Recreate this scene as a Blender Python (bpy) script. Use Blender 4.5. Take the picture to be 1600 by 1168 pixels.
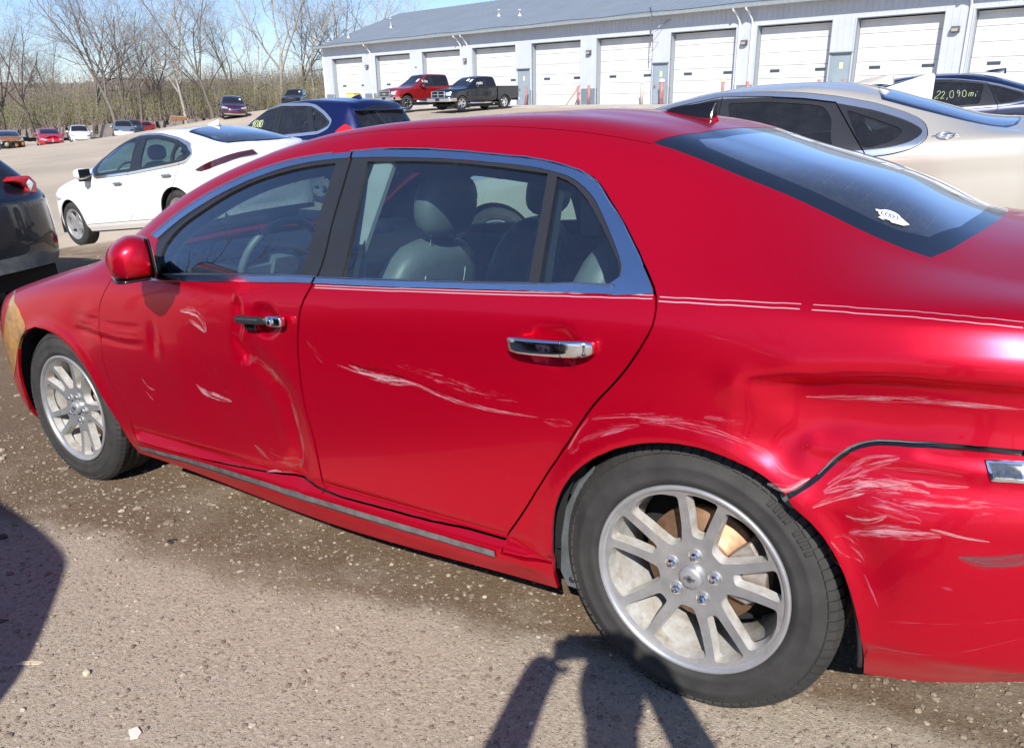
import bpy, bmesh, math, random, json
import numpy as np
from mathutils import Vector, Matrix
from mathutils.geometry import delaunay_2d_cdt
R=math.radians
scene=bpy.context.scene
for o in list(bpy.data.objects): bpy.data.objects.remove(o)
COL=scene.collection
# ---------------------------------------------------------------- camera
cam=bpy.data.objects.new('camera',bpy.data.cameras.new('camera')); COL.objects.link(cam)
CR=Vector((0.8239,0.5665,-0.0164)); CU=Vector((-0.1756,0.2825,0.9430)); CF=Vector((-0.5389,0.7740,-0.3327))
CF.normalize(); CU=(CU-CU.dot(CF)*CF).normalized(); CR=CF.cross(CU)
CAM=Vector((0.5558,-2.3850,1.4463))
cam.matrix_world=Matrix(((CR.x,CU.x,-CF.x,CAM.x),(CR.y,CU.y,-CF.y,CAM.y),(CR.z,CU.z,-CF.z,CAM.z),(0,0,0,1)))
cam.data.sensor_fit='HORIZONTAL'; cam.data.angle_x=2*math.atan(800/1235.0)
cam.data.clip_start=.05; cam.data.clip_end=3000
scene.camera=cam
# ---------------------------------------------------------------- light
SUN_EL=R(38.2); SUN_DIR=Vector((.474*math.cos(SUN_EL),-.881*math.cos(SUN_EL),math.sin(SUN_EL)))   # towards the sun
world=bpy.data.worlds.new('World'); scene.world=world; world.use_nodes=True
wn=world.node_tree.nodes; wl=world.node_tree.links
for n in list(wn): wn.remove(n)
wo=wn.new('ShaderNodeOutputWorld'); bg=wn.new('ShaderNodeBackground'); sky=wn.new('ShaderNodeTexSky')
sky.sky_type='NISHITA'; sky.sun_disc=False; sky.sun_elevation=SUN_EL
sky.sun_rotation=math.atan2(SUN_DIR.x,SUN_DIR.y); sky.altitude=200; sky.air_density=1.0; sky.dust_density=.35; sky.ozone_density=2.5
bg.inputs['Strength'].default_value=.085
tint=wn.new('ShaderNodeMix'); tint.data_type='RGBA'; tint.blend_type='MULTIPLY'; tint.inputs[0].default_value=1; tint.inputs[7].default_value=(.85,.93,1.16,1)
wl.new(sky.outputs[0],tint.inputs[6]); wl.new(tint.outputs[2],bg.inputs[0]); wl.new(bg.outputs[0],wo.inputs[0])
sun=bpy.data.objects.new('sun',bpy.data.lights.new('sun','SUN')); COL.objects.link(sun)
sun.data.energy=4.3; sun.data.angle=R(.53); sun.data.color=(1,.955,.89)
sun.rotation_euler=(-SUN_DIR).to_track_quat('-Z','Y').to_euler()
vs=scene.view_settings; vs.view_transform='Standard'; vs.look='None'; vs.exposure=.70; vs.gamma=1; vs.use_curve_mapping=False
scene.render.engine='CYCLES'
scene.cycles.caustics_reflective=False; scene.cycles.caustics_refractive=False; scene.cycles.max_bounces=10; scene.cycles.transparent_max_bounces=24; scene.cycles.glossy_bounces=5; scene.cycles.diffuse_bounces=3; scene.cycles.transmission_bounces=4
rnd=random.Random(7); nr=np.random.RandomState(7)

# ---------------------------------------------------------------- materials
def newmat(name):
    m=bpy.data.materials.new(name); m.use_nodes=True; nt=m.node_tree
    b=nt.nodes['Principled BSDF']; return m,nt,b
def noise(nt,scale,detail=4,rough=.6,coord='Object',vec=None,dist=0):
    n=nt.nodes.new('ShaderNodeTexNoise'); n.inputs['Scale'].default_value=scale; n.inputs['Detail'].default_value=detail; n.inputs['Roughness'].default_value=rough; n.inputs['Distortion'].default_value=dist
    if vec is None:
        tc=nt.nodes.new('ShaderNodeTexCoord'); vec=tc.outputs[coord]
    nt.links.new(vec,n.inputs['Vector']); return n
def ramp(nt,src,stops):
    r=nt.nodes.new('ShaderNodeValToRGB'); e=r.color_ramp.elements
    while len(e)<len(stops): e.new(.5)
    for k,(p,c) in enumerate(stops):
        e[k].position=p; e[k].color=(c if hasattr(c,'__len__') else (c,c,c))[:3]+(1,) if hasattr(c,'__len__') else (c,c,c,1)
    nt.links.new(src,r.inputs[0]); return r
def bump(nt,b,src,strength,dist=.01):
    n=nt.nodes.new('ShaderNodeBump'); n.inputs['Strength'].default_value=strength; n.inputs['Distance'].default_value=dist
    nt.links.new(src,n.inputs['Height']); nt.links.new(n.outputs[0],b.inputs['Normal']); return n
def mixc(nt,fac,a,b):
    m=nt.nodes.new('ShaderNodeMix'); m.data_type='RGBA'
    if hasattr(fac,'links') or hasattr(fac,'is_output'): nt.links.new(fac,m.inputs[0])
    else: m.inputs[0].default_value=fac
    for s,v in ((6,a),(7,b)):
        if hasattr(v,'is_output'): nt.links.new(v,m.inputs[s])
        else: m.inputs[s].default_value=tuple(v)[:3]+(1,)
    return m.outputs[2]
def math_(nt,op,a,b=None,c=None,clamp=False):
    n=nt.nodes.new('ShaderNodeMath'); n.operation=op; n.use_clamp=clamp
    for i,v in enumerate((a,b,c)):
        if v is None: continue
        if hasattr(v,'is_output'): nt.links.new(v,n.inputs[i])
        else: n.inputs[i].default_value=v
    return n.outputs[0]
def plain(name,col,rough=.5,metal=0,var=.12,scale=6,bmp=0,bscale=60,coat=0,spec=None):
    m,nt,b=newmat(name)
    n=noise(nt,scale,5)
    c1=tuple(max(0,x*(1-var)) for x in col); c2=tuple(min(1,x*(1+var)) for x in col)
    r=ramp(nt,n.outputs[0],[(.3,c1),(.7,c2)]); nt.links.new(r.outputs[0],b.inputs['Base Color'])
    b.inputs['Roughness'].default_value=rough; b.inputs['Metallic'].default_value=metal
    if coat: b.inputs['Coat Weight'].default_value=coat; b.inputs['Coat Roughness'].default_value=.04
    if spec is not None: b.inputs['Specular IOR Level'].default_value=spec
    if bmp:
        n2=noise(nt,bscale,4); bump(nt,b,n2.outputs[0],bmp,.004)
    return m
def paint(name,col,metal=.45,rough=.38,coat=1.,dust=.12,dustcol=(.33,.27,.21),flake=.0,coatrough=.03,zr=(.15,.6),coatior=1.5):
    # car paint: pigment under clear coat, road dust thickest low on the body
    m,nt,b=newmat(name)
    tc=nt.nodes.new('ShaderNodeTexCoord'); sp=nt.nodes.new('ShaderNodeSeparateXYZ'); nt.links.new(tc.outputs['Object'],sp.inputs[0])
    n=noise(nt,3.2,6,.65); n2=noise(nt,26,4,.6)
    z=nt.nodes.new('ShaderNodeMapRange'); z.inputs[1].default_value=zr[0]; z.inputs[2].default_value=zr[1]; z.inputs[3].default_value=1; z.inputs[4].default_value=.12
    nt.links.new(sp.outputs[2],z.inputs[0])
    f=math_(nt,'MULTIPLY',z.outputs[0],math_(nt,'MULTIPLY',n.outputs[0],n2.outputs[0])); f=math_(nt,'MULTIPLY',f,dust*4,clamp=True)
    c=mixc(nt,f,col,dustcol); nt.links.new(c,b.inputs['Base Color'])
    b.inputs['Metallic'].default_value=metal; b.inputs['Roughness'].default_value=rough
    b.inputs['Coat Weight'].default_value=coat; b.inputs['Coat IOR'].default_value=coatior
    cr=math_(nt,'MULTIPLY_ADD',f,.5,coatrough); nt.links.new(cr,b.inputs['Coat Roughness'])
    if flake:
        v=nt.nodes.new('ShaderNodeTexVoronoi'); v.inputs['Scale'].default_value=900; nt.links.new(tc.outputs['Object'],v.inputs['Vector'])
        bp=nt.nodes.new('ShaderNodeBump'); bp.inputs['Strength'].default_value=flake; bp.inputs['Distance'].default_value=.0004
        nt.links.new(v.outputs['Distance'],bp.inputs['Height']); nt.links.new(bp.outputs[0],b.inputs['Normal'])
    return m
def glassmat(name,tint=(.55,.70,.70),gloss=1.0,dustv=.02):
    m=bpy.data.materials.new(name); m.use_nodes=True; nt=m.node_tree
    for n in list(nt.nodes): nt.nodes.remove(n)
    out=nt.nodes.new('ShaderNodeOutputMaterial'); tr=nt.nodes.new('ShaderNodeBsdfTransparent'); tr.inputs[0].default_value=tint+(1,)
    gl=nt.nodes.new('ShaderNodeBsdfGlossy'); gl.inputs['Roughness'].default_value=.008; gl.inputs[0].default_value=(.95,.98,1,1)
    fr=nt.nodes.new('ShaderNodeFresnel'); ge=nt.nodes.new('ShaderNodeNewGeometry'); nt.links.new(math_(nt,'MULTIPLY_ADD',ge.outputs['Backfacing'],1/1.52-1.52,1.52),fr.inputs[0])
    f=math_(nt,'MULTIPLY',fr.outputs[0],1.55*gloss,clamp=True)
    mx=nt.nodes.new('ShaderNodeMixShader'); nt.links.new(f,mx.inputs[0]); nt.links.new(tr.outputs[0],mx.inputs[1]); nt.links.new(gl.outputs[0],mx.inputs[2])
    df=nt.nodes.new('ShaderNodeBsdfDiffuse'); df.inputs[0].default_value=(.45,.43,.40,1)
    n=noise(nt,9,6,.7); n2=noise(nt,160,2,.5)
    d=math_(nt,'MULTIPLY',math_(nt,'MULTIPLY',n.outputs[0],n2.outputs[0]),dustv*4,clamp=True)
    m2=nt.nodes.new('ShaderNodeMixShader'); nt.links.new(d,m2.inputs[0]); nt.links.new(mx.outputs[0],m2.inputs[1]); nt.links.new(df.outputs[0],m2.inputs[2])
    nt.links.new(m2.outputs[0],out.inputs[0]); return m
def scuffmat(name,col,dens=.5,fu=6,fv=60,rough=.5,streak=True):
    # paint transfer / scratches: streaky coverage along the mark
    m,nt,b=newmat(name); out=[n for n in nt.nodes if n.type=='OUTPUT_MATERIAL'][0]
    b.inputs['Base Color'].default_value=col+(1,); b.inputs['Roughness'].default_value=rough
    uv=nt.nodes.new('ShaderNodeUVMap'); sp=nt.nodes.new('ShaderNodeSeparateXYZ'); nt.links.new(uv.outputs[0],sp.inputs[0])
    mp=nt.nodes.new('ShaderNodeMapping'); nt.links.new(uv.outputs[0],mp.inputs[0]); mp.inputs['Scale'].default_value=(fu,fv,1)
    n=noise(nt,1,5,.7,vec=mp.outputs[0],dist=.35)
    mp2=nt.nodes.new('ShaderNodeMapping'); nt.links.new(uv.outputs[0],mp2.inputs[0]); mp2.inputs['Scale'].default_value=(14,5,1)
    n2=noise(nt,1,5,.75,vec=mp2.outputs[0],dist=.8)
    # v from 0..1 -> falloff towards the rim of the mark
    a=math_(nt,'ABSOLUTE',math_(nt,'MULTIPLY_ADD',sp.outputs[1],2,-1)); fall=math_(nt,'SUBTRACT',1,math_(nt,'POWER',a,3.))
    s=math_(nt,'MULTIPLY',math_(nt,'MULTIPLY_ADD',math_(nt,'ADD',n.outputs[0],n2.outputs[0]),.9,-.40),fall)
    th=nt.nodes.new('ShaderNodeMapRange'); th.inputs[1].default_value=.80-dens*.5; th.inputs[2].default_value=1.10-dens*.5; nt.links.new(s,th.inputs[0])
    tr=nt.nodes.new('ShaderNodeBsdfTransparent'); mx=nt.nodes.new('ShaderNodeMixShader')
    nt.links.new(math_(nt,'MULTIPLY',th.outputs[0],.72 if dens<1 else 1.),mx.inputs[0]); nt.links.new(tr.outputs[0],mx.inputs[1]); nt.links.new(b.outputs[0],mx.inputs[2]); nt.links.new(mx.outputs[0],out.inputs[0])
    return m
M={}
M['red_paint']=paint('red_paint',(.60,.0,.022),metal=.64,rough=.29,dust=.010,flake=.05,coatior=1.40,coat=.36)
M['white_paint']=paint('white_paint',(.80,.80,.79),metal=0,rough=.4,dust=.05)
M['gold_paint']=paint('champagne_paint',(.56,.52,.45),metal=.4,rough=.34,dust=.08,flake=.08)
M['blue_paint']=paint('blue_paint',(.004,.009,.075),metal=.45,rough=.34,dust=.03)
M['navy_paint']=paint('navy_paint',(.008,.012,.045),metal=.35,rough=.34,dust=.02)
M['slate_paint']=paint('slate_paint',(.008,.011,.018),metal=.4,rough=.36,dust=.05)
M['black_paint']=paint('black_paint',(.008,.010,.016),metal=.2,rough=.3,dust=.05)
M['maroon_paint']=paint('maroon_paint',(.075,.012,.025),metal=.45,rough=.35,dust=.08)
M['truck_red_paint']=paint('truck_red_paint',(.33,.012,.015),metal=.4,rough=.35,dust=.05)
M['bright_red_paint']=paint('bright_red_paint',(.55,.008,.03),metal=.2,rough=.35,dust=.05)
M['silver_paint']=paint('silver_blue_paint',(.32,.36,.41),metal=.6,rough=.33,dust=.06)
M['darkblue_paint']=paint('dark_blue_grey_paint',(.03,.045,.07),metal=.4,rough=.36,dust=.05)
M['rust']=plain('rusty_burnt_metal',(.25,.11,.045),.85,.3,var=.6,scale=9,bmp=.5)
M['burnt']=plain('burnt_grey_metal',(.30,.26,.22),.8,.2,var=.4,scale=7)
M['chrome']=plain('chrome',(.78,.80,.83),.07,1,var=.03)
M['satin']=plain('satin_bright_trim',(.72,.80,.90),.16,1,var=.05)
M['bright']=plain('bright_window_trim',(.90,.93,.96),.18,.9,var=.04)
M['dulltrim']=plain('scuffed_trim',(.36,.37,.42),.38,.9,var=.35,scale=30)
M['blackplastic']=plain('black_plastic',(.018,.018,.02),.42,0,var=.2,bmp=.08,bscale=300)
M['glossblack']=plain('gloss_black',(.008,.008,.010),.12,0)
M['pillar']=plain('satin_black_pillar',(.022,.023,.027),.34,0,var=.1)
M['greyplastic']=plain('grey_plastic_liner',(.085,.095,.10),.6,0,var=.35,scale=14,bmp=.2,bscale=90)
M['darkliner']=plain('dark_liner',(.008,.008,.009),.85)
M['under']=plain('underbody_black',(.012,.011,.010),.9)
M['rubber']=plain('tyre_rubber',(.029,.028,.027),.78,0,var=.35,scale=12,bmp=.15,bscale=140)
M['alloy']=plain('alloy_machined',(.44,.44,.45),.34,.6,var=.12,scale=20)
M['alloyface']=plain('alloy_face',(.58,.58,.58),.25,.75,var=.15,scale=22); M['alloydirty']=None; M['alloyclean']=plain('alloy_silver_paint',(.55,.56,.57),.4,.5,var=.1)
M['rotor']=plain('rusty_brake_rotor',(.34,.20,.12),.5,.65,var=.45,scale=18)
M['rustorange']=plain('rust_orange_hub',(.50,.19,.05),.8,.2,var=.4,scale=25)
M['caliper']=plain('brake_caliper_cast',(.38,.33,.29),.6,.6,var=.35,scale=30,bmp=.3,bscale=80)
M['glass']=glassmat('tinted_side_glass',(.66,.83,.81),2.1,.010)
M['backglass']=glassmat('tinted_back_glass',(.60,.72,.74),1.9,.05)
M['darkglass']=glassmat('privacy_glass',(.10,.13,.15),1.0,.03)
M['volt_glass']=glassmat('green_side_glass',(.46,.66,.62),1.0,.02)
M['blackedge']=plain('black_glass_border',(.010,.014,.024),.06,0,coat=.5)
M['leather']=plain('grey_leather',(.13,.14,.145),.42,0,var=.12,scale=8,bmp=.2,bscale=220)
M['darkseat']=plain('charcoal_seat',(.03,.032,.036),.6,0,bmp=.2,bscale=200)
M['piping']=plain('pale_piping',(.55,.55,.53),.5)
M['dash']=plain('dark_dashboard',(.025,.027,.03),.5,0,bmp=.2,bscale=260)
M['tan']=plain('tan_trim',(.42,.35,.24),.6)
M['headliner']=plain('grey_headliner',(.30,.31,.31),.9)
M['carpet']=plain('dark_carpet',(.02,.02,.022),.95)
M['lamp_red']=plain('red_lamp_lens',(.50,.012,.018),.10,0,var=.25,scale=40,coat=.6)
M['lamp_dark']=plain('smoked_red_lamp',(.055,.008,.014),.10,0,var=.4,scale=30,coat=.6)
M['lamp_amber']=plain('amber_lamp_lens',(.75,.25,.03),.15,0,var=.3,scale=30,coat=.5)
M['lamp_clear']=plain('clear_lamp_lens',(.62,.64,.66),.10,.5,var=.35,scale=45,coat=.6)
M['lamp_yellowed']=plain('yellowed_lamp_lens',(.44,.22,.05),.16,.35,var=.75,scale=7,coat=.8)  # yellowed lens; strong blotches put its swirls and reflections into the colour
M['paper']=plain('white_paper',(.80,.80,.78),.8)
M['marker']=plain('yellow_grease_marker',(.50,.56,.30),.7)
M['marker_white']=plain('white_grease_marker',(.75,.78,.78),.7)
M['decal_white']=plain('white_decal',(.74,.80,.78),.6)
M['lens_dark']=plain('dark_lens_insert',(.05,.06,.08),.12,0,var=.5,scale=120,coat=.5)
M['skin']=plain('skin',(.55,.36,.27),.5); M['jacket']=plain('navy_jacket',(.03,.04,.07),.9); M['jeans']=plain('blue_jeans',(.06,.09,.16),.9); M['hair']=plain('dark_hair',(.03,.02,.015),.6); M['shoe']=plain('black_shoe',(.02,.02,.02),.6)
def alloydirty():
    m,nt,b=newmat('alloy_painted_brake_dust')
    n=noise(nt,14,6,.7); n2=noise(nt,4,4,.6)
    c=ramp(nt,n.outputs[0],[(.28,(.30,.22,.13)),(.44,(.50,.47,.41)),(.60,(.64,.64,.63))]); nt.links.new(c.outputs[0],b.inputs['Base Color'])
    b.inputs['Metallic'].default_value=.3; b.inputs['Roughness'].default_value=.45; bump(nt,b,n.outputs[0],.15,.002); return m
M['alloydirty']=alloydirty()
M['s_white']=scuffmat('scuff_white',(.70,.55,.60),.70,9,7)
M['s_pink']=scuffmat('scuff_pink',(.62,.22,.30),.66,8,8)
M['s_fine']=scuffmat('scratches_fine',(.60,.24,.31),.54,6,11)
M['s_dense']=scuffmat('scuff_dense',(.68,.36,.43),.74,10,7)
M['s_grey']=scuffmat('scuff_grey_primer',(.10,.07,.08),.92,4,5)
M['s_thin']=scuffmat('scratch_line',(.70,.45,.48),.95,6,4)
M['s_brown']=scuffmat('brown_smear',(.30,.17,.14),.60,3,5,rough=.9)  # matte brown streaks, laid along the front door dents
M['s_stripe']=plain('silver_pinstripe',(.66,.40,.46),.35,.4)
def fin_(name,o,mat,parent=None):
    return o

# ---------------------------------------------------------------- object helpers
def link(o,parent=None):
    COL.objects.link(o)
    if parent is not None: o.parent=parent
    return o
def tag(o,label=None,cat=None,group=None,kind=None):
    if label: o['label']=label
    if cat: o['category']=cat
    if group: o['group']=group
    if kind: o['kind']=kind
    return o
def empty(name,loc=(0,0,0),rot=(0,0,0),parent=None,size=.2):
    o=bpy.data.objects.new(name,None); o.location=loc; o.rotation_euler=rot; o.empty_display_size=size; return link(o,parent)
class MB:
    def __init__(s): s.v=[]; s.f=[]; s.m=[]; s.smooth=[]
    def add(s,v,f,mi=0,sm=False):
        k=len(s.v); s.v+= [tuple(map(float,p)) for p in v]; s.f+=[tuple(k+i for i in q) for q in f]; s.m+=[mi]*len(f); s.smooth+=[sm]*len(f)
    def box(s,a,b,mi=0,T=None):
        x0,y0,z0=a; x1,y1,z1=b
        v=[(x0,y0,z0),(x1,y0,z0),(x1,y1,z0),(x0,y1,z0),(x0,y0,z1),(x1,y0,z1),(x1,y1,z1),(x0,y1,z1)]
        if T: v=[T(p) for p in v]
        s.add(v,[(0,3,2,1),(4,5,6,7),(0,1,5,4),(1,2,6,5),(2,3,7,6),(3,0,4,7)],mi)
    def tube(s,pts,rad,n=8,mi=0,cap=True,sm=True):
        pts=[Vector(p) for p in pts]; rad=[rad]*len(pts) if not hasattr(rad,'__len__') else rad
        rings=[]; up=Vector((0,0,1)); prev=None
        for i,p in enumerate(pts):
            d=(pts[min(i+1,len(pts)-1)]-pts[max(i-1,0)]).normalized()
            if prev is None:
                a=d.cross(up) if abs(d.dot(up))<.95 else d.cross(Vector((1,0,0)))
            else: a=prev-prev.dot(d)*d
            a.normalize(); prev=a; b=d.cross(a)
            rings.append([p+(a*math.cos(2*math.pi*k/n)+b*math.sin(2*math.pi*k/n))*rad[i] for k in range(n)])
        v=[q for r in rings for q in r]; f=[]
        for i in range(len(rings)-1):
            for k in range(n): f.append((i*n+k,i*n+(k+1)%n,(i+1)*n+(k+1)%n,(i+1)*n+k))
        if cap: f.append(tuple(range(n))[::-1]); f.append(tuple((len(rings)-1)*n+k for k in range(n)))
        s.add(v,f,mi,sm)
    def lathe(s,prof,n=48,axis='y',mi=0,sm=True,c=(0,0,0),ang=(0,2*math.pi),flip=False):
        # prof: list of (radius, along)
        full=abs(ang[1]-ang[0]-2*math.pi)<1e-6; m=n if full else n+1
        v=[];f=[]
        for k in range(m):
            a=ang[0]+(ang[1]-ang[0])*k/n; ca,sa=math.cos(a),math.sin(a)
            for r_,h in prof:
                p={'y':(c[0]+r_*ca,c[1]+h,c[2]+r_*sa),'z':(c[0]+r_*ca,c[1]+r_*sa,c[2]+h),'x':(c[0]+h,c[1]+r_*ca,c[2]+r_*sa)}[axis]; v.append(p)
        L=len(prof)
        for k in range(n):
            k2=(k+1)%m
            for i in range(L-1):
                q=(k*L+i,k2*L+i,k2*L+i+1,k*L+i+1); f.append(q[::-1] if flip else q)
        s.add(v,f,mi,sm)
    def prism(s,poly,z0,z1,T=None,mi=0):
        n=len(poly); v=[(x,y,z0) for x,y in poly]+[(x,y,z1) for x,y in poly]
        if T: v=[T(p) for p in v]
        s.add(v,[tuple(range(n))[::-1],tuple(range(n,2*n))]+[(i,(i+1)%n,n+(i+1)%n,n+i) for i in range(n)],mi)
    def build(s,name,mats,parent=None,loc=None,rot=None,bevel=0,seg=1,weld=False):
        me=bpy.data.meshes.new(name); me.from_pydata(s.v,[],s.f)
        if not isinstance(mats,(list,tuple)): mats=[mats]
        for m in mats: me.materials.append(m)
        me.polygons.foreach_set('material_index',s.m); me.polygons.foreach_set('use_smooth',s.smooth); me.update()
        if weld or bevel:
            bm=bmesh.new(); bm.from_mesh(me); bmesh.ops.remove_doubles(bm,verts=bm.verts,dist=1e-5)
            if bevel:
                es=[e for e in bm.edges if len(e.link_faces)==2 and e.calc_face_angle(0)>.5]
                bmesh.ops.bevel(bm,geom=es,offset=bevel,segments=seg,profile=.5,affect='EDGES',clamp_overlap=True)
            bmesh.ops.recalc_face_normals(bm,faces=bm.faces)
            bm.to_mesh(me); bm.free()
        o=bpy.data.objects.new(name,me)
        if loc is not None: o.location=loc
        if rot is not None: o.rotation_euler=rot
        return link(o,parent)
def subdivbox(name,mat,parent,size,loc,rot=(0,0,0),shape=None,lv=3,crease=0):
    # rounded cushion-like block
    bm=bmesh.new(); bmesh.ops.create_cube(bm,size=2)
    bmesh.ops.subdivide_edges(bm,edges=bm.edges[:],cuts=5,use_grid_fill=True)
    p_=crease or 4.
    for v in bm.verts:
        c=v.co; l=(abs(c.x)**p_+abs(c.y)**p_+abs(c.z)**p_)**(1/p_); c=c/l
        q=Vector((c.x*size[0]/2,c.y*size[1]/2,c.z*size[2]/2))
        if shape: q=shape(q,c)
        v.co=q
    for f in bm.faces: f.smooth=True
    me=bpy.data.meshes.new(name); bm.to_mesh(me); bm.free(); me.materials.append(mat)
    o=bpy.data.objects.new(name,me); o.location=loc; o.rotation_euler=rot; return link(o,parent)
def copy_tree(o,parent=None):
    c=o.copy(); COL.objects.link(c); c.parent=parent
    for ch in list(o.children): copy_tree(ch,c)
    return c
def pchip(xk,yk,x):
    xk=np.asarray(xk,float); yk=np.asarray(yk,float); x=np.asarray(x,float)
    h=np.diff(xk); sh=(slice(None),)+(None,)*(yk.ndim-1)
    d=np.diff(yk,axis=0)/h[sh]
    m=np.zeros_like(yk)
    if len(xk)>2:
        a,b=d[:-1],d[1:]; w1=(2*h[1:]+h[:-1])[sh]; w2=(h[1:]+2*h[:-1])[sh]
        with np.errstate(divide='ignore',invalid='ignore'):
            mm=(w1+w2)/(w1/a+w2/b)
        m[1:-1]=np.where(a*b>0,mm,0)
    m[0]=d[0]; m[-1]=d[-1]
    i=np.clip(np.searchsorted(xk,x,side='right')-1,0,len(xk)-2)
    t=((x-xk[i])/h[i]); 
    if yk.ndim>1: t=t.reshape(t.shape+(1,)*(yk.ndim-1)); hh=h[i].reshape(t.shape)
    else: hh=h[i]
    return (yk[i]*(1+2*t)*(1-t)**2+m[i]*hh*t*(1-t)**2+yk[i+1]*t*t*(3-2*t)+m[i+1]*hh*t*t*(t-1))
def catm(yk,t,ten=None):
    # catmull-rom over integer knots (axis1), yk [N,K,3], t array -> [N,T,3]; ten[k] scales tangent
    K=yk.shape[1]; m=np.zeros_like(yk)
    m[:,1:-1]=(yk[:,2:]-yk[:,:-2])*.5
    m[:,0]=yk[:,1]-yk[:,0]; m[:,-1]=yk[:,-1]-yk[:,-2]
    m[:,-1,2]=0
    # limit tangent by adjacent chord lengths
    c=np.linalg.norm(np.diff(yk,axis=1),axis=2)
    ml=np.linalg.norm(m,axis=2)+1e-9
    lim=np.ones_like(ml)*9
    lim[:,1:-1]=np.minimum(c[:,1:],c[:,:-1])*1.5
    m*=np.minimum(1,lim/ml)[:,:,None]
    if ten is not None: m*=np.asarray(ten)[None,:,None]
    i=np.clip(t.astype(int),0,K-2); f=(t-i)[None,:,None]
    return yk[:,i]*(1+2*f)*(1-f)**2+m[:,i]*f*(1-f)**2+yk[:,i+1]*f*f*(3-2*f)+m[:,i+1]*f*f*(f-1)
class Shell:
    # lines: list of K lists [(x,y,z),...] (y>=0 half width); faces -x, left side is -y
    def __init__(s,lines,nf=.45,nr=.45,pf=2.6,pr=2.8,leanf=(0,.5),leanr=(0,.5),nx=420,nt=220,ten=None,disp=None,rounds=(1.,1.)):
        x0=min(l[0][0] for l in lines); x1=max(l[-1][0] for l in lines)
        # stations: denser at ends
        a=np.linspace(0,1,nx)
        w=x0+(x1-x0)*a
        fe=np.linspace(0,1,40)[:-1]; 
        front=x0+nf*(1-np.cos(fe*np.pi/2)); rear=x1-nr*(1-np.cos(fe[::-1]*np.pi/2))
        mid=w[(w>x0+nf)&(w<x1-nr)]
        X=np.concatenate([front,mid,rear]); s.X=X
        K=len(lines); L=np.zeros((len(X),K,3))
        for k,l in enumerate(lines):
            l=np.array(l,float); L[:,k,0]=X
            xc=np.clip(X,l[0,0],l[-1,0])
            L[:,k,1]=pchip(l[:,0],l[:,1],xc); L[:,k,2]=pchip(l[:,0],l[:,2],xc)
        # plan rounding
        ef=np.clip((x0+nf-X)/nf,0,1); er=np.clip((X-(x1-nr))/nr,0,1)
        e=(1-ef**pf)**(1/pf)*rounds[0]+(1-rounds[0]); e2=(1-er**pr)**(1/pr)*rounds[1]+(1-rounds[1])
        L[:,:,1]*=(e*e2)[:,None]
        # lean
        z=L[:,:,2]
        L[:,:,0]+= (ef[:,None]**1.5)*leanf[0]*(z-leanf[1])**2 - (er[:,None]**1.5)*leanr[0]*(z-leanr[1])**2
        s.T=np.linspace(0,K-1,nt)
        G=catm(L,s.T,ten); G[:,:,1]*=-1   # left side negative y
        s.P=G
        if disp is not None:
            s.calcn(); d=disp(s.P); s.P=s.P+s.N*d[...,None]
        s.calcn()
        seg=np.linalg.norm(np.diff(s.P,axis=1),axis=2).mean(0); s.V=np.concatenate([[0],np.cumsum(seg)])
        seg=np.linalg.norm(np.diff(s.P,axis=0),axis=2).max(1); s.U=np.concatenate([[0],np.cumsum(seg)])
    def calcn(s):
        du=np.gradient(s.P,axis=0); dv=np.gradient(s.P,axis=1)
        n=np.cross(du,dv); l=np.linalg.norm(n,axis=2,keepdims=True)
        bad=l[...,0]<1e-12
        n=n/np.maximum(l,1e-12)
        # orientation outward: at side should be -y
        i=s.P.shape[0]//2; j=s.P.shape[1]//3
        if n[i,j,1]>0: n=-n
        c=np.array([0,0,.6]); 
        s.N=n
    def ev(s,uv):
        uv=np.atleast_2d(uv)
        a=np.interp(uv[:,0],s.U,np.arange(len(s.U))); b=np.interp(uv[:,1],s.V,np.arange(len(s.V)))
        i=np.clip(a.astype(int),0,len(s.U)-2); j=np.clip(b.astype(int),0,len(s.V)-2)
        f=(a-i)[:,None]; g=(b-j)[:,None]
        def bl(A): return A[i,j]*(1-f)*(1-g)+A[i+1,j]*f*(1-g)+A[i,j+1]*(1-f)*g+A[i+1,j+1]*f*g
        n=bl(s.N); n/=np.maximum(np.linalg.norm(n,axis=1,keepdims=True),1e-9)
        return bl(s.P),n
    def inv(s,q,proj,mask=None):
        # q [M,2]; proj: function P(...,3)->(...,2). returns uv
        Q=proj(s.P); out=[]
        if mask is None: mask=np.ones(Q.shape[:2],bool)
        for p in np.atleast_2d(q):
            d=((Q-p)**2).sum(-1); d=np.where(mask,d,1e12)
            k=np.argmin(d); i,j=np.unravel_index(k,d.shape)
            i0=min(max(i,1),Q.shape[0]-2); j0=min(max(j,1),Q.shape[1]-2)
            Ju=(Q[i0+1,j0]-Q[i0-1,j0])/2; Jv=(Q[i0,j0+1]-Q[i0,j0-1])/2
            J=np.array([Ju,Jv]).T
            try: st=np.linalg.solve(J,p-Q[i0,j0])
            except Exception: st=np.zeros(2)
            st=np.clip(st,-1.5,1.5)
            a=np.clip(i0+st[0],0,Q.shape[0]-1); b=np.clip(j0+st[1],0,Q.shape[1]-1)
            out.append((np.interp(a,np.arange(len(s.U)),s.U),np.interp(b,np.arange(len(s.V)),s.V)))
        return np.array(out)
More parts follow.
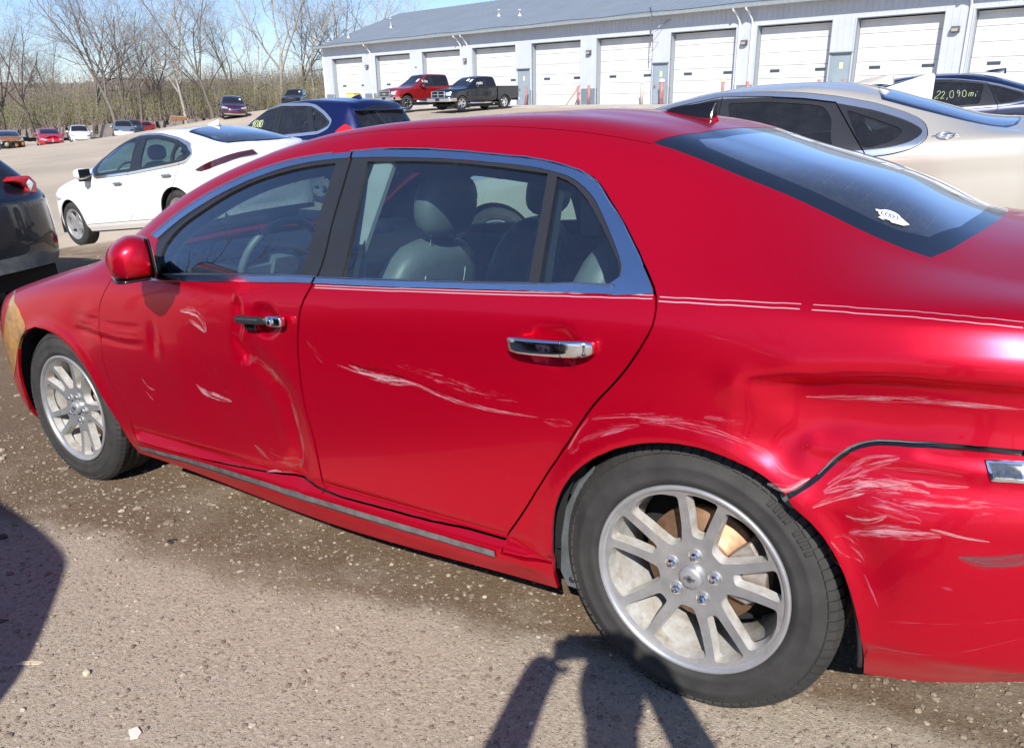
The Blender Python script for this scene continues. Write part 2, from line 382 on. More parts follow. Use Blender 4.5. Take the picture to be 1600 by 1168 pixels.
def inpoly(P,poly):
    poly=np.asarray(poly); x,y=P[:,0],P[:,1]; r=np.zeros(len(P),bool)
    bb=(x>=poly[:,0].min())&(x<=poly[:,0].max())&(y>=poly[:,1].min())&(y<=poly[:,1].max())
    idx=np.where(bb)[0]
    if len(idx)==0: return r
    xx,yy=x[idx],y[idx]; c=np.zeros(len(idx),bool); n=len(poly)
    for i in range(n):
        x1,y1=poly[i]; x2,y2=poly[(i+1)%n]
        if y1==y2: continue
        k=((y1>yy)!=(y2>yy))&(xx<(x2-x1)*(yy-y1)/(y2-y1)+x1); c^=k
    r[idx]=c; return r
def distline(P,L):
    L=np.asarray(L); d=np.full(len(P),9.)
    for a,b in zip(L[:-1],L[1:]):
        ab=b-a; l2=(ab@ab)+1e-12; t=np.clip(((P-a)@ab)/l2,0,1); q=a+t[:,None]*ab
        d=np.minimum(d,np.hypot(*(P-q).T))
    return d
def offline(L,w):
    L=np.asarray(L,float); t=np.gradient(L,axis=0); n=np.stack([-t[:,1],t[:,0]],1); n/=np.maximum(np.hypot(*n.T)[:,None],1e-9)
    return L+n*w,L-n*w
def xz(P): return P[...,[0,2]]
def xy(P): return P[...,[0,1]]
def yz(P): return P[...,[1,2]]
def dens(pts,step=.03,closed=True):
    pts=[np.array(p,float) for p in pts]; out=[]; n=len(pts)
    for i in range(n if closed else n-1):
        a,b=pts[i],pts[(i+1)%n]; m=max(1,int(np.ceil(np.linalg.norm(b-a)/step)))
        for k in range(m): out.append(a+(b-a)*k/m)
    if not closed: out.append(pts[-1])
    return np.array(out)
def rline(pts,step=.03,closed=False):
    # smooth spline through points
    p=np.array(pts,float)
    if closed: p=np.vstack([p,p[:1]])
    t=np.concatenate([[0],np.cumsum(np.linalg.norm(np.diff(p,axis=0),axis=1))])
    m=np.gradient(p,t,axis=0)
    if closed: m[0]=m[-1]=(p[1]-p[-2])/((t[1]-t[0])+(t[-1]-t[-2]))
    n=max(3,int(t[-1]/step)+1); tt=np.linspace(0,t[-1],n); i=np.clip(np.searchsorted(t,tt,side='right')-1,0,len(t)-2)
    h=(t[i+1]-t[i])[:,None]; f=((tt-t[i])[:,None])/h
    q=p[i]*(1+2*f)*(1-f)**2+m[i]*h*f*(1-f)**2+p[i+1]*f*f*(3-2*f)+m[i+1]*h*f*f*(f-1)
    return q[:-1] if closed else q
def rect(x0,z0,x1,z1,r=.02,n=3):
    o=[]
    for cx,cz,a0 in ((x1-r,z1-r,0),(x0+r,z1-r,90),(x0+r,z0+r,180),(x1-r,z0+r,270)):
        for k in range(n+1):
            a=R(a0+90*k/n); o.append((cx+r*math.cos(a),cz+r*math.sin(a)))
    return np.array(o)
def mkmesh(name,V,N,Fc,mat,extra=None,smooth=True):
    # V verts, N vertex normals, faces (tris), extra: (verts, quads) flat skirts
    V=list(map(tuple,V)); faces=[tuple(f) for f in Fc]; nl=[]
    for f in faces: nl+= [tuple(N[i]) for i in f]
    if extra is not None and len(extra[1]):
        k=len(V); ev=extra[0]; V+=list(map(tuple,ev))
        for q in extra[1]:
            faces.append(tuple(k+i for i in q)); a,b,c=(np.array(ev[q[0]]),np.array(ev[q[1]]),np.array(ev[q[2]]))
            n=np.cross(b-a,c-b); l=np.linalg.norm(n); n=n/l if l>1e-12 else np.array([0,0,1.]); nl+=[tuple(n)]*len(q)
    me=bpy.data.meshes.new(name); me.from_pydata(V,[],faces); me.materials.append(mat)
    me.polygons.foreach_set('use_smooth',[True]*len(faces)); me.update()
    if len(me.loops)==len(nl): me.normals_split_custom_set(nl)
    return me
class CarSurf:
    def __init__(s,sh,tside=5.4):
        s.sh=sh; T=np.broadcast_to(sh.T,sh.P.shape[:2]); s.side=T<=tside; s.top=T>=4.2
    def side_uv(s,q): return s.sh.inv(q,xz,s.side)
    def top_uv(s,q): return s.sh.inv(q,xy,s.top)
    def frontmask(s,x0): return s.sh.P[...,0]<x0
    def rearmask(s,x0): return s.sh.P[...,0]>x0
    def partition(s,regions,gaps,spacing,dense=None):
        sh=s.sh; pts=[]; edges=[]
        nu=int(sh.U[-1]/spacing)+1; nv=int(sh.V[-1]/spacing)+1
        gu=np.linspace(0,sh.U[-1],nu); gv=np.linspace(0,sh.V[-1],nv)
        G=np.stack(np.meshgrid(gu,gv,indexing='ij'),-1).reshape(-1,2); pts.append(G)
        for (poly,sp) in (dense or []):
            a=poly.min(0); b=poly.max(0)
            g=np.stack(np.meshgrid(np.arange(a[0],b[0],sp),np.arange(a[1],b[1],sp),indexing='ij'),-1).reshape(-1,2)+spacing*.013; pts.append(g[inpoly(g,poly)])
        n=sum(len(p) for p in pts)
        def addl(L,closed):
            nonlocal n
            L=np.clip(L,[0,0],[sh.U[-1],sh.V[-1]]); k=len(L); pts.append(L)
            for i in range(k-1): edges.append((n+i,n+i+1))
            if closed: edges.append((n+k-1,n))
            n+=k
        for r in regions:
            for p in r['uv']: addl(p,True)
        for L,w in gaps:
            for o in offline(L,w/2): addl(o,False)
        A=np.vstack(pts)
        vo,eo,fo,_,_,_=delaunay_2d_cdt([Vector((float(a),float(b))) for a,b in A],edges,[],0,2e-5,False)
        UV=np.array([(v.x,v.y) for v in vo]); F=np.array([f for f in fo if len(f)==3])
        C=UV[F].mean(1); cls=np.full(len(F),len(regions),int); done=np.zeros(len(F),bool)
        for L,w in gaps:
            L=np.asarray(L); a=L.min(0)-w; b=L.max(0)+w
            k=np.where((C[:,0]>a[0])&(C[:,0]<b[0])&(C[:,1]>a[1])&(C[:,1]<b[1]))[0]
            if len(k):
                d=distline(C[k],L); kk=k[d<w*.5]; cls[kk]=-1; done[kk]=True
        for i,r in enumerate(regions):
            m=np.zeros(len(F),bool)
            for p in r['uv']: m|=inpoly(C,p)
            m&=~done; cls[m]=i; done|=m
            if r.get('over'): pass
        return UV,F,cls
    def piece(s,UV,F,depth=.012,off=0,center=False,mirror=False,cut=None):
        idx,inv=np.unique(F,return_inverse=True); F2=inv.reshape(F.shape); P,N=s.sh.ev(UV[idx])
        uv=UV[idx]
        # orientation
        a,b,c=P[F2[:,0]],P[F2[:,1]],P[F2[:,2]]; fn=np.cross(b-a,c-a); sg=(fn*N[F2[:,0]]).sum(1)<0
        F2[sg]=F2[sg][:,::-1]
        ar=np.linalg.norm(fn,axis=1); F2=F2[ar>1e-10]
        P=P+N*off
        E={}
        for f in F2:
            for i in range(3):
                e=(f[i],f[(i+1)%3]); k=(min(e),max(e)); E.setdefault(k,[]).append(e)
        Vm=s.sh.V[-1]; ev=[];eq=[]
        if depth:
            for k,l in E.items():
                if len(l)==1:
                    i,j=l[0]
                    if uv[i,1]>Vm-1e-4 and uv[j,1]>Vm-1e-4: continue
                    n=len(ev); ev+=[P[i],P[j],P[j]-N[j]*depth,P[i]-N[i]*depth]; eq.append((n+1,n,n+3,n+2))
        ev=np.array(ev).reshape(-1,3)
        if center:
            k=len(P); P2=P*[1,-1,1]; N2=N*[1,-1,1]; P=np.vstack([P,P2]); N=np.vstack([N,N2]); F2=np.vstack([F2,F2[:,::-1]+k])
            k=len(ev); ev=np.vstack([ev,ev*[1,-1,1]]); eq=eq+[tuple(k+i for i in q[::-1]) for q in eq]
        elif mirror:
            P=P*[1,-1,1]; N=N*[1,-1,1]; F2=F2[:,::-1]; ev=ev*[1,-1,1]; eq=[q[::-1] for q in eq]
        return P,N,F2,(ev,eq)
def build_shell(root,cs,regions,gaps,spacing,dense=None,base=('body','red_paint'),sides=(0,1),cs_r=None,lining=True,namemap=None):
    """regions: dict(name, uv, mat|None(hole), parent(name), off, depth, center)"""
    objs={}
    regs=regions
    todo=[(0,cs,False)]
    for side,c,mir in ([(0,cs,False)] if 0 in sides else [])+([(1,cs_r or cs,True)] if 1 in sides else []):
        key=id(c)
        UV,F,cls=c.partition(regs,gaps,spacing if side==0 else max(spacing,.05),dense if side==0 else None) if (side==0 or cs_r is not None) else (UV,F,cls)
        allr=regs+[dict(name=base[0],mat=base[1],center=True)]
        first={}
        for i,r in enumerate(allr):
            if r.get('mat') is None: continue
            if r.get('center') and side==1 and cs_r is None: continue
            m=cls==i
            if not m.any(): continue
            P,N,F2,ex=c.piece(UV,F[m],r.get('depth',.012),r.get('off',0),center=r.get('center') and cs_r is None,mirror=mir)
            me=mkmesh(r['name'],P,N,F2,M[r['mat']],ex)
            if side==1 and r.get('center') and cs_r is not None:
                # join with left half
                L=objs[(0,r.get('id',r['name']))]
                bm=bmesh.new(); bm.from_mesh(L.data); bm.free()
                o=bpy.data.objects.new('tmp',me); COL.objects.link(o)
                ctx=dict(active_object=L,selected_editable_objects=[L,o],selected_objects=[L,o])
                with bpy.context.temp_override(**ctx): bpy.ops.object.join()
                continue
            o=bpy.data.objects.new(r['name'],me); COL.objects.link(o)
            objs[(side,r.get('id',r['name']))]=o; o['_p']=r.get('parent') or ''
        if lining:
            hole=np.array([ (i<0) or (i<len(regs) and not regs[i].get('mat')) or (i<len(regs) and regs[i].get('glass',False)) for i in range(-1,len(regs)+1)])
            hole[0]=False
            m=~hole[cls+1]
            P,N,F2,ex=c.piece(UV,F[m],.0,-.024,center=False,mirror=mir)
            me=mkmesh('cabin_lining',P,N,F2,M['darkliner']); o=bpy.data.objects.new('cabin_lining',me); link(o,root)
    for (side,k),o in objs.items():
        p=o['_p']; del o['_p']
        o.parent=objs.get((side,p),objs.get((0,p),root)) if p else root
    return objs
def strip(cs,line,w,mat,name,parent,off=.0012,taper=True,nac=5,side=True,wl=None,project=None,uvline=None):
    uv=uvline if uvline is not None else (cs.side_uv(line) if side else cs.top_uv(line))
    L=rline(uv,.008) if len(uv)>2 else dens(uv,.01,False)
    t=np.gradient(L,axis=0); n=np.stack([-t[:,1],t[:,0]],1); n/=np.maximum(np.hypot(*n.T)[:,None],1e-9)
    s=np.concatenate([[0],np.cumsum(np.hypot(*np.diff(L,axis=0).T))]); tot=s[-1]
    ww=np.full(len(L),w/2.)
    if wl is not None: ww=np.interp(s/tot,np.linspace(0,1,len(wl)),wl)/2
    elif taper: ww*=np.sin(np.clip(s/tot,0.02,.98)*np.pi)**.5
    V=[];Q=[];U=[];NN=[]
    for j in range(nac):
        a=j/(nac-1)*2-1; P,N=cs.sh.ev(L+n*(ww*a)[:,None]); V.append(P+N*off); NN.append(N)
    V=np.stack(V,1).reshape(-1,3); NN=np.stack(NN,1).reshape(-1,3); m=len(L)
    for i in range(m-1):
        for j in range(nac-1): Q.append((i*nac+j,i*nac+j+1,(i+1)*nac+j+1,(i+1)*nac+j))
    a,b,c=(V[Q[0][k]] for k in (0,1,2))
    if np.cross(b-a,c-b)@NN[Q[0][0]]<0: Q=[q[::-1] for q in Q]
    me=bpy.data.meshes.new(name); me.from_pydata(list(map(tuple,V)),[],Q); me.materials.append(M[mat] if isinstance(mat,str) else mat)
    ul=me.uv_layers.new(name='UVMap'); k=0
    off0=rnd.random()*7
    for q in Q:
        for vi in q: i,j=divmod(vi,nac); ul.data[k].uv=(s[i]+off0,j/(nac-1)); k+=1
    me.polygons.foreach_set('use_smooth',[True]*len(Q)); me.update(); me.normals_split_custom_set([tuple(NN[l.vertex_index]) for l in me.loops])
    o=bpy.data.objects.new(name,me); return link(o,parent)
def ribbon_on(cs,lines,width,mat,name,parent,off=.003,side=True,mirror=False,conv=None):
    mb=MB()
    for L in lines:
        uv=conv(L) if conv else (cs.side_uv(np.array(L,float)) if side else cs.top_uv(np.array(L,float)))
        P,N=cs.sh.ev(uv); P=P+N*off
        if mirror: P=P*[1,-1,1]
        mb.tube([tuple(p) for p in P],width/2,4,cap=False)
    return mb.build(name,M[mat] if isinstance(mat,str) else mat,parent)

# ---------------------------------------------------------------- wheels
def roundp(p,r=.03):
    # corners rounded by a short quadratic arc
    p=[np.array(q,float) for q in p]; o=[]; n=len(p)
    for i in range(n):
        a,b,c=p[i-1],p[i],p[(i+1)%n]; u=a-b; v=c-b; lu,lv=np.linalg.norm(u),np.linalg.norm(v); r1=min(r,lu*.45); r2=min(r,lv*.45)
        s,e=b+u/lu*r1,b+v/lv*r2
        for t in (0,.33,.67,1): o.append(s*(1-t)**2+2*b*t*(1-t)+e*t*t)
    return o
def make_wheel(parent,loc,style='split5',Rt=.341,Rr=.229,w=.225,rot=0,steer=0,hi=True,side=-1,rimmat='alloy'):
    """wheel about the y axis; outer face towards side*y"""
    AD=M['alloydirty'] if hi or style=='split5' else M['alloyclean']
    wz=empty('wheel',loc,(0,0,steer),parent,.1)
    def S(p): return p
    tb=MB(); h=w/2; n=96 if hi else 40
    # tyre: outer face at y=-h
    prof=[(Rr+.003,-h+.030),(Rr+.010,-h+.012),(Rr+.022,-h+.004),(Rr+.030,-h+.001),(Rr+.034,-h+.0035),(Rr+.055,-h-.002),(Rr+.062,-h-.0025),(Rr+.066,-h+.0005),(Rt-.030,-h+.006),(Rt-.022,-h+.010),(Rt-.010,-h+.020),(Rt-.004,-h+.034)]
    yy=-h+.034
    gro=[-h+.060,-h+.092,h-.092,h-.060] if hi else []
    for g in gro: prof+=[(Rt-.0005,g-.004),(Rt-.008,g-.003),(Rt-.008,g+.003),(Rt-.0005,g+.004)]
    prof+=[(Rt-.004,h-.034),(Rt-.012,h-.016),(Rt-.03,h-.004),(Rr+.03,h-.001),(Rr,h-.03)]
    tb.lathe(prof,n)
    tb.build('tyre',M['rubber'],wz,weld=True)
    if hi:
        sb=MB()   # shoulder tread blocks
        nb=84
        for k in range(nb):
            a=2*math.pi*k/nb; da=2*math.pi/nb*.80
            vv=[]
            for aa in (a,a+da):
                for r_,y in ((Rt-.024,-h+.0065),(Rt-.009,-h+.0185),(Rt+.0012,-h+.036),(Rt+.0012,-h+.054)):
                    vv.append(((r_+.0022)*math.cos(aa),y-.0012,(r_+.0022)*math.sin(aa)))
            f=[(i,i+1,5+i,4+i) for i in range(3)]
            sb.add(vv,f)
            # walls of the block
            ins=[((math.hypot(v[0],v[2])-.006)/math.hypot(v[0],v[2]),v) for v in vv]
            vi=[(v[0]*q,v[1]+.004,v[2]*q) for q,v in ins]
            k0=len(sb.v)-8; sb.add(vi,[]); b0=k0+8
            for i in range(3):
                sb.f.append((k0+i+1,k0+i,b0+i,b0+i+1)); sb.m.append(0); sb.smooth.append(False)
                sb.f.append((k0+4+i,k0+4+i+1,b0+4+i+1,b0+4+i)); sb.m.append(0); sb.smooth.append(False)
            sb.f.append((k0,k0+4,b0+4,b0)); sb.m.append(0); sb.smooth.append(False)
        tag(sb.build('tread_blocks',M['rubber'],wz),kind='stuff')
        # raised sidewall letters ring (arc dashes)
        lb=MB()
        for base_,seq in ((.9,'LLLL LLLL'),(3.6,'lllllll lll'),(5.0,'lllll')):
            big=seq[0]=='L'; aa=base_
            for ch in seq:
                da=.052 if big else .022
                if ch!=' ':
                    r0=Rr+.072; r1=r0+(.020 if big else .008)
                    for q in range(2):
                        a1=aa+q*da*.5; a2=a1+da*.22
                        vv=[(r*math.cos(x),-h+y,r*math.sin(x)) for x in (a1,a2) for r,y in ((r0,-.0012),(r1,-.0002))]
                        lb.add([(x,y-.0016,z) for x,y,z in vv],[(0,1,3,2)])
                    a1=aa; a2=aa+da*.7
                    vv=[(r*math.cos(x),-h-.0022,r*math.sin(x)) for x in (a1,a2) for r in (r0,r0+.003)]
                    lb.add(vv,[(0,1,3,2)])
                aa-=da
        tag(lb.build('sidewall_lettering',M['rubber'],wz),kind='stuff')
    rim=empty('rim',(0,0,0),(0,0,0),wz,.05)
    # barrel + lip
    bb=MB()
    lip=[(Rr+.010,-h+.012),(Rr+.011,-h+.006),(Rr+.007,-h+.0025),(Rr+.001,-h+.0035),(Rr-.003,-h+.009),(Rr-.008,-h+.020)]
    bb.lathe(lip,n); 
    bb.lathe([(Rr-.008,-h+.020),(Rr-.015,-h+.07),(Rr-.026,-h+.12),(Rr-.028,h-.05),(Rr-.012,h-.01),(Rr,h)],n,mi=1)
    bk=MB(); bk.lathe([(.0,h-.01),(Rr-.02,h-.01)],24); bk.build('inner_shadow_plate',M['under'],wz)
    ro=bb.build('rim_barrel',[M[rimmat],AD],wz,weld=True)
    bpy.data.objects.remove(rim)
    # spoke face
    polys=[]
    nsp={'split5':5,'five':5,'multi':10,'six':6,'split5b':5}[style]
    ri=Rr-.004
    def P2(a,r): return (r*math.cos(a),r*math.sin(a))
    for k in range(nsp):
        a0=rot+2*math.pi*k/nsp
        if style in('split5',):
            s_=Rr/.229*1.037
            def L2(x,y): c_,n_=math.cos(a0),math.sin(a0); return (x*s_*c_-y*s_*n_,x*s_*n_+y*s_*c_)
            pk=[L2(.100,-.0125),L2(.100,.0125),L2(.150,.0245),L2(.2035,.0385),L2(.2075,.0200),L2(.2090,0),L2(.2075,-.0200),L2(.2035,-.0385),L2(.150,-.0245)]
            g0=a0+math.pi/5
            wd=[P2(g0-R(11),.084*s_),P2(g0,.0815*s_),P2(g0+R(11),.084*s_),P2(g0+R(17.2),.125*s_),P2(g0+R(19.6),.200*s_),P2(g0+R(9),.2085*s_),P2(g0,.2105*s_),P2(g0-R(9),.2085*s_),P2(g0-R(19.6),.200*s_),P2(g0-R(17.2),.125*s_)]
            polys+=[dens(roundp(pk,.009),.02),dens(roundp(wd,.010),.02)]
        else:
            g0=a0; sa=math.pi/nsp; fr=.62 if style=='five' else .6
            wd=[P2(g0-sa*.25,Rr*.38),P2(g0+sa*.25,Rr*.38),P2(g0+sa*fr,Rr*.62),P2(g0+sa*(fr+.12),Rr*.86),P2(g0+sa*.4,Rr*.92),P2(g0-sa*.4,Rr*.92),P2(g0-sa*(fr+.12),Rr*.86),P2(g0-sa*fr,Rr*.62)]
            polys.append(rline(wd,.02,True))
    def yof(r): # dish profile: outer face position
        t=np.clip(r/ri,0,1); return -h+.010+.020*(1-t**2.2)**.8*(r>0)+0.004
    fm=MB(); pts=[];edges=[]
    circ=[P2(2*math.pi*k/n,ri) for k in range(n)]
    pts+=circ; edges+=[(i,(i+1)%n) for i in range(n)]
    for p in polys:
        k=len(pts); m=len(p); pts+=[tuple(q) for q in p]; edges+=[(k+i,k+(i+1)%m) for i in range(m)]
    sp=.012 if hi else .03
    for gx in np.arange(-ri,ri,sp):
        for gy in np.arange(-ri,ri,sp):
            if math.hypot(gx,gy)<ri-.006: pts.append((gx,gy))
    vo,eo,fo,_,_,_=delaunay_2d_cdt([Vector((float(a),float(b))) for a,b in pts],edges,[],0,1e-5,False)
    UV=np.array([(v.x,v.y) for v in vo]); F=np.array([f for f in fo if len(f)==3]); C=UV[F].mean(1)
    keep=np.hypot(*C.T)<ri
    for p in polys: keep&=~inpoly(C,p)
    F=F[keep]
    rr=np.hypot(*UV.T); Y=yof(rr)
    V3=[(UV[i,0],float(Y[i]),UV[i,1]) for i in range(len(UV))]
    fm.add(V3,[tuple(f) for f in F],0,True)
    # side walls of openings (slanting back)
    dep=.030 if hi else .03
    for p in polys:
        c0=np.mean(p,0); m=len(p); v=[]
        ns=4
        for j in range(ns+1):
            t=j/ns
            for q in p:
                d=(c0-q)/max(np.linalg.norm(c0-q),1e-6); ins=.0042*t
                x=q+d*ins; r_=math.hypot(*q); v.append((x[0],float(yof(np.array([r_]))[0])+dep*t,x[1]))
        f=[(j*m+i,j*m+(i+1)%m,(j+1)*m+(i+1)%m,(j+1)*m+i) for j in range(ns) for i in range(m)]
        fm.add(v,f,1,True)
    fo_=fm.build('rim_face',[M['alloyface'] if style=='split5' else M[rimmat],AD],wz)
    bm=bmesh.new(); bm.from_mesh(fo_.data); bmesh.ops.recalc_face_normals(bm,faces=bm.faces)
    bm.to_mesh(fo_.data); bm.free()
    if hi:
        # lug nuts in cups, cap
        for k in range(5):
            a=rot+2*math.pi*k/5; r_=.057; c=(r_*math.cos(a),-h+.030,r_*math.sin(a))
            lb=MB(); lb.lathe([(.0165,-.001),(.0155,.002),(.0150,.012),(.012,.014)],20,c=c,mi=1); lb.lathe([(.0,-.013),(.006,-.0125),(.0095,-.008),(.0098,.010)],6,c=c,mi=0,sm=False); lb.lathe([(.0098,.004),(.0125,.006),(.013,.012)],16,c=c,mi=0)
            lb.build('lug_nut',[M['chrome'],AD],wz)
        cb=MB(); cb.lathe([(.0,-.010),(.018,-.0095),(.026,-.007),(.0285,-.003),(.029,.01)],32,c=(0,-h+.026,0)); cb.build('centre_cap',M['alloy'],wz)
        eb=MB()  # small four armed emblem on the cap
        ey=-h+.026-.0108
        for pl in ([(-.016,-.003),(.012,-.005),(.016,.003),(-.012,.005)],[(-.005,-.009),(.004,-.009),(.005,.009),(-.004,.009)]):
            eb.prism(pl,0,1,T=lambda p:(p[0],ey-.0012+.0012*p[2],p[1]))
        eb.build('cap_emblem',M['dulltrim'],wz)
        vb=MB(); va=rot+R(-62); vb.tube([(.205*math.cos(va),-h+.045,.205*math.sin(va)),(.192*math.cos(va),-h+.028,.192*math.sin(va))],[.004,.0035],8); vb.build('valve_stem',M['blackplastic'],wz)
    # brake behind
    db=MB(); Rd=.148*Rr/.229
    db.lathe([(.0,.03),(.07,.03),(.075,.036),(.075,.05),(Rd,.05),(Rd,.075),(.06,.075)],48 if hi else 24,c=(0,-h+.05,0)); db.build('brake_disc',M['rotor'],wz,weld=True)
    hb=MB(); hb.lathe([(.0,0),(.035,.0),(.06,.01),(.068,.03)],24,c=(0,-h+.045,0)); hb.lathe([(.068,.03),(.07,.2)],24,c=(0,-h+.045,0)); hb.build('hub',M['rustorange'],wz)
    if hi:
        kb=MB()
        pr=[(.085,R(-8)),(.165,R(-14)),(.172,R(14)),(.165,R(40)),(.088,R(36)),(.095,R(12))]
        pl=[(r_*math.cos(a),r_*math.sin(a)) for r_,a in pr]
        kb.prism(pl,0,1,T=lambda p:(p[0],-h+.068+.075*p[2],p[1])); kb.build('brake_caliper',M['caliper'],wz,bevel=.006,seg=2)
        kb=MB(); kb.tube([(.075,-h+.075,-.035),(.12,-h+.072,-.045),(.155,-h+.085,-.03)],.013,8); kb.build('caliper_bracket',M['caliper'],wz)
    return wz
# outlines measured on the body side, (x, z) in metres; top outlines (x, y)
RED_LINES=[[(-3.84,0.72,0.2),(-3.2,0.82,0.19),(-2.3,0.835,0.2),(-1.2,0.84,0.163),(-0.4,0.835,0.185),(0.4,0.81,0.195),(0.7,0.8,0.265),(1.06,0.72,0.3)],[(-3.84,0.76,0.3),(-3.2,0.86,0.27),(-2.3,0.862,0.27),(-1.2,0.868,0.245),(-0.4,0.866,0.255),(0.4,0.865,0.3),(0.8,0.84,0.35),(1.06,0.78,0.36)],[(-3.84,0.8,0.47),(-3.2,0.88,0.47),(-2.3,0.88,0.47),(-1.2,0.886,0.47),(-0.4,0.889,0.47),(0.4,0.888,0.5),(0.8,0.86,0.54),(1.06,0.8,0.55)],[(-3.84,0.79,0.62),(-3.2,0.878,0.68),(-2.3,0.884,0.72),(-1.2,0.89,0.74),(-0.4,0.892,0.75),(0.4,0.888,0.77),(0.8,0.86,0.79),(1.06,0.8,0.8)],[(-3.84,0.72,0.71),(-3.5,0.79,0.775),(-3.2,0.825,0.82),(-2.8,0.845,0.875),(-2.3,0.853,0.93),(-1.2,0.86,0.968),(-0.4,0.862,0.99),(0.1,0.857,0.995),(0.4,0.85,0.995),(0.8,0.8,0.985),(1.06,0.74,0.96)],[(-3.84,0.56,0.74),(-3.5,0.62,0.81),(-3.0,0.7,0.9),(-2.75,0.735,0.94),(-2.55,0.735,0.985),(-2.35,0.7,1.085),(-2.17,0.668,1.182),(-1.96,0.645,1.26),(-1.75,0.627,1.313),(-1.5,0.612,1.358),(-1.3,0.602,1.38),(-1.1,0.597,1.387),(-0.8,0.587,1.383),(-0.5,0.58,1.362),(-0.25,0.573,1.315),(0.06,0.573,1.205),(0.42,0.59,1.062),(0.6,0.63,1.035),(1.06,0.58,1.0)],[(-3.84,0.3,0.75),(-3.5,0.35,0.825),(-3.0,0.4,0.925),(-2.6,0.42,0.99),(-2.45,0.42,1.03),(-2.2,0.41,1.155),(-1.9,0.38,1.29),(-1.6,0.36,1.372),(-1.3,0.35,1.416),(-0.95,0.34,1.433),(-0.6,0.34,1.425),(-0.3,0.33,1.385),(0,0.33,1.288),(0.14,0.33,1.243),(0.32,0.33,1.168),(0.48,0.34,1.095),(0.7,0.36,1.07),(1.06,0.34,1.04)],[(-3.84,0,0.755),(-3.5,0,0.835),(-3.0,0,0.94),(-2.6,0,1.0),(-2.47,0,1.04),(-2.2,0,1.175),(-1.9,0,1.31),(-1.6,0,1.392),(-1.3,0,1.43),(-0.95,0,1.443),(-0.6,0,1.438),(-0.33,0,1.4),(0.06,0,1.285),(0.25,0,1.222),(0.5,0,1.112),(0.7,0,1.085),(1.06,0,1.05)]]
RED_TEN=[1, 1, 1, 1, 0.8, 0.8, 1, 1]
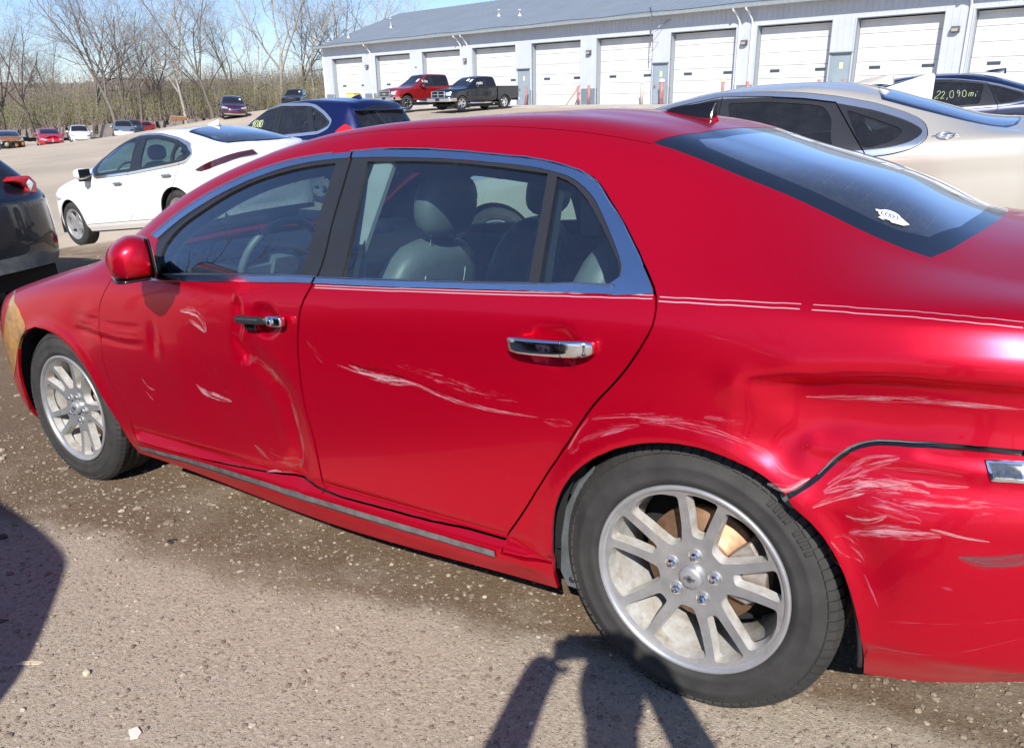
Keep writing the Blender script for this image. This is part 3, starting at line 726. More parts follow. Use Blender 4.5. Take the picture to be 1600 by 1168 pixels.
RED_POLY={
 'chrome_top_front':[[-2.15,1.084],[-2.114,1.106],[-2.079,1.128],[-2.043,1.149],[-2.005,1.169],[-1.966,1.188],[-1.926,1.206],[-1.886,1.222],[-1.845,1.238],[-1.803,1.252],[-1.76,1.265],[-1.717,1.278],[-1.672,1.289],[-1.627,1.299],[-1.583,1.308],[-1.538,1.316],[-1.494,1.323],[-1.449,1.329],[-1.405,1.333],[-1.361,1.336],[-1.317,1.339],[-1.274,1.34],[-1.231,1.341],[-1.189,1.342],[-1.178,1.326],[-1.221,1.325],[-1.264,1.324],[-1.308,1.322],[-1.352,1.32],[-1.396,1.316],[-1.441,1.311],[-1.485,1.305],[-1.529,1.297],[-1.573,1.288],[-1.617,1.278],[-1.662,1.268],[-1.705,1.255],[-1.748,1.242],[-1.79,1.228],[-1.831,1.213],[-1.872,1.196],[-1.912,1.179],[-1.951,1.161],[-1.99,1.141],[-2.026,1.12],[-2.06,1.098],[-2.095,1.075]],
 'chrome_top_rear':[[-1.196,1.342],[-1.155,1.343],[-1.115,1.344],[-1.077,1.345],[-1.039,1.344],[-1.001,1.343],[-0.963,1.341],[-0.926,1.339],[-0.889,1.337],[-0.853,1.334],[-0.818,1.331],[-0.782,1.328],[-0.748,1.325],[-0.714,1.321],[-0.681,1.317],[-0.648,1.314],[-0.617,1.31],[-0.585,1.307],[-0.555,1.304],[-0.524,1.299],[-0.494,1.294],[-0.464,1.288],[-0.435,1.281],[-0.407,1.273],[-0.379,1.265],[-0.352,1.253],[-0.326,1.239],[-0.304,1.221],[-0.283,1.201],[-0.262,1.183],[-0.241,1.166],[-0.221,1.148],[-0.203,1.13],[-0.185,1.112],[-0.167,1.094],[-0.15,1.077],[-0.134,1.059],[-0.118,1.042],[-0.103,1.025],[-0.089,1.008],[-0.187,0.999],[-0.203,1.022],[-0.182,1.038],[-0.187,1.058],[-0.2,1.077],[-0.216,1.096],[-0.233,1.115],[-0.251,1.135],[-0.269,1.154],[-0.288,1.174],[-0.308,1.194],[-0.33,1.212],[-0.355,1.229],[-0.382,1.244],[-0.41,1.256],[-0.44,1.264],[-0.47,1.271],[-0.5,1.277],[-0.531,1.282],[-0.563,1.286],[-0.594,1.29],[-0.627,1.293],[-0.659,1.296],[-0.693,1.3],[-0.727,1.303],[-0.762,1.306],[-0.797,1.309],[-0.833,1.312],[-0.87,1.314],[-0.907,1.316],[-0.944,1.318],[-0.983,1.32],[-1.021,1.322],[-1.061,1.323],[-1.101,1.324],[-1.142,1.325],[-1.185,1.325]],
 'chrome_belt_front':[[-2.322,0.937],[-2.273,0.94],[-2.224,0.944],[-2.177,0.947],[-2.13,0.95],[-2.085,0.953],[-2.04,0.956],[-1.997,0.959],[-1.954,0.962],[-1.908,0.964],[-1.863,0.966],[-1.82,0.968],[-1.777,0.969],[-1.735,0.971],[-1.693,0.973],[-1.653,0.975],[-1.613,0.977],[-1.574,0.978],[-1.535,0.98],[-1.497,0.981],[-1.46,0.983],[-1.424,0.984],[-1.388,0.986],[-1.352,0.987],[-1.318,0.989],[-1.283,0.99],[-1.25,0.992],[-1.227,0.992],[-1.204,0.993],[-1.181,0.993],[-1.177,0.974],[-1.209,0.972],[-1.242,0.971],[-1.276,0.97],[-1.31,0.968],[-1.344,0.967],[-1.38,0.965],[-1.416,0.963],[-1.452,0.962],[-1.489,0.96],[-1.527,0.958],[-1.565,0.957],[-1.604,0.955],[-1.644,0.953],[-1.684,0.952],[-1.725,0.95],[-1.767,0.948],[-1.81,0.946],[-1.854,0.944],[-1.898,0.942],[-1.944,0.94],[-1.986,0.939],[-2.029,0.937],[-2.073,0.935],[-2.118,0.934],[-2.163,0.932],[-2.21,0.93],[-2.258,0.928],[-2.306,0.926]],
 'chrome_belt_rear':[[-1.194,0.991],[-1.163,0.992],[-1.132,0.992],[-1.102,0.993],[-1.072,0.994],[-1.043,0.995],[-1.014,0.995],[-0.985,0.996],[-0.957,0.997],[-0.929,0.997],[-0.902,0.998],[-0.874,0.999],[-0.846,0.999],[-0.819,1.0],[-0.793,1.001],[-0.766,1.002],[-0.74,1.002],[-0.715,1.003],[-0.689,1.004],[-0.664,1.005],[-0.64,1.005],[-0.616,1.006],[-0.592,1.007],[-0.568,1.007],[-0.545,1.008],[-0.522,1.008],[-0.5,1.009],[-0.477,1.01],[-0.455,1.01],[-0.434,1.011],[-0.412,1.012],[-0.392,1.013],[-0.371,1.014],[-0.351,1.015],[-0.33,1.015],[-0.311,1.016],[-0.291,1.017],[-0.272,1.018],[-0.253,1.019],[-0.234,1.02],[-0.215,1.021],[-0.197,1.022],[-0.188,1.011],[-0.18,1.001],[-0.197,1.001],[-0.215,1.0],[-0.234,1.0],[-0.252,0.999],[-0.271,0.999],[-0.29,0.999],[-0.309,0.998],[-0.328,0.998],[-0.348,0.997],[-0.368,0.997],[-0.388,0.997],[-0.408,0.996],[-0.429,0.996],[-0.45,0.995],[-0.472,0.994],[-0.494,0.994],[-0.517,0.993],[-0.54,0.992],[-0.563,0.991],[-0.586,0.99],[-0.61,0.989],[-0.634,0.989],[-0.659,0.988],[-0.683,0.987],[-0.709,0.986],[-0.734,0.985],[-0.76,0.984],[-0.786,0.983],[-0.813,0.982],[-0.84,0.981],[-0.867,0.98],[-0.895,0.979],[-0.923,0.978],[-0.951,0.978],[-0.979,0.977],[-1.008,0.976],[-1.037,0.976],[-1.067,0.975],[-1.097,0.974],[-1.128,0.974],[-1.159,0.973],[-1.19,0.972]],
 'glass_front':[[-1.994,0.967],[-2.008,0.983],[-2.022,0.999],[-2.031,1.014],[-2.039,1.03],[-2.035,1.044],[-2.031,1.059],[-2.021,1.072],[-2.012,1.086],[-1.999,1.098],[-1.986,1.11],[-1.971,1.121],[-1.955,1.132],[-1.937,1.142],[-1.918,1.152],[-1.899,1.161],[-1.881,1.17],[-1.862,1.179],[-1.844,1.188],[-1.825,1.197],[-1.807,1.205],[-1.787,1.213],[-1.768,1.221],[-1.748,1.229],[-1.728,1.236],[-1.707,1.243],[-1.687,1.249],[-1.666,1.256],[-1.645,1.261],[-1.623,1.267],[-1.602,1.272],[-1.58,1.277],[-1.558,1.281],[-1.536,1.285],[-1.514,1.289],[-1.492,1.292],[-1.47,1.296],[-1.448,1.299],[-1.426,1.302],[-1.404,1.304],[-1.383,1.306],[-1.361,1.308],[-1.339,1.31],[-1.318,1.311],[-1.296,1.313],[-1.275,1.313],[-1.254,1.314],[-1.252,1.312],[-1.25,1.292],[-1.249,1.272],[-1.248,1.253],[-1.247,1.233],[-1.247,1.213],[-1.246,1.193],[-1.246,1.174],[-1.247,1.154],[-1.247,1.134],[-1.248,1.115],[-1.248,1.095],[-1.249,1.076],[-1.25,1.056],[-1.252,1.037],[-1.253,1.017],[-1.255,0.998],[-1.288,0.996],[-1.322,0.995],[-1.356,0.994],[-1.391,0.992],[-1.427,0.991],[-1.463,0.989],[-1.499,0.988],[-1.536,0.986],[-1.574,0.985],[-1.613,0.983],[-1.652,0.982],[-1.692,0.98],[-1.733,0.978],[-1.774,0.976],[-1.816,0.975],[-1.859,0.973],[-1.903,0.971],[-1.948,0.969]],
 'glass_rear':[[-1.116,1.314],[-1.093,1.314],[-1.07,1.314],[-1.047,1.314],[-1.028,1.313],[-1.009,1.312],[-0.99,1.312],[-0.971,1.311],[-0.953,1.31],[-0.934,1.31],[-0.916,1.309],[-0.898,1.308],[-0.88,1.307],[-0.862,1.306],[-0.844,1.305],[-0.826,1.304],[-0.809,1.303],[-0.791,1.302],[-0.774,1.3],[-0.756,1.299],[-0.739,1.297],[-0.722,1.296],[-0.705,1.294],[-0.689,1.292],[-0.672,1.29],[-0.656,1.288],[-0.64,1.287],[-0.624,1.285],[-0.608,1.283],[-0.592,1.281],[-0.576,1.279],[-0.561,1.277],[-0.545,1.275],[-0.53,1.273],[-0.515,1.271],[-0.5,1.269],[-0.485,1.267],[-0.471,1.265],[-0.467,1.248],[-0.463,1.231],[-0.459,1.214],[-0.456,1.197],[-0.452,1.18],[-0.449,1.163],[-0.446,1.147],[-0.443,1.13],[-0.44,1.114],[-0.437,1.098],[-0.434,1.082],[-0.432,1.066],[-0.429,1.05],[-0.427,1.034],[-0.425,1.018],[-0.447,1.017],[-0.469,1.016],[-0.492,1.015],[-0.515,1.014],[-0.538,1.014],[-0.562,1.013],[-0.586,1.012],[-0.61,1.011],[-0.635,1.01],[-0.66,1.009],[-0.686,1.009],[-0.711,1.008],[-0.738,1.007],[-0.764,1.006],[-0.791,1.005],[-0.818,1.004],[-0.846,1.003],[-0.874,1.002],[-0.903,1.001],[-0.93,1.0],[-0.958,1.0],[-0.986,0.999],[-1.014,0.999],[-1.043,0.998],[-1.072,0.998],[-1.073,1.017],[-1.075,1.036],[-1.076,1.056],[-1.078,1.075],[-1.08,1.095],[-1.082,1.114],[-1.085,1.134],[-1.087,1.153],[-1.09,1.173],[-1.093,1.193],[-1.096,1.213],[-1.099,1.233],[-1.103,1.253],[-1.107,1.273],[-1.111,1.293]],
 'glass_quarter':[[-0.442,1.258],[-0.428,1.253],[-0.413,1.249],[-0.399,1.242],[-0.386,1.236],[-0.373,1.228],[-0.36,1.219],[-0.348,1.211],[-0.336,1.202],[-0.326,1.192],[-0.315,1.183],[-0.305,1.173],[-0.295,1.164],[-0.285,1.154],[-0.275,1.145],[-0.266,1.136],[-0.257,1.126],[-0.247,1.117],[-0.238,1.108],[-0.229,1.099],[-0.22,1.089],[-0.212,1.08],[-0.203,1.071],[-0.197,1.061],[-0.19,1.052],[-0.19,1.042],[-0.189,1.033],[-0.199,1.028],[-0.209,1.024],[-0.226,1.023],[-0.244,1.022],[-0.262,1.022],[-0.28,1.021],[-0.299,1.02],[-0.318,1.019],[-0.336,1.019],[-0.356,1.018],[-0.375,1.017],[-0.395,1.016],[-0.397,1.032],[-0.399,1.047],[-0.402,1.063],[-0.405,1.079],[-0.408,1.095],[-0.411,1.111],[-0.414,1.127],[-0.417,1.143],[-0.42,1.159],[-0.424,1.175],[-0.427,1.191],[-0.431,1.208],[-0.434,1.225],[-0.438,1.241]],
 'black_front':[[-2.092,1.055],[-2.095,1.075],[-2.077,1.086],[-2.06,1.098],[-2.043,1.109],[-2.026,1.12],[-2.008,1.131],[-1.99,1.141],[-1.971,1.151],[-1.951,1.161],[-1.932,1.17],[-1.912,1.179],[-1.892,1.188],[-1.872,1.196],[-1.851,1.204],[-1.831,1.213],[-1.81,1.22],[-1.79,1.228],[-1.769,1.235],[-1.748,1.242],[-1.726,1.249],[-1.705,1.255],[-1.683,1.262],[-1.662,1.268],[-1.639,1.273],[-1.617,1.278],[-1.595,1.283],[-1.573,1.288],[-1.551,1.293],[-1.529,1.297],[-1.507,1.301],[-1.485,1.305],[-1.463,1.308],[-1.441,1.311],[-1.418,1.313],[-1.396,1.316],[-1.374,1.318],[-1.352,1.32],[-1.33,1.321],[-1.308,1.322],[-1.286,1.323],[-1.264,1.324],[-1.243,1.325],[-1.221,1.325],[-1.2,1.325],[-1.178,1.326],[-1.178,1.325],[-1.176,1.305],[-1.174,1.285],[-1.173,1.265],[-1.173,1.245],[-1.172,1.226],[-1.172,1.206],[-1.172,1.187],[-1.173,1.167],[-1.173,1.147],[-1.174,1.128],[-1.174,1.109],[-1.175,1.089],[-1.177,1.07],[-1.178,1.05],[-1.18,1.031],[-1.181,1.012],[-1.184,0.992],[-1.217,0.992],[-1.25,0.993],[-1.284,0.991],[-1.318,0.99],[-1.353,0.988],[-1.388,0.987],[-1.424,0.985],[-1.461,0.984],[-1.498,0.982],[-1.535,0.981],[-1.574,0.979],[-1.613,0.977],[-1.653,0.976],[-1.694,0.974],[-1.735,0.972],[-1.777,0.971],[-1.82,0.969],[-1.864,0.967],[-1.909,0.965],[-1.954,0.963],[-1.998,0.96],[-2.043,0.956],[-2.053,0.981],[-2.064,1.006],[-2.077,1.031]],
 'black_rear':[[-1.186,1.325],[-1.185,1.325],[-1.164,1.325],[-1.142,1.325],[-1.121,1.324],[-1.101,1.324],[-1.081,1.323],[-1.061,1.323],[-1.041,1.322],[-1.021,1.322],[-1.002,1.321],[-0.983,1.32],[-0.963,1.319],[-0.944,1.318],[-0.926,1.317],[-0.907,1.316],[-0.888,1.315],[-0.87,1.314],[-0.851,1.313],[-0.833,1.312],[-0.815,1.31],[-0.797,1.309],[-0.779,1.307],[-0.762,1.306],[-0.744,1.304],[-0.727,1.303],[-0.71,1.301],[-0.693,1.3],[-0.676,1.298],[-0.659,1.296],[-0.643,1.295],[-0.627,1.293],[-0.61,1.291],[-0.594,1.29],[-0.578,1.288],[-0.563,1.286],[-0.547,1.284],[-0.531,1.282],[-0.516,1.28],[-0.5,1.277],[-0.485,1.274],[-0.47,1.271],[-0.455,1.268],[-0.44,1.264],[-0.425,1.26],[-0.41,1.256],[-0.396,1.25],[-0.382,1.244],[-0.369,1.237],[-0.355,1.229],[-0.343,1.221],[-0.33,1.212],[-0.319,1.203],[-0.308,1.194],[-0.298,1.184],[-0.288,1.174],[-0.278,1.164],[-0.269,1.154],[-0.26,1.145],[-0.251,1.135],[-0.242,1.125],[-0.233,1.115],[-0.225,1.106],[-0.216,1.096],[-0.208,1.087],[-0.2,1.077],[-0.193,1.068],[-0.187,1.058],[-0.184,1.048],[-0.182,1.038],[-0.189,1.032],[-0.196,1.025],[-0.208,1.021],[-0.227,1.02],[-0.246,1.019],[-0.266,1.018],[-0.286,1.018],[-0.306,1.017],[-0.327,1.016],[-0.348,1.015],[-0.369,1.014],[-0.39,1.013],[-0.412,1.012],[-0.434,1.011],[-0.455,1.01],[-0.477,1.01],[-0.5,1.009],[-0.522,1.008],[-0.545,1.008],[-0.568,1.007],[-0.592,1.006],[-0.616,1.006],[-0.64,1.005],[-0.664,1.004],[-0.689,1.004],[-0.715,1.003],[-0.74,1.002],[-0.766,1.001],[-0.792,1.001],[-0.819,1.0],[-0.846,0.999],[-0.874,0.998],[-0.902,0.998],[-0.929,0.997],[-0.956,0.996],[-0.984,0.996],[-1.013,0.995],[-1.041,0.994],[-1.071,0.994],[-1.1,0.993],[-1.13,0.992],[-1.161,0.992],[-1.192,0.991],[-1.189,1.01],[-1.188,1.03],[-1.186,1.049],[-1.185,1.069],[-1.184,1.088],[-1.183,1.108],[-1.182,1.127],[-1.181,1.147],[-1.181,1.166],[-1.18,1.186],[-1.18,1.206],[-1.181,1.226],[-1.181,1.245],[-1.182,1.265],[-1.183,1.285],[-1.184,1.305]],
 'door_front':[[-2.314,0.939],[-2.331,0.915],[-2.355,0.89],[-2.37,0.869],[-2.386,0.848],[-2.405,0.826],[-2.41,0.805],[-2.417,0.784],[-2.424,0.762],[-2.425,0.736],[-2.427,0.71],[-2.429,0.683],[-2.431,0.66],[-2.434,0.636],[-2.437,0.612],[-2.441,0.588],[-2.432,0.561],[-2.424,0.534],[-2.415,0.506],[-2.401,0.483],[-2.386,0.46],[-2.372,0.436],[-2.362,0.415],[-2.353,0.394],[-2.344,0.372],[-2.344,0.345],[-2.345,0.318],[-2.332,0.297],[-2.319,0.275],[-2.272,0.275],[-2.225,0.276],[-2.178,0.277],[-2.132,0.278],[-2.087,0.279],[-2.043,0.28],[-1.998,0.282],[-1.954,0.284],[-1.911,0.285],[-1.869,0.287],[-1.827,0.289],[-1.786,0.29],[-1.746,0.293],[-1.706,0.295],[-1.667,0.297],[-1.629,0.299],[-1.591,0.301],[-1.554,0.303],[-1.518,0.305],[-1.482,0.307],[-1.446,0.309],[-1.411,0.31],[-1.377,0.312],[-1.343,0.314],[-1.315,0.312],[-1.287,0.311],[-1.26,0.309],[-1.233,0.308],[-1.232,0.334],[-1.231,0.361],[-1.23,0.387],[-1.231,0.408],[-1.231,0.429],[-1.232,0.449],[-1.233,0.47],[-1.237,0.492],[-1.24,0.513],[-1.244,0.535],[-1.248,0.557],[-1.249,0.577],[-1.251,0.598],[-1.252,0.618],[-1.254,0.638],[-1.256,0.658],[-1.255,0.679],[-1.255,0.699],[-1.255,0.72],[-1.256,0.74],[-1.256,0.76],[-1.253,0.782],[-1.249,0.805],[-1.245,0.827],[-1.242,0.849],[-1.235,0.87],[-1.229,0.89],[-1.225,0.91],[-1.215,0.926],[-1.205,0.942],[-1.197,0.957],[-1.189,0.969],[-1.182,0.98],[-1.18,1.0],[-1.179,1.02],[-1.178,1.04],[-1.177,1.06],[-1.177,1.08],[-1.177,1.1],[-1.177,1.12],[-1.177,1.14],[-1.177,1.16],[-1.178,1.18],[-1.179,1.2],[-1.18,1.221],[-1.181,1.241],[-1.183,1.261],[-1.184,1.282],[-1.187,1.302],[-1.19,1.323],[-1.194,1.344],[-1.221,1.343],[-1.248,1.343],[-1.276,1.342],[-1.305,1.341],[-1.338,1.339],[-1.372,1.336],[-1.406,1.334],[-1.442,1.331],[-1.47,1.327],[-1.498,1.323],[-1.526,1.319],[-1.555,1.314],[-1.585,1.31],[-1.614,1.303],[-1.643,1.296],[-1.673,1.289],[-1.703,1.283],[-1.734,1.276],[-1.762,1.266],[-1.791,1.257],[-1.82,1.247],[-1.85,1.237],[-1.881,1.227],[-1.909,1.214],[-1.938,1.201],[-1.967,1.187],[-1.997,1.174],[-2.028,1.16],[-2.053,1.145],[-2.078,1.13],[-2.104,1.115],[-2.129,1.099],[-2.155,1.084],[-2.127,1.061],[-2.102,1.038],[-2.079,1.015],[-2.117,1.003],[-2.155,0.99],[-2.194,0.978],[-2.233,0.965],[-2.273,0.952]],
 'door_rear':[[-1.194,1.344],[-1.19,1.323],[-1.187,1.302],[-1.184,1.282],[-1.183,1.261],[-1.181,1.241],[-1.18,1.221],[-1.179,1.2],[-1.178,1.18],[-1.177,1.16],[-1.177,1.14],[-1.177,1.12],[-1.177,1.1],[-1.177,1.08],[-1.177,1.06],[-1.178,1.04],[-1.179,1.02],[-1.18,1.0],[-1.182,0.98],[-1.189,0.969],[-1.197,0.957],[-1.205,0.942],[-1.215,0.926],[-1.225,0.91],[-1.229,0.89],[-1.235,0.87],[-1.242,0.849],[-1.245,0.827],[-1.249,0.805],[-1.253,0.782],[-1.256,0.76],[-1.256,0.74],[-1.255,0.72],[-1.255,0.699],[-1.255,0.679],[-1.256,0.658],[-1.254,0.638],[-1.252,0.618],[-1.251,0.598],[-1.249,0.577],[-1.248,0.557],[-1.244,0.535],[-1.24,0.513],[-1.237,0.492],[-1.233,0.47],[-1.232,0.449],[-1.231,0.429],[-1.231,0.408],[-1.23,0.387],[-1.23,0.366],[-1.231,0.344],[-1.231,0.323],[-1.232,0.301],[-1.202,0.301],[-1.172,0.301],[-1.142,0.301],[-1.113,0.301],[-1.084,0.301],[-1.056,0.301],[-1.028,0.3],[-1.0,0.3],[-0.971,0.301],[-0.943,0.301],[-0.915,0.301],[-0.887,0.301],[-0.86,0.302],[-0.833,0.302],[-0.807,0.302],[-0.78,0.303],[-0.754,0.304],[-0.729,0.305],[-0.703,0.306],[-0.678,0.307],[-0.653,0.307],[-0.629,0.308],[-0.607,0.308],[-0.586,0.308],[-0.565,0.308],[-0.544,0.308],[-0.523,0.308],[-0.505,0.331],[-0.488,0.354],[-0.472,0.377],[-0.456,0.399],[-0.44,0.421],[-0.426,0.444],[-0.411,0.465],[-0.397,0.487],[-0.384,0.508],[-0.37,0.528],[-0.357,0.548],[-0.344,0.566],[-0.332,0.585],[-0.319,0.603],[-0.307,0.621],[-0.295,0.639],[-0.283,0.656],[-0.272,0.674],[-0.26,0.691],[-0.249,0.707],[-0.238,0.724],[-0.228,0.74],[-0.215,0.754],[-0.203,0.768],[-0.191,0.782],[-0.18,0.795],[-0.168,0.809],[-0.156,0.822],[-0.144,0.835],[-0.134,0.85],[-0.124,0.865],[-0.115,0.88],[-0.106,0.894],[-0.097,0.908],[-0.091,0.92],[-0.085,0.933],[-0.08,0.944],[-0.078,0.959],[-0.077,0.974],[-0.08,0.985],[-0.083,0.996],[-0.087,1.007],[-0.087,1.007],[-0.094,1.016],[-0.101,1.025],[-0.109,1.033],[-0.116,1.042],[-0.124,1.051],[-0.132,1.06],[-0.14,1.069],[-0.149,1.078],[-0.157,1.087],[-0.166,1.096],[-0.175,1.105],[-0.184,1.114],[-0.193,1.123],[-0.203,1.132],[-0.212,1.141],[-0.222,1.15],[-0.232,1.159],[-0.242,1.169],[-0.253,1.178],[-0.264,1.187],[-0.274,1.196],[-0.285,1.205],[-0.296,1.215],[-0.307,1.225],[-0.318,1.234],[-0.33,1.243],[-0.344,1.25],[-0.357,1.257],[-0.371,1.263],[-0.385,1.268],[-0.399,1.272],[-0.414,1.277],[-0.429,1.28],[-0.443,1.284],[-0.458,1.288],[-0.473,1.291],[-0.488,1.294],[-0.504,1.297],[-0.519,1.3],[-0.535,1.302],[-0.55,1.304],[-0.566,1.306],[-0.582,1.308],[-0.598,1.31],[-0.614,1.312],[-0.63,1.313],[-0.646,1.315],[-0.663,1.317],[-0.68,1.319],[-0.697,1.321],[-0.714,1.323],[-0.731,1.324],[-0.748,1.326],[-0.766,1.328],[-0.784,1.329],[-0.802,1.331],[-0.82,1.333],[-0.838,1.334],[-0.856,1.336],[-0.875,1.337],[-0.893,1.338],[-0.912,1.339],[-0.93,1.34],[-0.949,1.341],[-0.968,1.342],[-0.987,1.343],[-1.007,1.343],[-1.026,1.344],[-1.046,1.345],[-1.066,1.347],[-1.091,1.346],[-1.116,1.346],[-1.141,1.345],[-1.167,1.344]],
 'gap_fender':[[-2.314,0.939],[-2.338,0.908],[-2.368,0.875],[-2.397,0.839],[-2.415,0.801],[-2.424,0.762],[-2.428,0.723],[-2.429,0.685],[-2.435,0.645],[-2.441,0.605],[-2.438,0.567],[-2.426,0.53],[-2.41,0.495],[-2.388,0.463],[-2.369,0.429],[-2.351,0.395],[-2.343,0.358],[-2.345,0.316],[-2.342,0.276]],
 'gap_mid':[[-1.193,1.344],[-1.188,1.317],[-1.185,1.29],[-1.182,1.263],[-1.18,1.237],[-1.179,1.21],[-1.178,1.184],[-1.177,1.158],[-1.176,1.131],[-1.173,1.104],[-1.17,1.078],[-1.169,1.051],[-1.17,1.025],[-1.175,1.0],[-1.185,0.976],[-1.2,0.952],[-1.216,0.926],[-1.228,0.899],[-1.236,0.869],[-1.243,0.839],[-1.25,0.808],[-1.255,0.777],[-1.257,0.746],[-1.257,0.715],[-1.257,0.685],[-1.256,0.654],[-1.254,0.622],[-1.252,0.591],[-1.248,0.56],[-1.243,0.529],[-1.237,0.499],[-1.233,0.467],[-1.231,0.435],[-1.23,0.402],[-1.23,0.368],[-1.231,0.334],[-1.233,0.298]],
 'gap_rear':[[-1.066,1.347],[-1.027,1.345],[-0.989,1.343],[-0.952,1.341],[-0.915,1.34],[-0.879,1.338],[-0.843,1.335],[-0.807,1.332],[-0.772,1.329],[-0.737,1.326],[-0.703,1.322],[-0.67,1.318],[-0.638,1.315],[-0.606,1.311],[-0.575,1.308],[-0.544,1.304],[-0.514,1.3],[-0.483,1.294],[-0.454,1.287],[-0.425,1.28],[-0.396,1.272],[-0.368,1.262],[-0.341,1.25],[-0.317,1.234],[-0.295,1.215],[-0.274,1.196],[-0.253,1.178],[-0.233,1.16],[-0.213,1.142],[-0.195,1.124],[-0.177,1.106],[-0.159,1.089],[-0.143,1.071],[-0.126,1.054],[-0.11,1.037],[-0.095,1.02],[-0.084,1.002],[-0.078,0.983],[-0.077,0.963],[-0.08,0.943],[-0.088,0.924],[-0.099,0.904],[-0.11,0.885],[-0.123,0.865],[-0.137,0.845],[-0.152,0.826],[-0.169,0.806],[-0.186,0.787],[-0.204,0.768],[-0.221,0.748],[-0.237,0.727],[-0.252,0.705],[-0.267,0.683],[-0.282,0.659],[-0.297,0.636],[-0.314,0.612],[-0.33,0.587],[-0.348,0.562],[-0.365,0.537],[-0.382,0.51],[-0.4,0.483],[-0.417,0.456],[-0.436,0.427],[-0.456,0.398],[-0.477,0.369],[-0.5,0.339],[-0.523,0.308]],
 'gap_bottom':[[-2.342,0.276],[-2.274,0.277],[-2.208,0.277],[-2.143,0.278],[-2.079,0.279],[-2.016,0.281],[-1.954,0.283],[-1.893,0.285],[-1.834,0.288],[-1.776,0.291],[-1.719,0.294],[-1.663,0.297],[-1.608,0.3],[-1.555,0.303],[-1.503,0.306],[-1.451,0.31],[-1.401,0.314],[-1.354,0.314],[-1.31,0.311],[-1.269,0.305],[-1.228,0.301],[-1.186,0.299],[-1.144,0.298],[-1.102,0.299],[-1.06,0.299],[-1.02,0.3],[-0.98,0.3],[-0.941,0.301],[-0.903,0.301],[-0.866,0.301],[-0.829,0.302],[-0.792,0.302],[-0.756,0.304],[-0.721,0.305],[-0.686,0.307],[-0.652,0.308],[-0.619,0.308],[-0.586,0.308],[-0.554,0.308],[-0.523,0.308]],
 'arch_rear':[[-0.407,0.185],[-0.397,0.185],[-0.387,0.2],[-0.375,0.232],[-0.371,0.25],[-0.369,0.267],[-0.366,0.283],[-0.364,0.299],[-0.362,0.314],[-0.36,0.33],[-0.358,0.345],[-0.356,0.36],[-0.354,0.375],[-0.353,0.39],[-0.35,0.405],[-0.348,0.42],[-0.345,0.434],[-0.342,0.449],[-0.337,0.463],[-0.332,0.477],[-0.326,0.491],[-0.319,0.505],[-0.312,0.518],[-0.304,0.531],[-0.295,0.544],[-0.287,0.556],[-0.276,0.567],[-0.266,0.578],[-0.255,0.588],[-0.244,0.598],[-0.232,0.607],[-0.221,0.616],[-0.209,0.624],[-0.197,0.631],[-0.185,0.638],[-0.174,0.645],[-0.162,0.651],[-0.15,0.656],[-0.137,0.661],[-0.125,0.666],[-0.113,0.67],[-0.101,0.674],[-0.089,0.677],[-0.077,0.68],[-0.066,0.682],[-0.054,0.685],[-0.042,0.686],[-0.031,0.688],[-0.019,0.689],[-0.008,0.69],[0.003,0.69],[0.014,0.69],[0.025,0.69],[0.036,0.69],[0.047,0.689],[0.057,0.688],[0.067,0.686],[0.078,0.684],[0.088,0.682],[0.098,0.68],[0.107,0.677],[0.117,0.675],[0.127,0.671],[0.136,0.668],[0.145,0.665],[0.154,0.661],[0.163,0.657],[0.172,0.653],[0.18,0.649],[0.189,0.644],[0.197,0.639],[0.205,0.635],[0.213,0.63],[0.221,0.625],[0.228,0.618],[0.234,0.61],[0.239,0.603],[0.245,0.595],[0.253,0.589],[0.26,0.584],[0.268,0.578],[0.275,0.573],[0.282,0.567],[0.289,0.56],[0.295,0.553],[0.302,0.546],[0.308,0.539],[0.313,0.531],[0.319,0.523],[0.324,0.516],[0.329,0.507],[0.334,0.499],[0.339,0.49],[0.343,0.481],[0.348,0.472],[0.352,0.463],[0.356,0.453],[0.359,0.444],[0.363,0.434],[0.366,0.424],[0.369,0.413],[0.372,0.403],[0.375,0.392],[0.377,0.382],[0.38,0.371],[0.382,0.359],[0.384,0.348],[0.386,0.336],[0.387,0.324],[0.389,0.311],[0.39,0.298],[0.391,0.285],[0.392,0.27],[0.392,0.253],[0.39,0.225],[0.388,0.197],[0.387,0.195]],
 'arch_front':[[-3.332,0.191],[-3.236,0.241],[-3.227,0.291],[-3.231,0.337],[-3.23,0.384],[-3.221,0.432],[-3.204,0.482],[-3.178,0.532],[-3.15,0.582],[-3.107,0.63],[-3.043,0.672],[-2.951,0.695],[-2.864,0.693],[-2.792,0.68],[-2.733,0.659],[-2.685,0.634],[-2.646,0.605],[-2.612,0.575],[-2.579,0.544],[-2.55,0.512],[-2.524,0.48],[-2.501,0.446],[-2.481,0.411],[-2.462,0.376],[-2.444,0.34],[-2.427,0.304],[-2.413,0.267]],
 'gap_bumper':[[0.231,0.616],[0.249,0.63],[0.266,0.644],[0.281,0.659],[0.294,0.676],[0.307,0.693],[0.321,0.709],[0.335,0.723],[0.351,0.733],[0.368,0.74],[0.386,0.745],[0.403,0.747],[0.42,0.749],[0.437,0.75],[0.454,0.752],[0.468,0.754],[0.486,0.755],[0.502,0.756],[0.518,0.757],[0.533,0.758],[0.549,0.758],[0.564,0.759],[0.579,0.759],[0.594,0.759],[0.609,0.759],[0.623,0.759]],
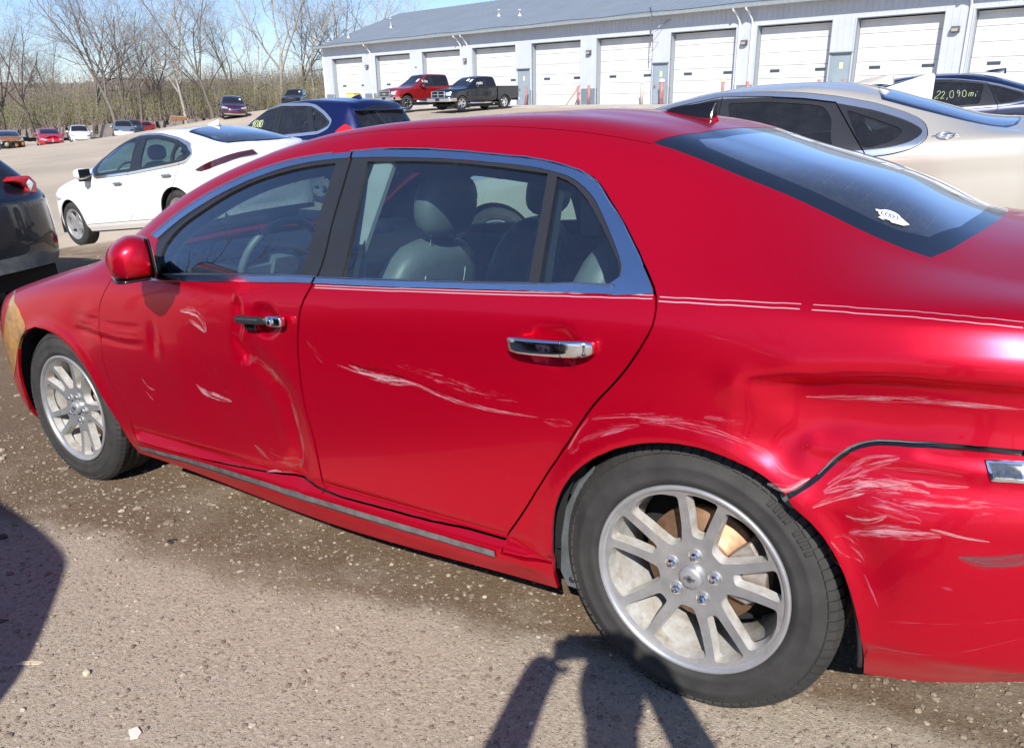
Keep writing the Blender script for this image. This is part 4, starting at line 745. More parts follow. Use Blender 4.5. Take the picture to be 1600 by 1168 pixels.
 'bumper_rear_top':[[0.24,0.598],[0.255,0.615],[0.269,0.632],[0.283,0.648],[0.298,0.664],[0.312,0.679],[0.326,0.693],[0.341,0.706],[0.357,0.717],[0.373,0.725],[0.39,0.73],[0.407,0.733],[0.424,0.736],[0.441,0.738],[0.46,0.741],[0.472,0.742],[0.489,0.743],[0.505,0.744],[0.521,0.744],[0.536,0.745],[0.551,0.746],[0.566,0.747],[0.581,0.747],[0.596,0.747],[0.61,0.747],[0.625,0.747]],
 'marker':[[0.565,0.741],[0.575,0.742],[0.585,0.743],[0.595,0.744],[0.605,0.744],[0.615,0.745],[0.625,0.745],[0.626,0.733],[0.628,0.721],[0.629,0.709],[0.619,0.709],[0.609,0.709],[0.599,0.708],[0.589,0.707],[0.579,0.707],[0.574,0.718],[0.569,0.73]],
 'headlamp':[[-3.285,0.818],[-3.23,0.805],[-3.23,0.785],[-3.243,0.763],[-3.25,0.739],[-3.263,0.715],[-3.28,0.689],[-3.288,0.667],[-3.301,0.643],[-3.321,0.619],[-3.349,0.592],[-3.356,0.568],[-3.378,0.541],[-3.416,0.511],[-3.452,0.482],[-3.432,0.46],[-3.389,0.445],[-3.368,0.425],[-3.358,0.403],[-3.3,0.438],[-3.264,0.467],[-3.235,0.494],[-3.21,0.52],[-3.186,0.546],[-3.163,0.57],[-3.128,0.599],[-3.107,0.626],[-3.067,0.653],[-3.06,0.667],[-3.053,0.682],[-3.064,0.7],[-3.078,0.717],[-3.095,0.734],[-3.113,0.751],[-3.142,0.767],[-3.177,0.782],[-3.196,0.804]],
 'stripe_quarter':[[-0.075,0.999],[-0.054,0.999],[-0.034,0.999],[-0.014,1.0],[0.005,1.0],[0.025,1.0],[0.044,1.0],[0.063,1.0],[0.081,1.001],[0.1,1.001],[0.118,1.001],[0.136,1.001],[0.154,1.001],[0.171,1.001],[0.189,1.002],[0.206,1.002],[0.223,1.002],[0.23,1.002],[0.246,1.002],[0.261,1.002],[0.277,1.002],[0.293,1.002],[0.309,1.002],[0.324,1.001],[0.34,1.001],[0.355,1.001],[0.37,1.001],[0.385,1.001],[0.399,1.001],[0.414,1.001],[0.428,1.001],[0.442,1.0],[0.457,1.0],[0.466,0.999],[0.482,0.999],[0.494,0.998],[0.508,0.998],[0.521,0.997],[0.534,0.996],[0.546,0.996],[0.559,0.995],[0.571,0.994],[0.583,0.993],[0.596,0.992]],
 'stripe_door':[[-1.176,0.965],[-1.139,0.966],[-1.102,0.967],[-1.065,0.968],[-1.03,0.969],[-0.995,0.97],[-0.96,0.971],[-0.927,0.972],[-0.893,0.973],[-0.86,0.974],[-0.828,0.976],[-0.796,0.977],[-0.765,0.978],[-0.734,0.979],[-0.704,0.98],[-0.674,0.981],[-0.645,0.982],[-0.616,0.983],[-0.588,0.984],[-0.56,0.985],[-0.532,0.986],[-0.505,0.987],[-0.479,0.988],[-0.453,0.989],[-0.427,0.99],[-0.402,0.991],[-0.378,0.992],[-0.354,0.993],[-0.33,0.994],[-0.307,0.995],[-0.284,0.995],[-0.261,0.996],[-0.239,0.997],[-0.217,0.998],[-0.195,0.998],[-0.174,0.999],[-0.153,1.0],[-0.132,1.001],[-0.111,1.001],[-0.091,1.002]],
 'rocker_chrome':[[-2.333,0.254],[-2.269,0.256],[-2.207,0.258],[-2.146,0.259],[-2.087,0.261],[-2.028,0.263],[-1.971,0.264],[-1.92,0.264],[-1.87,0.265],[-1.821,0.265],[-1.773,0.265],[-1.725,0.265],[-1.679,0.265],[-1.634,0.265],[-1.589,0.265],[-1.545,0.265],[-1.502,0.265],[-1.46,0.265],[-1.419,0.264],[-1.378,0.264],[-1.338,0.264],[-1.299,0.264],[-1.261,0.264],[-1.223,0.264],[-1.186,0.264],[-1.149,0.264],[-1.113,0.264],[-1.078,0.264],[-1.043,0.264],[-1.009,0.264],[-0.975,0.264],[-0.942,0.264],[-0.909,0.264],[-0.877,0.264],[-0.846,0.265],[-0.814,0.265],[-0.784,0.265],[-0.753,0.265],[-0.724,0.266],[-0.693,0.265],[-0.663,0.265],[-0.633,0.266],[-0.604,0.266],[-0.575,0.266],[-0.547,0.266]],
 'notch':[[-0.521,0.294],[-0.519,0.278],[-0.503,0.279],[-0.487,0.28],[-0.471,0.281],[-0.455,0.282],[-0.438,0.282],[-0.421,0.283],[-0.404,0.283],[-0.387,0.284],[-0.37,0.284],[-0.371,0.276],[-0.388,0.275],[-0.405,0.273],[-0.422,0.272],[-0.44,0.27],[-0.457,0.269],[-0.475,0.269],[-0.493,0.269],[-0.511,0.269],[-0.529,0.269],[-0.525,0.281]],
 'handle_f':[[-1.507,0.849],[-1.293,0.857]],
 'handle_r':[[-0.449,0.875],[-0.224,0.884]],
 'cup_r':[[-0.334,0.92],[-0.334,0.843]],
 'cup_f':[[-1.418,0.898],[-1.426,0.811]],
 'backlight_xy':[[-0.228,-0.575],[-0.22,-0.566],[-0.213,-0.556],[-0.206,-0.545],[-0.2,-0.532],[-0.194,-0.517],[-0.189,-0.501],[-0.184,-0.483],[-0.18,-0.462],[-0.177,-0.438],[-0.176,-0.41],[-0.174,-0.381],[-0.172,-0.352],[-0.169,-0.325],[-0.167,-0.297],[-0.164,-0.267],[-0.163,-0.233],[-0.162,-0.198],[-0.163,-0.157],[-0.165,-0.11],[-0.17,-0.056]],
 'backlight_near_xy':[[-0.223,-0.578],[-0.198,-0.578],[-0.173,-0.578],[-0.15,-0.577],[-0.126,-0.575],[-0.103,-0.574],[-0.081,-0.572],[-0.058,-0.571],[-0.036,-0.571],[-0.014,-0.57],[0.007,-0.57],[0.029,-0.57],[0.051,-0.571],[0.072,-0.572],[0.093,-0.573],[0.113,-0.573],[0.133,-0.572],[0.153,-0.572],[0.173,-0.571],[0.192,-0.571],[0.212,-0.571],[0.231,-0.57],[0.25,-0.57],[0.269,-0.57],[0.288,-0.571],[0.306,-0.573],[0.325,-0.575],[0.344,-0.578],[0.362,-0.583],[0.381,-0.589],[0.399,-0.597],[0.418,-0.607]],
 'backlight_bot_xy':[[0.418,-0.607],[0.431,-0.577],[0.444,-0.547],[0.459,-0.514],[0.466,-0.472],[0.478,-0.424],[0.488,-0.363],[0.494,-0.281],[0.5,-0.179]],
 'ditch_xy':[[-0.231,-0.574],[-0.258,-0.572],[-0.285,-0.57],[-0.312,-0.569],[-0.341,-0.567],[-0.369,-0.566],[-0.398,-0.565],[-0.427,-0.565],[-0.456,-0.566],[-0.487,-0.566],[-0.518,-0.564]],
 'fin_xy':[[-0.334,-0.223],[-0.224,-0.149],[-0.224,-0.226]],
 'decal_xy':[[0.31,-0.488]],
 'hood_gap_xy':[[-3.108,-0.81],[-3.184,-0.734],[-2.945,-0.725],[-2.723,-0.724],[-2.454,-0.793]],
}
RED_MARK={
 's1':[[-1.8569,0.8456],[-1.7999,0.8495],[-1.7543,0.8381],[-1.7282,0.8146],[-1.7204,0.7837]],
 's1b':[[-1.8085,0.8183],[-1.7643,0.8019],[-1.7283,0.7807]],
 's2':[[-1.8383,0.5803],[-1.8135,0.561],[-1.778,0.5507],[-1.7346,0.5477],[-1.6924,0.545],[-1.6504,0.5431]],
 's3':[[-2.1806,0.5601],[-2.1552,0.5344],[-2.1082,0.5238]],
 's3b':[[-2.1739,0.5095],[-2.1538,0.4943],[-2.1338,0.479]],
 's4':[[-1.0845,0.7471],[-1.0547,0.7423],[-1.0252,0.7375],[-0.9956,0.7341],[-0.9653,0.7331],[-0.9349,0.7335],[-0.9051,0.7337],[-0.8761,0.7326],[-0.8477,0.7312],[-0.8198,0.7292],[-0.7927,0.7266],[-0.7663,0.7233],[-0.7408,0.7187],[-0.716,0.7136],[-0.6915,0.7085],[-0.6669,0.7042],[-0.6421,0.701],[-0.6175,0.6982],[-0.5929,0.696],[-0.5685,0.6942],[-0.5443,0.6928],[-0.5203,0.6919],[-0.4965,0.6917],[-0.4728,0.692],[-0.4493,0.6926],[-0.4261,0.6933],[-0.4032,0.6939],[-0.3806,0.6944]],
 's4b':[[-1.0349,0.7586],[-1.0055,0.7528],[-0.9763,0.7472],[-0.9471,0.7426],[-0.9174,0.7397],[-0.8875,0.7382],[-0.8578,0.7376],[-0.8283,0.7372],[-0.7995,0.7364]],
 's4c':[[-0.8447,0.7673],[-0.8161,0.7653],[-0.7878,0.7637],[-0.7599,0.7619],[-0.7327,0.7597],[-0.7061,0.7569],[-0.6804,0.7529],[-0.6554,0.748],[-0.6308,0.7429],[-0.6064,0.738],[-0.582,0.734],[-0.5574,0.7312],[-0.5329,0.7292],[-0.5085,0.7278],[-0.4843,0.7267],[-0.4604,0.7255],[-0.4369,0.7242]],
 's4d':[[-0.9983,0.7304],[-0.9661,0.7268],[-0.9344,0.7232],[-0.9029,0.7206],[-0.8711,0.7198],[-0.8394,0.7205],[-0.8079,0.7219],[-0.777,0.7229]],
 's5':[[-0.3622,0.6856],[-0.3414,0.6857],[-0.3208,0.6857],[-0.3005,0.6857],[-0.2804,0.6857]],
 's6':[[-0.2949,0.6223],[-0.2809,0.6455],[-0.2669,0.6681],[-0.2518,0.6896],[-0.2362,0.7103]],
 's7':[[-0.2276,0.7117],[-0.2071,0.7156],[-0.1869,0.7197],[-0.1669,0.7238],[-0.1472,0.7276],[-0.1278,0.7309],[-0.1087,0.7334],[-0.0899,0.7351],[-0.0712,0.7361],[-0.0529,0.7366],[-0.0347,0.7367],[-0.0168,0.7364],[0.0008,0.7359],[0.0182,0.7353],[0.0354,0.7345],[0.0524,0.7334],[0.0691,0.7317],[0.0852,0.7291],[0.101,0.7255],[0.1164,0.7212],[0.1314,0.7162],[0.146,0.7105],[0.1601,0.7042],[0.1732,0.6963],[0.1854,0.6866],[0.1973,0.6765],[0.2094,0.667],[0.2221,0.6594],[0.2359,0.6548],[0.2506,0.6531],[0.2655,0.6521]],
 's8':[[-0.2637,0.6445],[-0.2432,0.6561],[-0.2232,0.6679],[-0.2034,0.6792],[-0.1837,0.6894],[-0.1638,0.6979],[-0.1437,0.7045],[-0.1236,0.7101],[-0.1039,0.7158]],
 's9':[[0.0459,0.7569],[0.0602,0.7568],[0.0743,0.7565],[0.0883,0.7564],[0.1022,0.7562],[0.116,0.756],[0.1296,0.7558]],
 's10':[[0.243,0.8178],[0.2577,0.8191],[0.2723,0.8204],[0.2867,0.8217],[0.301,0.823],[0.3151,0.8242],[0.3291,0.8255],[0.3429,0.8269],[0.3565,0.8283],[0.3701,0.83],[0.3834,0.8317],[0.3966,0.8334],[0.4097,0.8351],[0.4227,0.8366],[0.4355,0.8379],[0.4499,0.8389],[0.4649,0.8395],[0.4717,0.8395],[0.4854,0.8396],[0.4978,0.8396],[0.5099,0.8395],[0.5219,0.8395],[0.5338,0.8396],[0.5456,0.8397],[0.5572,0.8398],[0.5688,0.8399],[0.5803,0.8398],[0.5917,0.8398],[0.603,0.8396],[0.6142,0.8394]],
 's11':[[0.1886,0.636],[0.2055,0.6323],[0.2221,0.6296],[0.2379,0.6334],[0.2531,0.6439],[0.2679,0.6554]],
 'b1':[[0.2977,0.6337],[0.3119,0.6419],[0.3259,0.65],[0.3399,0.6569],[0.3542,0.6623],[0.3685,0.6666],[0.3828,0.6699],[0.397,0.6723],[0.411,0.6739],[0.4248,0.6743],[0.4384,0.6739],[0.4519,0.6736]],
 'b2':[[0.2807,0.6015],[0.2949,0.61],[0.3088,0.6187],[0.3226,0.6272],[0.3363,0.635],[0.35,0.642],[0.3638,0.6481],[0.3777,0.6537],[0.3915,0.6586],[0.4052,0.6627],[0.4188,0.6659],[0.4323,0.6681],[0.4456,0.6688],[0.4619,0.6688],[0.4701,0.6678],[0.4847,0.6674]],
 'b3':[[0.3997,0.6997],[0.4137,0.7011],[0.4276,0.7024],[0.4413,0.7037],[0.4563,0.7048],[0.4661,0.7054],[0.4812,0.7058],[0.4932,0.706],[0.5077,0.706],[0.5206,0.706],[0.5333,0.7058]],
 'b4':[[0.4347,0.6819],[0.4504,0.6817],[0.4685,0.6816],[0.4762,0.6812],[0.4902,0.6818],[0.5049,0.6831],[0.5185,0.6847],[0.5319,0.6863],[0.5452,0.6878]],
 'b5':[[0.3427,0.5934],[0.3584,0.5926],[0.3738,0.5928],[0.3888,0.5971],[0.4033,0.6048],[0.4176,0.6126]],
 'b6':[[0.3508,0.5584],[0.3651,0.5635],[0.3791,0.5687],[0.393,0.5737],[0.4068,0.5781],[0.4204,0.5816],[0.434,0.5844],[0.4495,0.5869],[0.4648,0.5889],[0.4724,0.59],[0.4865,0.5911],[0.4998,0.592],[0.5125,0.5928]],
 'b7':[[0.494,0.6037],[0.5092,0.6017],[0.5228,0.5996],[0.5362,0.5975],[0.5496,0.5963],[0.5629,0.5957],[0.5761,0.5953],[0.5892,0.5948]],
 'b8':[[0.303,0.6488],[0.3164,0.66],[0.3296,0.6714],[0.3426,0.6822],[0.3559,0.6919],[0.3696,0.7001],[0.3836,0.7069],[0.3978,0.7128],[0.4119,0.7184],[0.4257,0.7242]],
 'b9':[[0.5378,0.6584],[0.5489,0.6583],[0.5599,0.6581],[0.5708,0.6578],[0.5816,0.6574],[0.5924,0.657],[0.6031,0.6564],[0.6137,0.6558],[0.6243,0.655],[0.6348,0.6542]],
 'b10':[[0.3857,0.4762],[0.3917,0.4631],[0.3978,0.45],[0.4038,0.4368],[0.4098,0.4235],[0.4158,0.4102]],
 'b11':[[0.5211,0.4902],[0.5309,0.4883],[0.5406,0.4865]],
 'b12':[[0.3935,0.3037],[0.4087,0.3062],[0.4238,0.3081],[0.4387,0.3097],[0.4542,0.3114],[0.4755,0.3141],[0.4821,0.3154],[0.4966,0.3185],[0.5104,0.3222],[0.5241,0.3271],[0.5375,0.3328],[0.5507,0.3392],[0.5636,0.3462],[0.5763,0.3534],[0.5889,0.3608],[0.6012,0.3682],[0.6135,0.3755],[0.6256,0.3824],[0.6376,0.389],[0.6495,0.3949],[0.6614,0.4002]],
 'b13':[[0.427,0.378],[0.4411,0.382],[0.4566,0.3859],[0.4667,0.3891],[0.4822,0.3927],[0.4943,0.396],[0.5092,0.3995],[0.5223,0.403],[0.5353,0.4065],[0.548,0.4103],[0.5606,0.4141],[0.5731,0.4181],[0.5854,0.4221],[0.5976,0.4261],[0.6096,0.4299],[0.6216,0.4336],[0.6335,0.4371],[0.6453,0.4403],[0.657,0.4432]],
 'b14':[[0.3213,0.5392],[0.332,0.5323],[0.3426,0.5253],[0.3531,0.5185],[0.3636,0.5116],[0.374,0.5048],[0.3844,0.4979]],
 'b15':[[0.3865,0.6463],[0.4008,0.6466],[0.4149,0.6468],[0.4289,0.6469],[0.4427,0.647],[0.4585,0.6473],[0.4679,0.6474],[0.4832,0.648],[0.4966,0.6488],[0.5097,0.6498],[0.5227,0.6509],[0.5355,0.6521],[0.5482,0.6535],[0.5608,0.6548],[0.5733,0.6561],[0.5856,0.6573],[0.5979,0.6583],[0.61,0.6593],[0.6221,0.66],[0.6341,0.6604]],
 'b16':[[0.3649,0.6209],[0.3799,0.6218],[0.3948,0.6229],[0.4095,0.6238],[0.4239,0.6239],[0.438,0.6226],[0.4518,0.62],[0.4714,0.6171],[0.4778,0.6133]],
 'grey':[[0.544,0.5566],[0.5569,0.5547],[0.5697,0.5534],[0.5826,0.5531],[0.5953,0.5538],[0.6079,0.5554],[0.6201,0.5584],[0.6322,0.5623],[0.6441,0.5661]],
 'd1':[[-1.5775,0.7946],[-1.5214,0.7742]],
 'd2':[[-1.5231,0.3039],[-1.4706,0.3145],[-1.421,0.3215],[-1.3747,0.3235]],
 'd3':[[-1.7169,0.6655],[-1.7033,0.6482],[-1.6899,0.6308],[-1.6767,0.6134]],
 'd4':[[-1.6869,0.5774],[-1.6579,0.5722],[-1.6293,0.567]],
 'd5':[[-1.2071,0.8048],[-1.192,0.789],[-1.1767,0.7732],[-1.1614,0.7576],[-1.1457,0.7422]],
 'd6':[[-2.5735,0.75],[-2.5229,0.7516],[-2.4731,0.7532],[-2.4242,0.7548]],
 'p1':[[-2.4335,0.6982],[-2.3757,0.7052],[-2.3191,0.7121],[-2.2637,0.7188],[-2.2095,0.7253],[-2.1564,0.7317]],
 'p2':[[-2.4398,0.6771],[-2.3673,0.686],[-2.297,0.6939],[-2.2287,0.7006],[-2.1623,0.7069]],
 't1':[[0.3217,0.532],[0.3362,0.5456],[0.3506,0.5584],[0.3658,0.568],[0.3818,0.5743],[0.3981,0.5791],[0.414,0.5842]],
 'q1':[[-0.2916,0.6145],[-0.2663,0.6376],[-0.2722,0.6594]],
 'q2':[[-0.104,0.7234],[-0.085,0.7269],[-0.0663,0.7305],[-0.0478,0.7341],[-0.0296,0.7371],[-0.0116,0.7393],[0.0062,0.7406],[0.0237,0.7412],[0.041,0.7413],[0.0581,0.7413],[0.075,0.7415]],
}
RED_DENT={
 'crease':[[-1.535,0.882],[-1.529,0.837],[-1.562,0.77],[-1.531,0.72]],
 'curve':[[-1.528,0.72],[-1.467,0.71],[-1.394,0.672],[-1.33,0.606],[-1.312,0.522],[-1.314,0.41],[-1.363,0.319]],
 'belly':[[-1.752,0.545]],
 'q_edge':[[0.133,0.833],[0.216,0.861],[0.323,0.882],[0.432,0.897],[0.608,0.893]],
 'q_center':[[0.34,0.795]],
 'q_ridge':[[0.154,0.815],[0.202,0.767],[0.237,0.719]],
 'q_bulge':[[0.257,0.789],[0.333,0.736]],
 'dimple':[[-2.06,0.746],[-2.062,0.686]],
 'fr1':[[-2.46,0.709],[-2.155,0.737]],
 'fr2':[[-2.595,0.67],[-2.163,0.704]],
 'cup_f':[[-1.404,0.851]],
 'cup_r':[[-0.333,0.879]],
}
# ================================================================ red sedan
MR=Matrix(((0.998,0.002,-0.061,0),(0,0.999,0.034,0),(0.061,-0.034,0.998,0),(0,0,0,1)))
_q=MR.to_3x3().to_quaternion()
def lined(P,L):
    X=P[...,[0,2]].reshape(-1,2); return distline(X,np.array(L)).reshape(P.shape[:2])
def sst(a,b,x): t=np.clip((x-a)/(b-a),0,1); return t*t*(3-2*t)
def red_dents(P):
    x,z=P[...,0],P[...,2]; side=P[...,1]<-.55; D=np.zeros(x.shape)
    d=RED_DENT
    g=lambda cx,cz,sx,sz,rot=0: np.exp(-((((x-cx)*math.cos(rot)+(z-cz)*math.sin(rot))/sx)**2+((-(x-cx)*math.sin(rot)+(z-cz)*math.cos(rot))/sz)**2))
    # door handle cups
    for c in (d['cup_f'][0],d['cup_r'][0]):
        r=((x-c[0])/.078)**2+((z-c[1]+.004)/.056)**2; D-=.015*sst(1.10,.25,r)
    # front door: creased and pushed in
    L=lined(P,d['crease']); D-=.011*np.exp(-(L/.020)**2); D+=.006*np.exp(-((L-.035)/.018)**2)*(x>-1.56)
    L=lined(P,d['curve']); D-=.008*np.exp(-(L/.040)**2); D+=.0022*np.exp(-((L-.07)/.03)**2)
    D-=.014*g(-1.75,.50,.26,.20); D-=.010*g(-1.50,.62,.10,.13,.4); D+=.005*g(-1.93,.60,.10,.16); D-=.006*g(-1.37,.40,.10,.09)
    D-=.007*g(-2.06,.715,.030,.055); D+=.0035*g(-2.02,.715,.018,.05)
    # ripples across fender and door
    for zz,a in ((.722,.0035),(.700,-.0035),(.745,.0025),(.765,-.002)):
        D+=a*np.exp(-((z-zz-.01*np.sin(x*9))/.010)**2)*sst(-2.66,-2.56,x)*sst(-2.10,-2.20,x)
    D-=.008*g(-2.60,.72,.09,.06); D+=.004*g(-2.52,.78,.08,.03,.3); D+=.003*g(-2.75,.76,.10,.03,-.3)
    # lower door edge kink
    D-=.006*g(-1.40,.33,.07,.03,.2); D+=.004*g(-1.33,.35,.03,.04)
    # crushed quarter above the bumper
    e=sst(.10,.24,x)
    top=.862+.028*sst(.15,.45,x)       # upper fold line
    prof=(.75*sst(top+.006,top-.022,z)+.25*sst(top+.01,top-.07,z))*sst(.60,.745,z)
    D-=.046*prof*e*(1-.25*sst(.45,.7,x)); D+=.006*np.exp(-((z-top-.03)/.03)**2)*e
    L=lined(P,[[.12,.84],[.17,.80],[.215,.75],[.245,.70]]); D+=.006*np.exp(-(L/.040)**2); L=lined(P,[[.30,.80],[.45,.79],[.65,.80]]); D-=.006*np.exp(-(L/.045)**2); L=lined(P,[[.27,.73],[.34,.745],[.45,.735]]); D+=.004*np.exp(-(L/.02)**2)
    D+=.008*np.exp(-((z-.718)/.018)**2)*sst(.20,.32,x); D+=.006*g(.50,.76,.09,.04,.3)
    
    # scraped bumper, pushed panel edge
    D-=.010*g(.36,.55,.05,.11,.5); D+=.006*g(.47,.50,.10,.09); D-=.005*g(.62,.60,.12,.05); D-=.006*sst(.315,.285,z)*sst(.36,.44,x)
    # rocker ledge: side tucks in under the doors
    tuck=sst(-2.36,-2.30,x)*sst(-.40,-.46,x)
    D+=tuck*(.012*sst(.305,.285,z)*sst(.235,.25,z))
    D-=tuck*.016*np.exp(-((z-.315)/.012)**2)
    # wheel arch lips rolled outward
    for cx,cz,r0 in ((0,.335,.365),(-2.852,.335,.365)):
        r=np.hypot(x-cx,z-cz); D+=.010*np.exp(-((r-r0)/.030)**2)*(z>.30)
    return np.where(side,D,0)
shR=Shell(RED_LINES,nf=.75,nr=.6,pf=3.0,pr=2.6,ten=RED_TEN,leanf=(.5,.5),nx=620,nt=330,disp=red_dents)
csR=CarSurf(shR)
shR2=Shell(RED_LINES,nf=.75,nr=.6,pf=3.0,pr=2.6,ten=RED_TEN,leanf=(.5,.5),nx=300,nt=140)
csR2=CarSurf(shR2)
PO={k:np.array(v) for k,v in RED_POLY.items()}
def kx(cs,pts):
    s=cs.sh; pts=np.array(pts,float); ix=np.interp(pts[:,0],s.X,np.arange(len(s.X)))
    ik=np.interp(pts[:,1],s.T,np.arange(len(s.T)))
    return np.stack([np.interp(ix,np.arange(len(s.U)),s.U),np.interp(ik,np.arange(len(s.V)),s.V)],1)
def red_regions(cs,left):
    A=cs.side_uv; K=lambda p:kx(cs,dens(p,.06))
    R_=[]
    def add(name,uv,mat,parent=None,id=None,**k): R_.append(dict(name=name,uv=[uv] if not isinstance(uv,list) else uv,mat=mat,parent=parent,id=id or name,**k))
    def ext(p,zb=.12):   # close an arch outline below the sill
        q=A(p); return np.vstack([[(q[0][0],-.01)],q,[(q[-1][0],-.01)]])
    af=PO['arch_front']; ar=PO['arch_rear']
    # arches
    af=np.array([(-3.245,.20),(-3.243,.27)]+[tuple(p) for p in af if p[1]>.30 and p[0]<-2.40]+[(-2.405,.26),(-2.39,.2)])
    ar=np.array([(-.378,.19)]+[tuple(p) for p in ar if p[1]>.232 or p[0]>.3][:]) ; ar=ar[ar[:,1]>.186]
    add('wheel_opening',[ext(af),ext(ar)],None)
    add('notch',A(PO['notch']),None)
    add('headlamp',A(PO['headlamp']),'lamp_yellowed',off=.002)
    add('upper_window_trim',A(PO['chrome_top_front']),'satin','front_door',id='ctf',off=.004)
    add('upper_window_trim',A(PO['chrome_top_rear']),'satin','rear_door',id='ctr',off=.004)
    add('belt_trim',A(PO['chrome_belt_front']),'satin','front_door',id='cbf',off=.006)
    add('belt_trim',A(PO['chrome_belt_rear']),'satin','rear_door',id='cbr',off=.006)
    add('window',A(PO['glass_front']),'glass','front_door',id='gf',off=-.008,depth=0,glass=True)
    add('window',A(PO['glass_rear']),'glass','rear_door',id='gr',off=-.008,depth=0,glass=True)
    add('quarter_window',A(PO['glass_quarter']),'glass','rear_door',id='gq',off=-.008,depth=0,glass=True)
    add('window_frame',A(PO['black_front']),'pillar','front_door',id='bf',off=-.001,depth=.014)
    add('window_frame',A(PO['black_rear']),'pillar','rear_door',id='br',off=-.001,depth=.014)
    add('front_door',A(PO['door_front']),'red_paint'); add('rear_door',A(PO['door_rear']),'red_paint')
    # glass over the top
    bl_o=K([(-.160,7),(-.165,6.4),(-.18,5.8),(-.205,5.4),(-.235,5.12),(0,5.10),(.2,5.10),(.41,5.08),(.44,5.4),(.475,6),(.50,6.6),(.505,7)])
    bl_i=K([(-.11,7),(-.115,6.4),(-.13,5.9),(-.155,5.56),(-.12,5.42),(.1,5.37),(.33,5.37),(.39,5.48),(.435,6),(.455,6.6),(.46,7)])
    add('back_window',bl_i,'backglass',None,off=-.001,depth=0,glass=True,center=True)
    add('back_window_border',bl_o,'blackedge',None,off=-.001,depth=.01,center=True)
    add('windshield',K([(-2.47,7),(-2.49,6),(-2.46,5.25),(-2.3,5.13),(-1.95,5.12),(-1.66,5.16),(-1.57,5.6),(-1.53,6.2),(-1.52,7)]),'glass',None,off=-.002,depth=0,glass=True,center=True)
    add('hood',K([(-3.74,7),(-3.72,6),(-3.66,5.25),(-3.5,5.02),(-3.0,5.0),(-2.62,5.02),(-2.56,5.6),(-2.53,7)]),'red_paint',center=True)
    add('trunk_lid',K([(.56,7),(.56,6.4),(.60,5.7),(.72,5.3),(.95,5.2),(1.05,5.2),(1.05,7)]),'red_paint',center=True)
    add('tail_lamp',K([(.87,2.95),(.85,3.7),(1.055,3.7),(1.055,2.95)]),'lamp_red',off=.004)
    # bumpers
    bt=PO['bumper_rear_top']; 
    add('rear_bumper',np.vstack([A(np.vstack([bt,[(1.0,.69)]])),[(cs.sh.U[-1],A(np.array([(1.0,.69)]))[0][1]),(cs.sh.U[-1],0),(A(np.array([(.39,.22)]))[0][0],0)]]),'red_paint')
    v1=A(np.array([(-3.3,.60)]))[0]
    add('front_bumper',np.array([(0,0),(0,v1[1]+.02),(v1[0]-.15,v1[1]),(v1[0]+.02,v1[1]-.06),(A(np.array([(-3.25,.3)]))[0][0],0)]),'red_paint')
    # rocker
    gb=PO['gap_bottom']; q=A(gb); a=A(np.array([(-2.40,.25)]))[0]; b=A(np.array([(-.37,.25)]))[0]; c=A(np.array([(-.505,.318),(-.37,.285)]))
    add('rocker_panel',np.vstack([[(a[0],0),(a[0],q[0][1]-.01)],q,c,[(b[0],0)]]),'red_paint')
    return R_
def red_gaps(cs):
    A=cs.side_uv; g=[]
    for k,w in (('gap_fender',.0045),('gap_mid',.0085),('gap_rear',.0055),('gap_bottom',.006)): g.append((A(PO[k]),w))
    g.append((A(PO['gap_bumper']),.012))
    K=lambda p:kx(cs,p)
    g.append((K(rline([(.56,7),(.56,6.4),(.60,5.7),(.72,5.3),(.95,5.2)],.04)),.004))
    g.append((K(rline([(-3.66,5.25),(-3.5,5.02),(-3.0,5.0),(-2.62,5.02),(-2.56,5.6),(-2.53,7)],.05)),.004))
    g.append((K(rline([(-.235,5.10),(-.4,5.07),(-.7,5.08),(-1.1,5.09),(-1.5,5.10)],.05)),.0022))
    return g
RED=empty('parked_sedan',(0,0,0)); RED.rotation_mode='QUATERNION'; RED.rotation_quaternion=_q
tag(RED,'dented and scraped red four door sedan filling the foreground','car')
big=lambda a,b,c,d:csR.side_uv(np.array([(a,b),(c,b),(c,d),(a,d)]))
objsR=build_shell(RED,csR,red_regions(csR,True),red_gaps(csR),.022,
   dense=[(big(-2.7,.33,-1.25,.90),.0125),(big(.05,.40,.72,.93),.010)],sides=(0,1),cs_r=csR2) if False else None
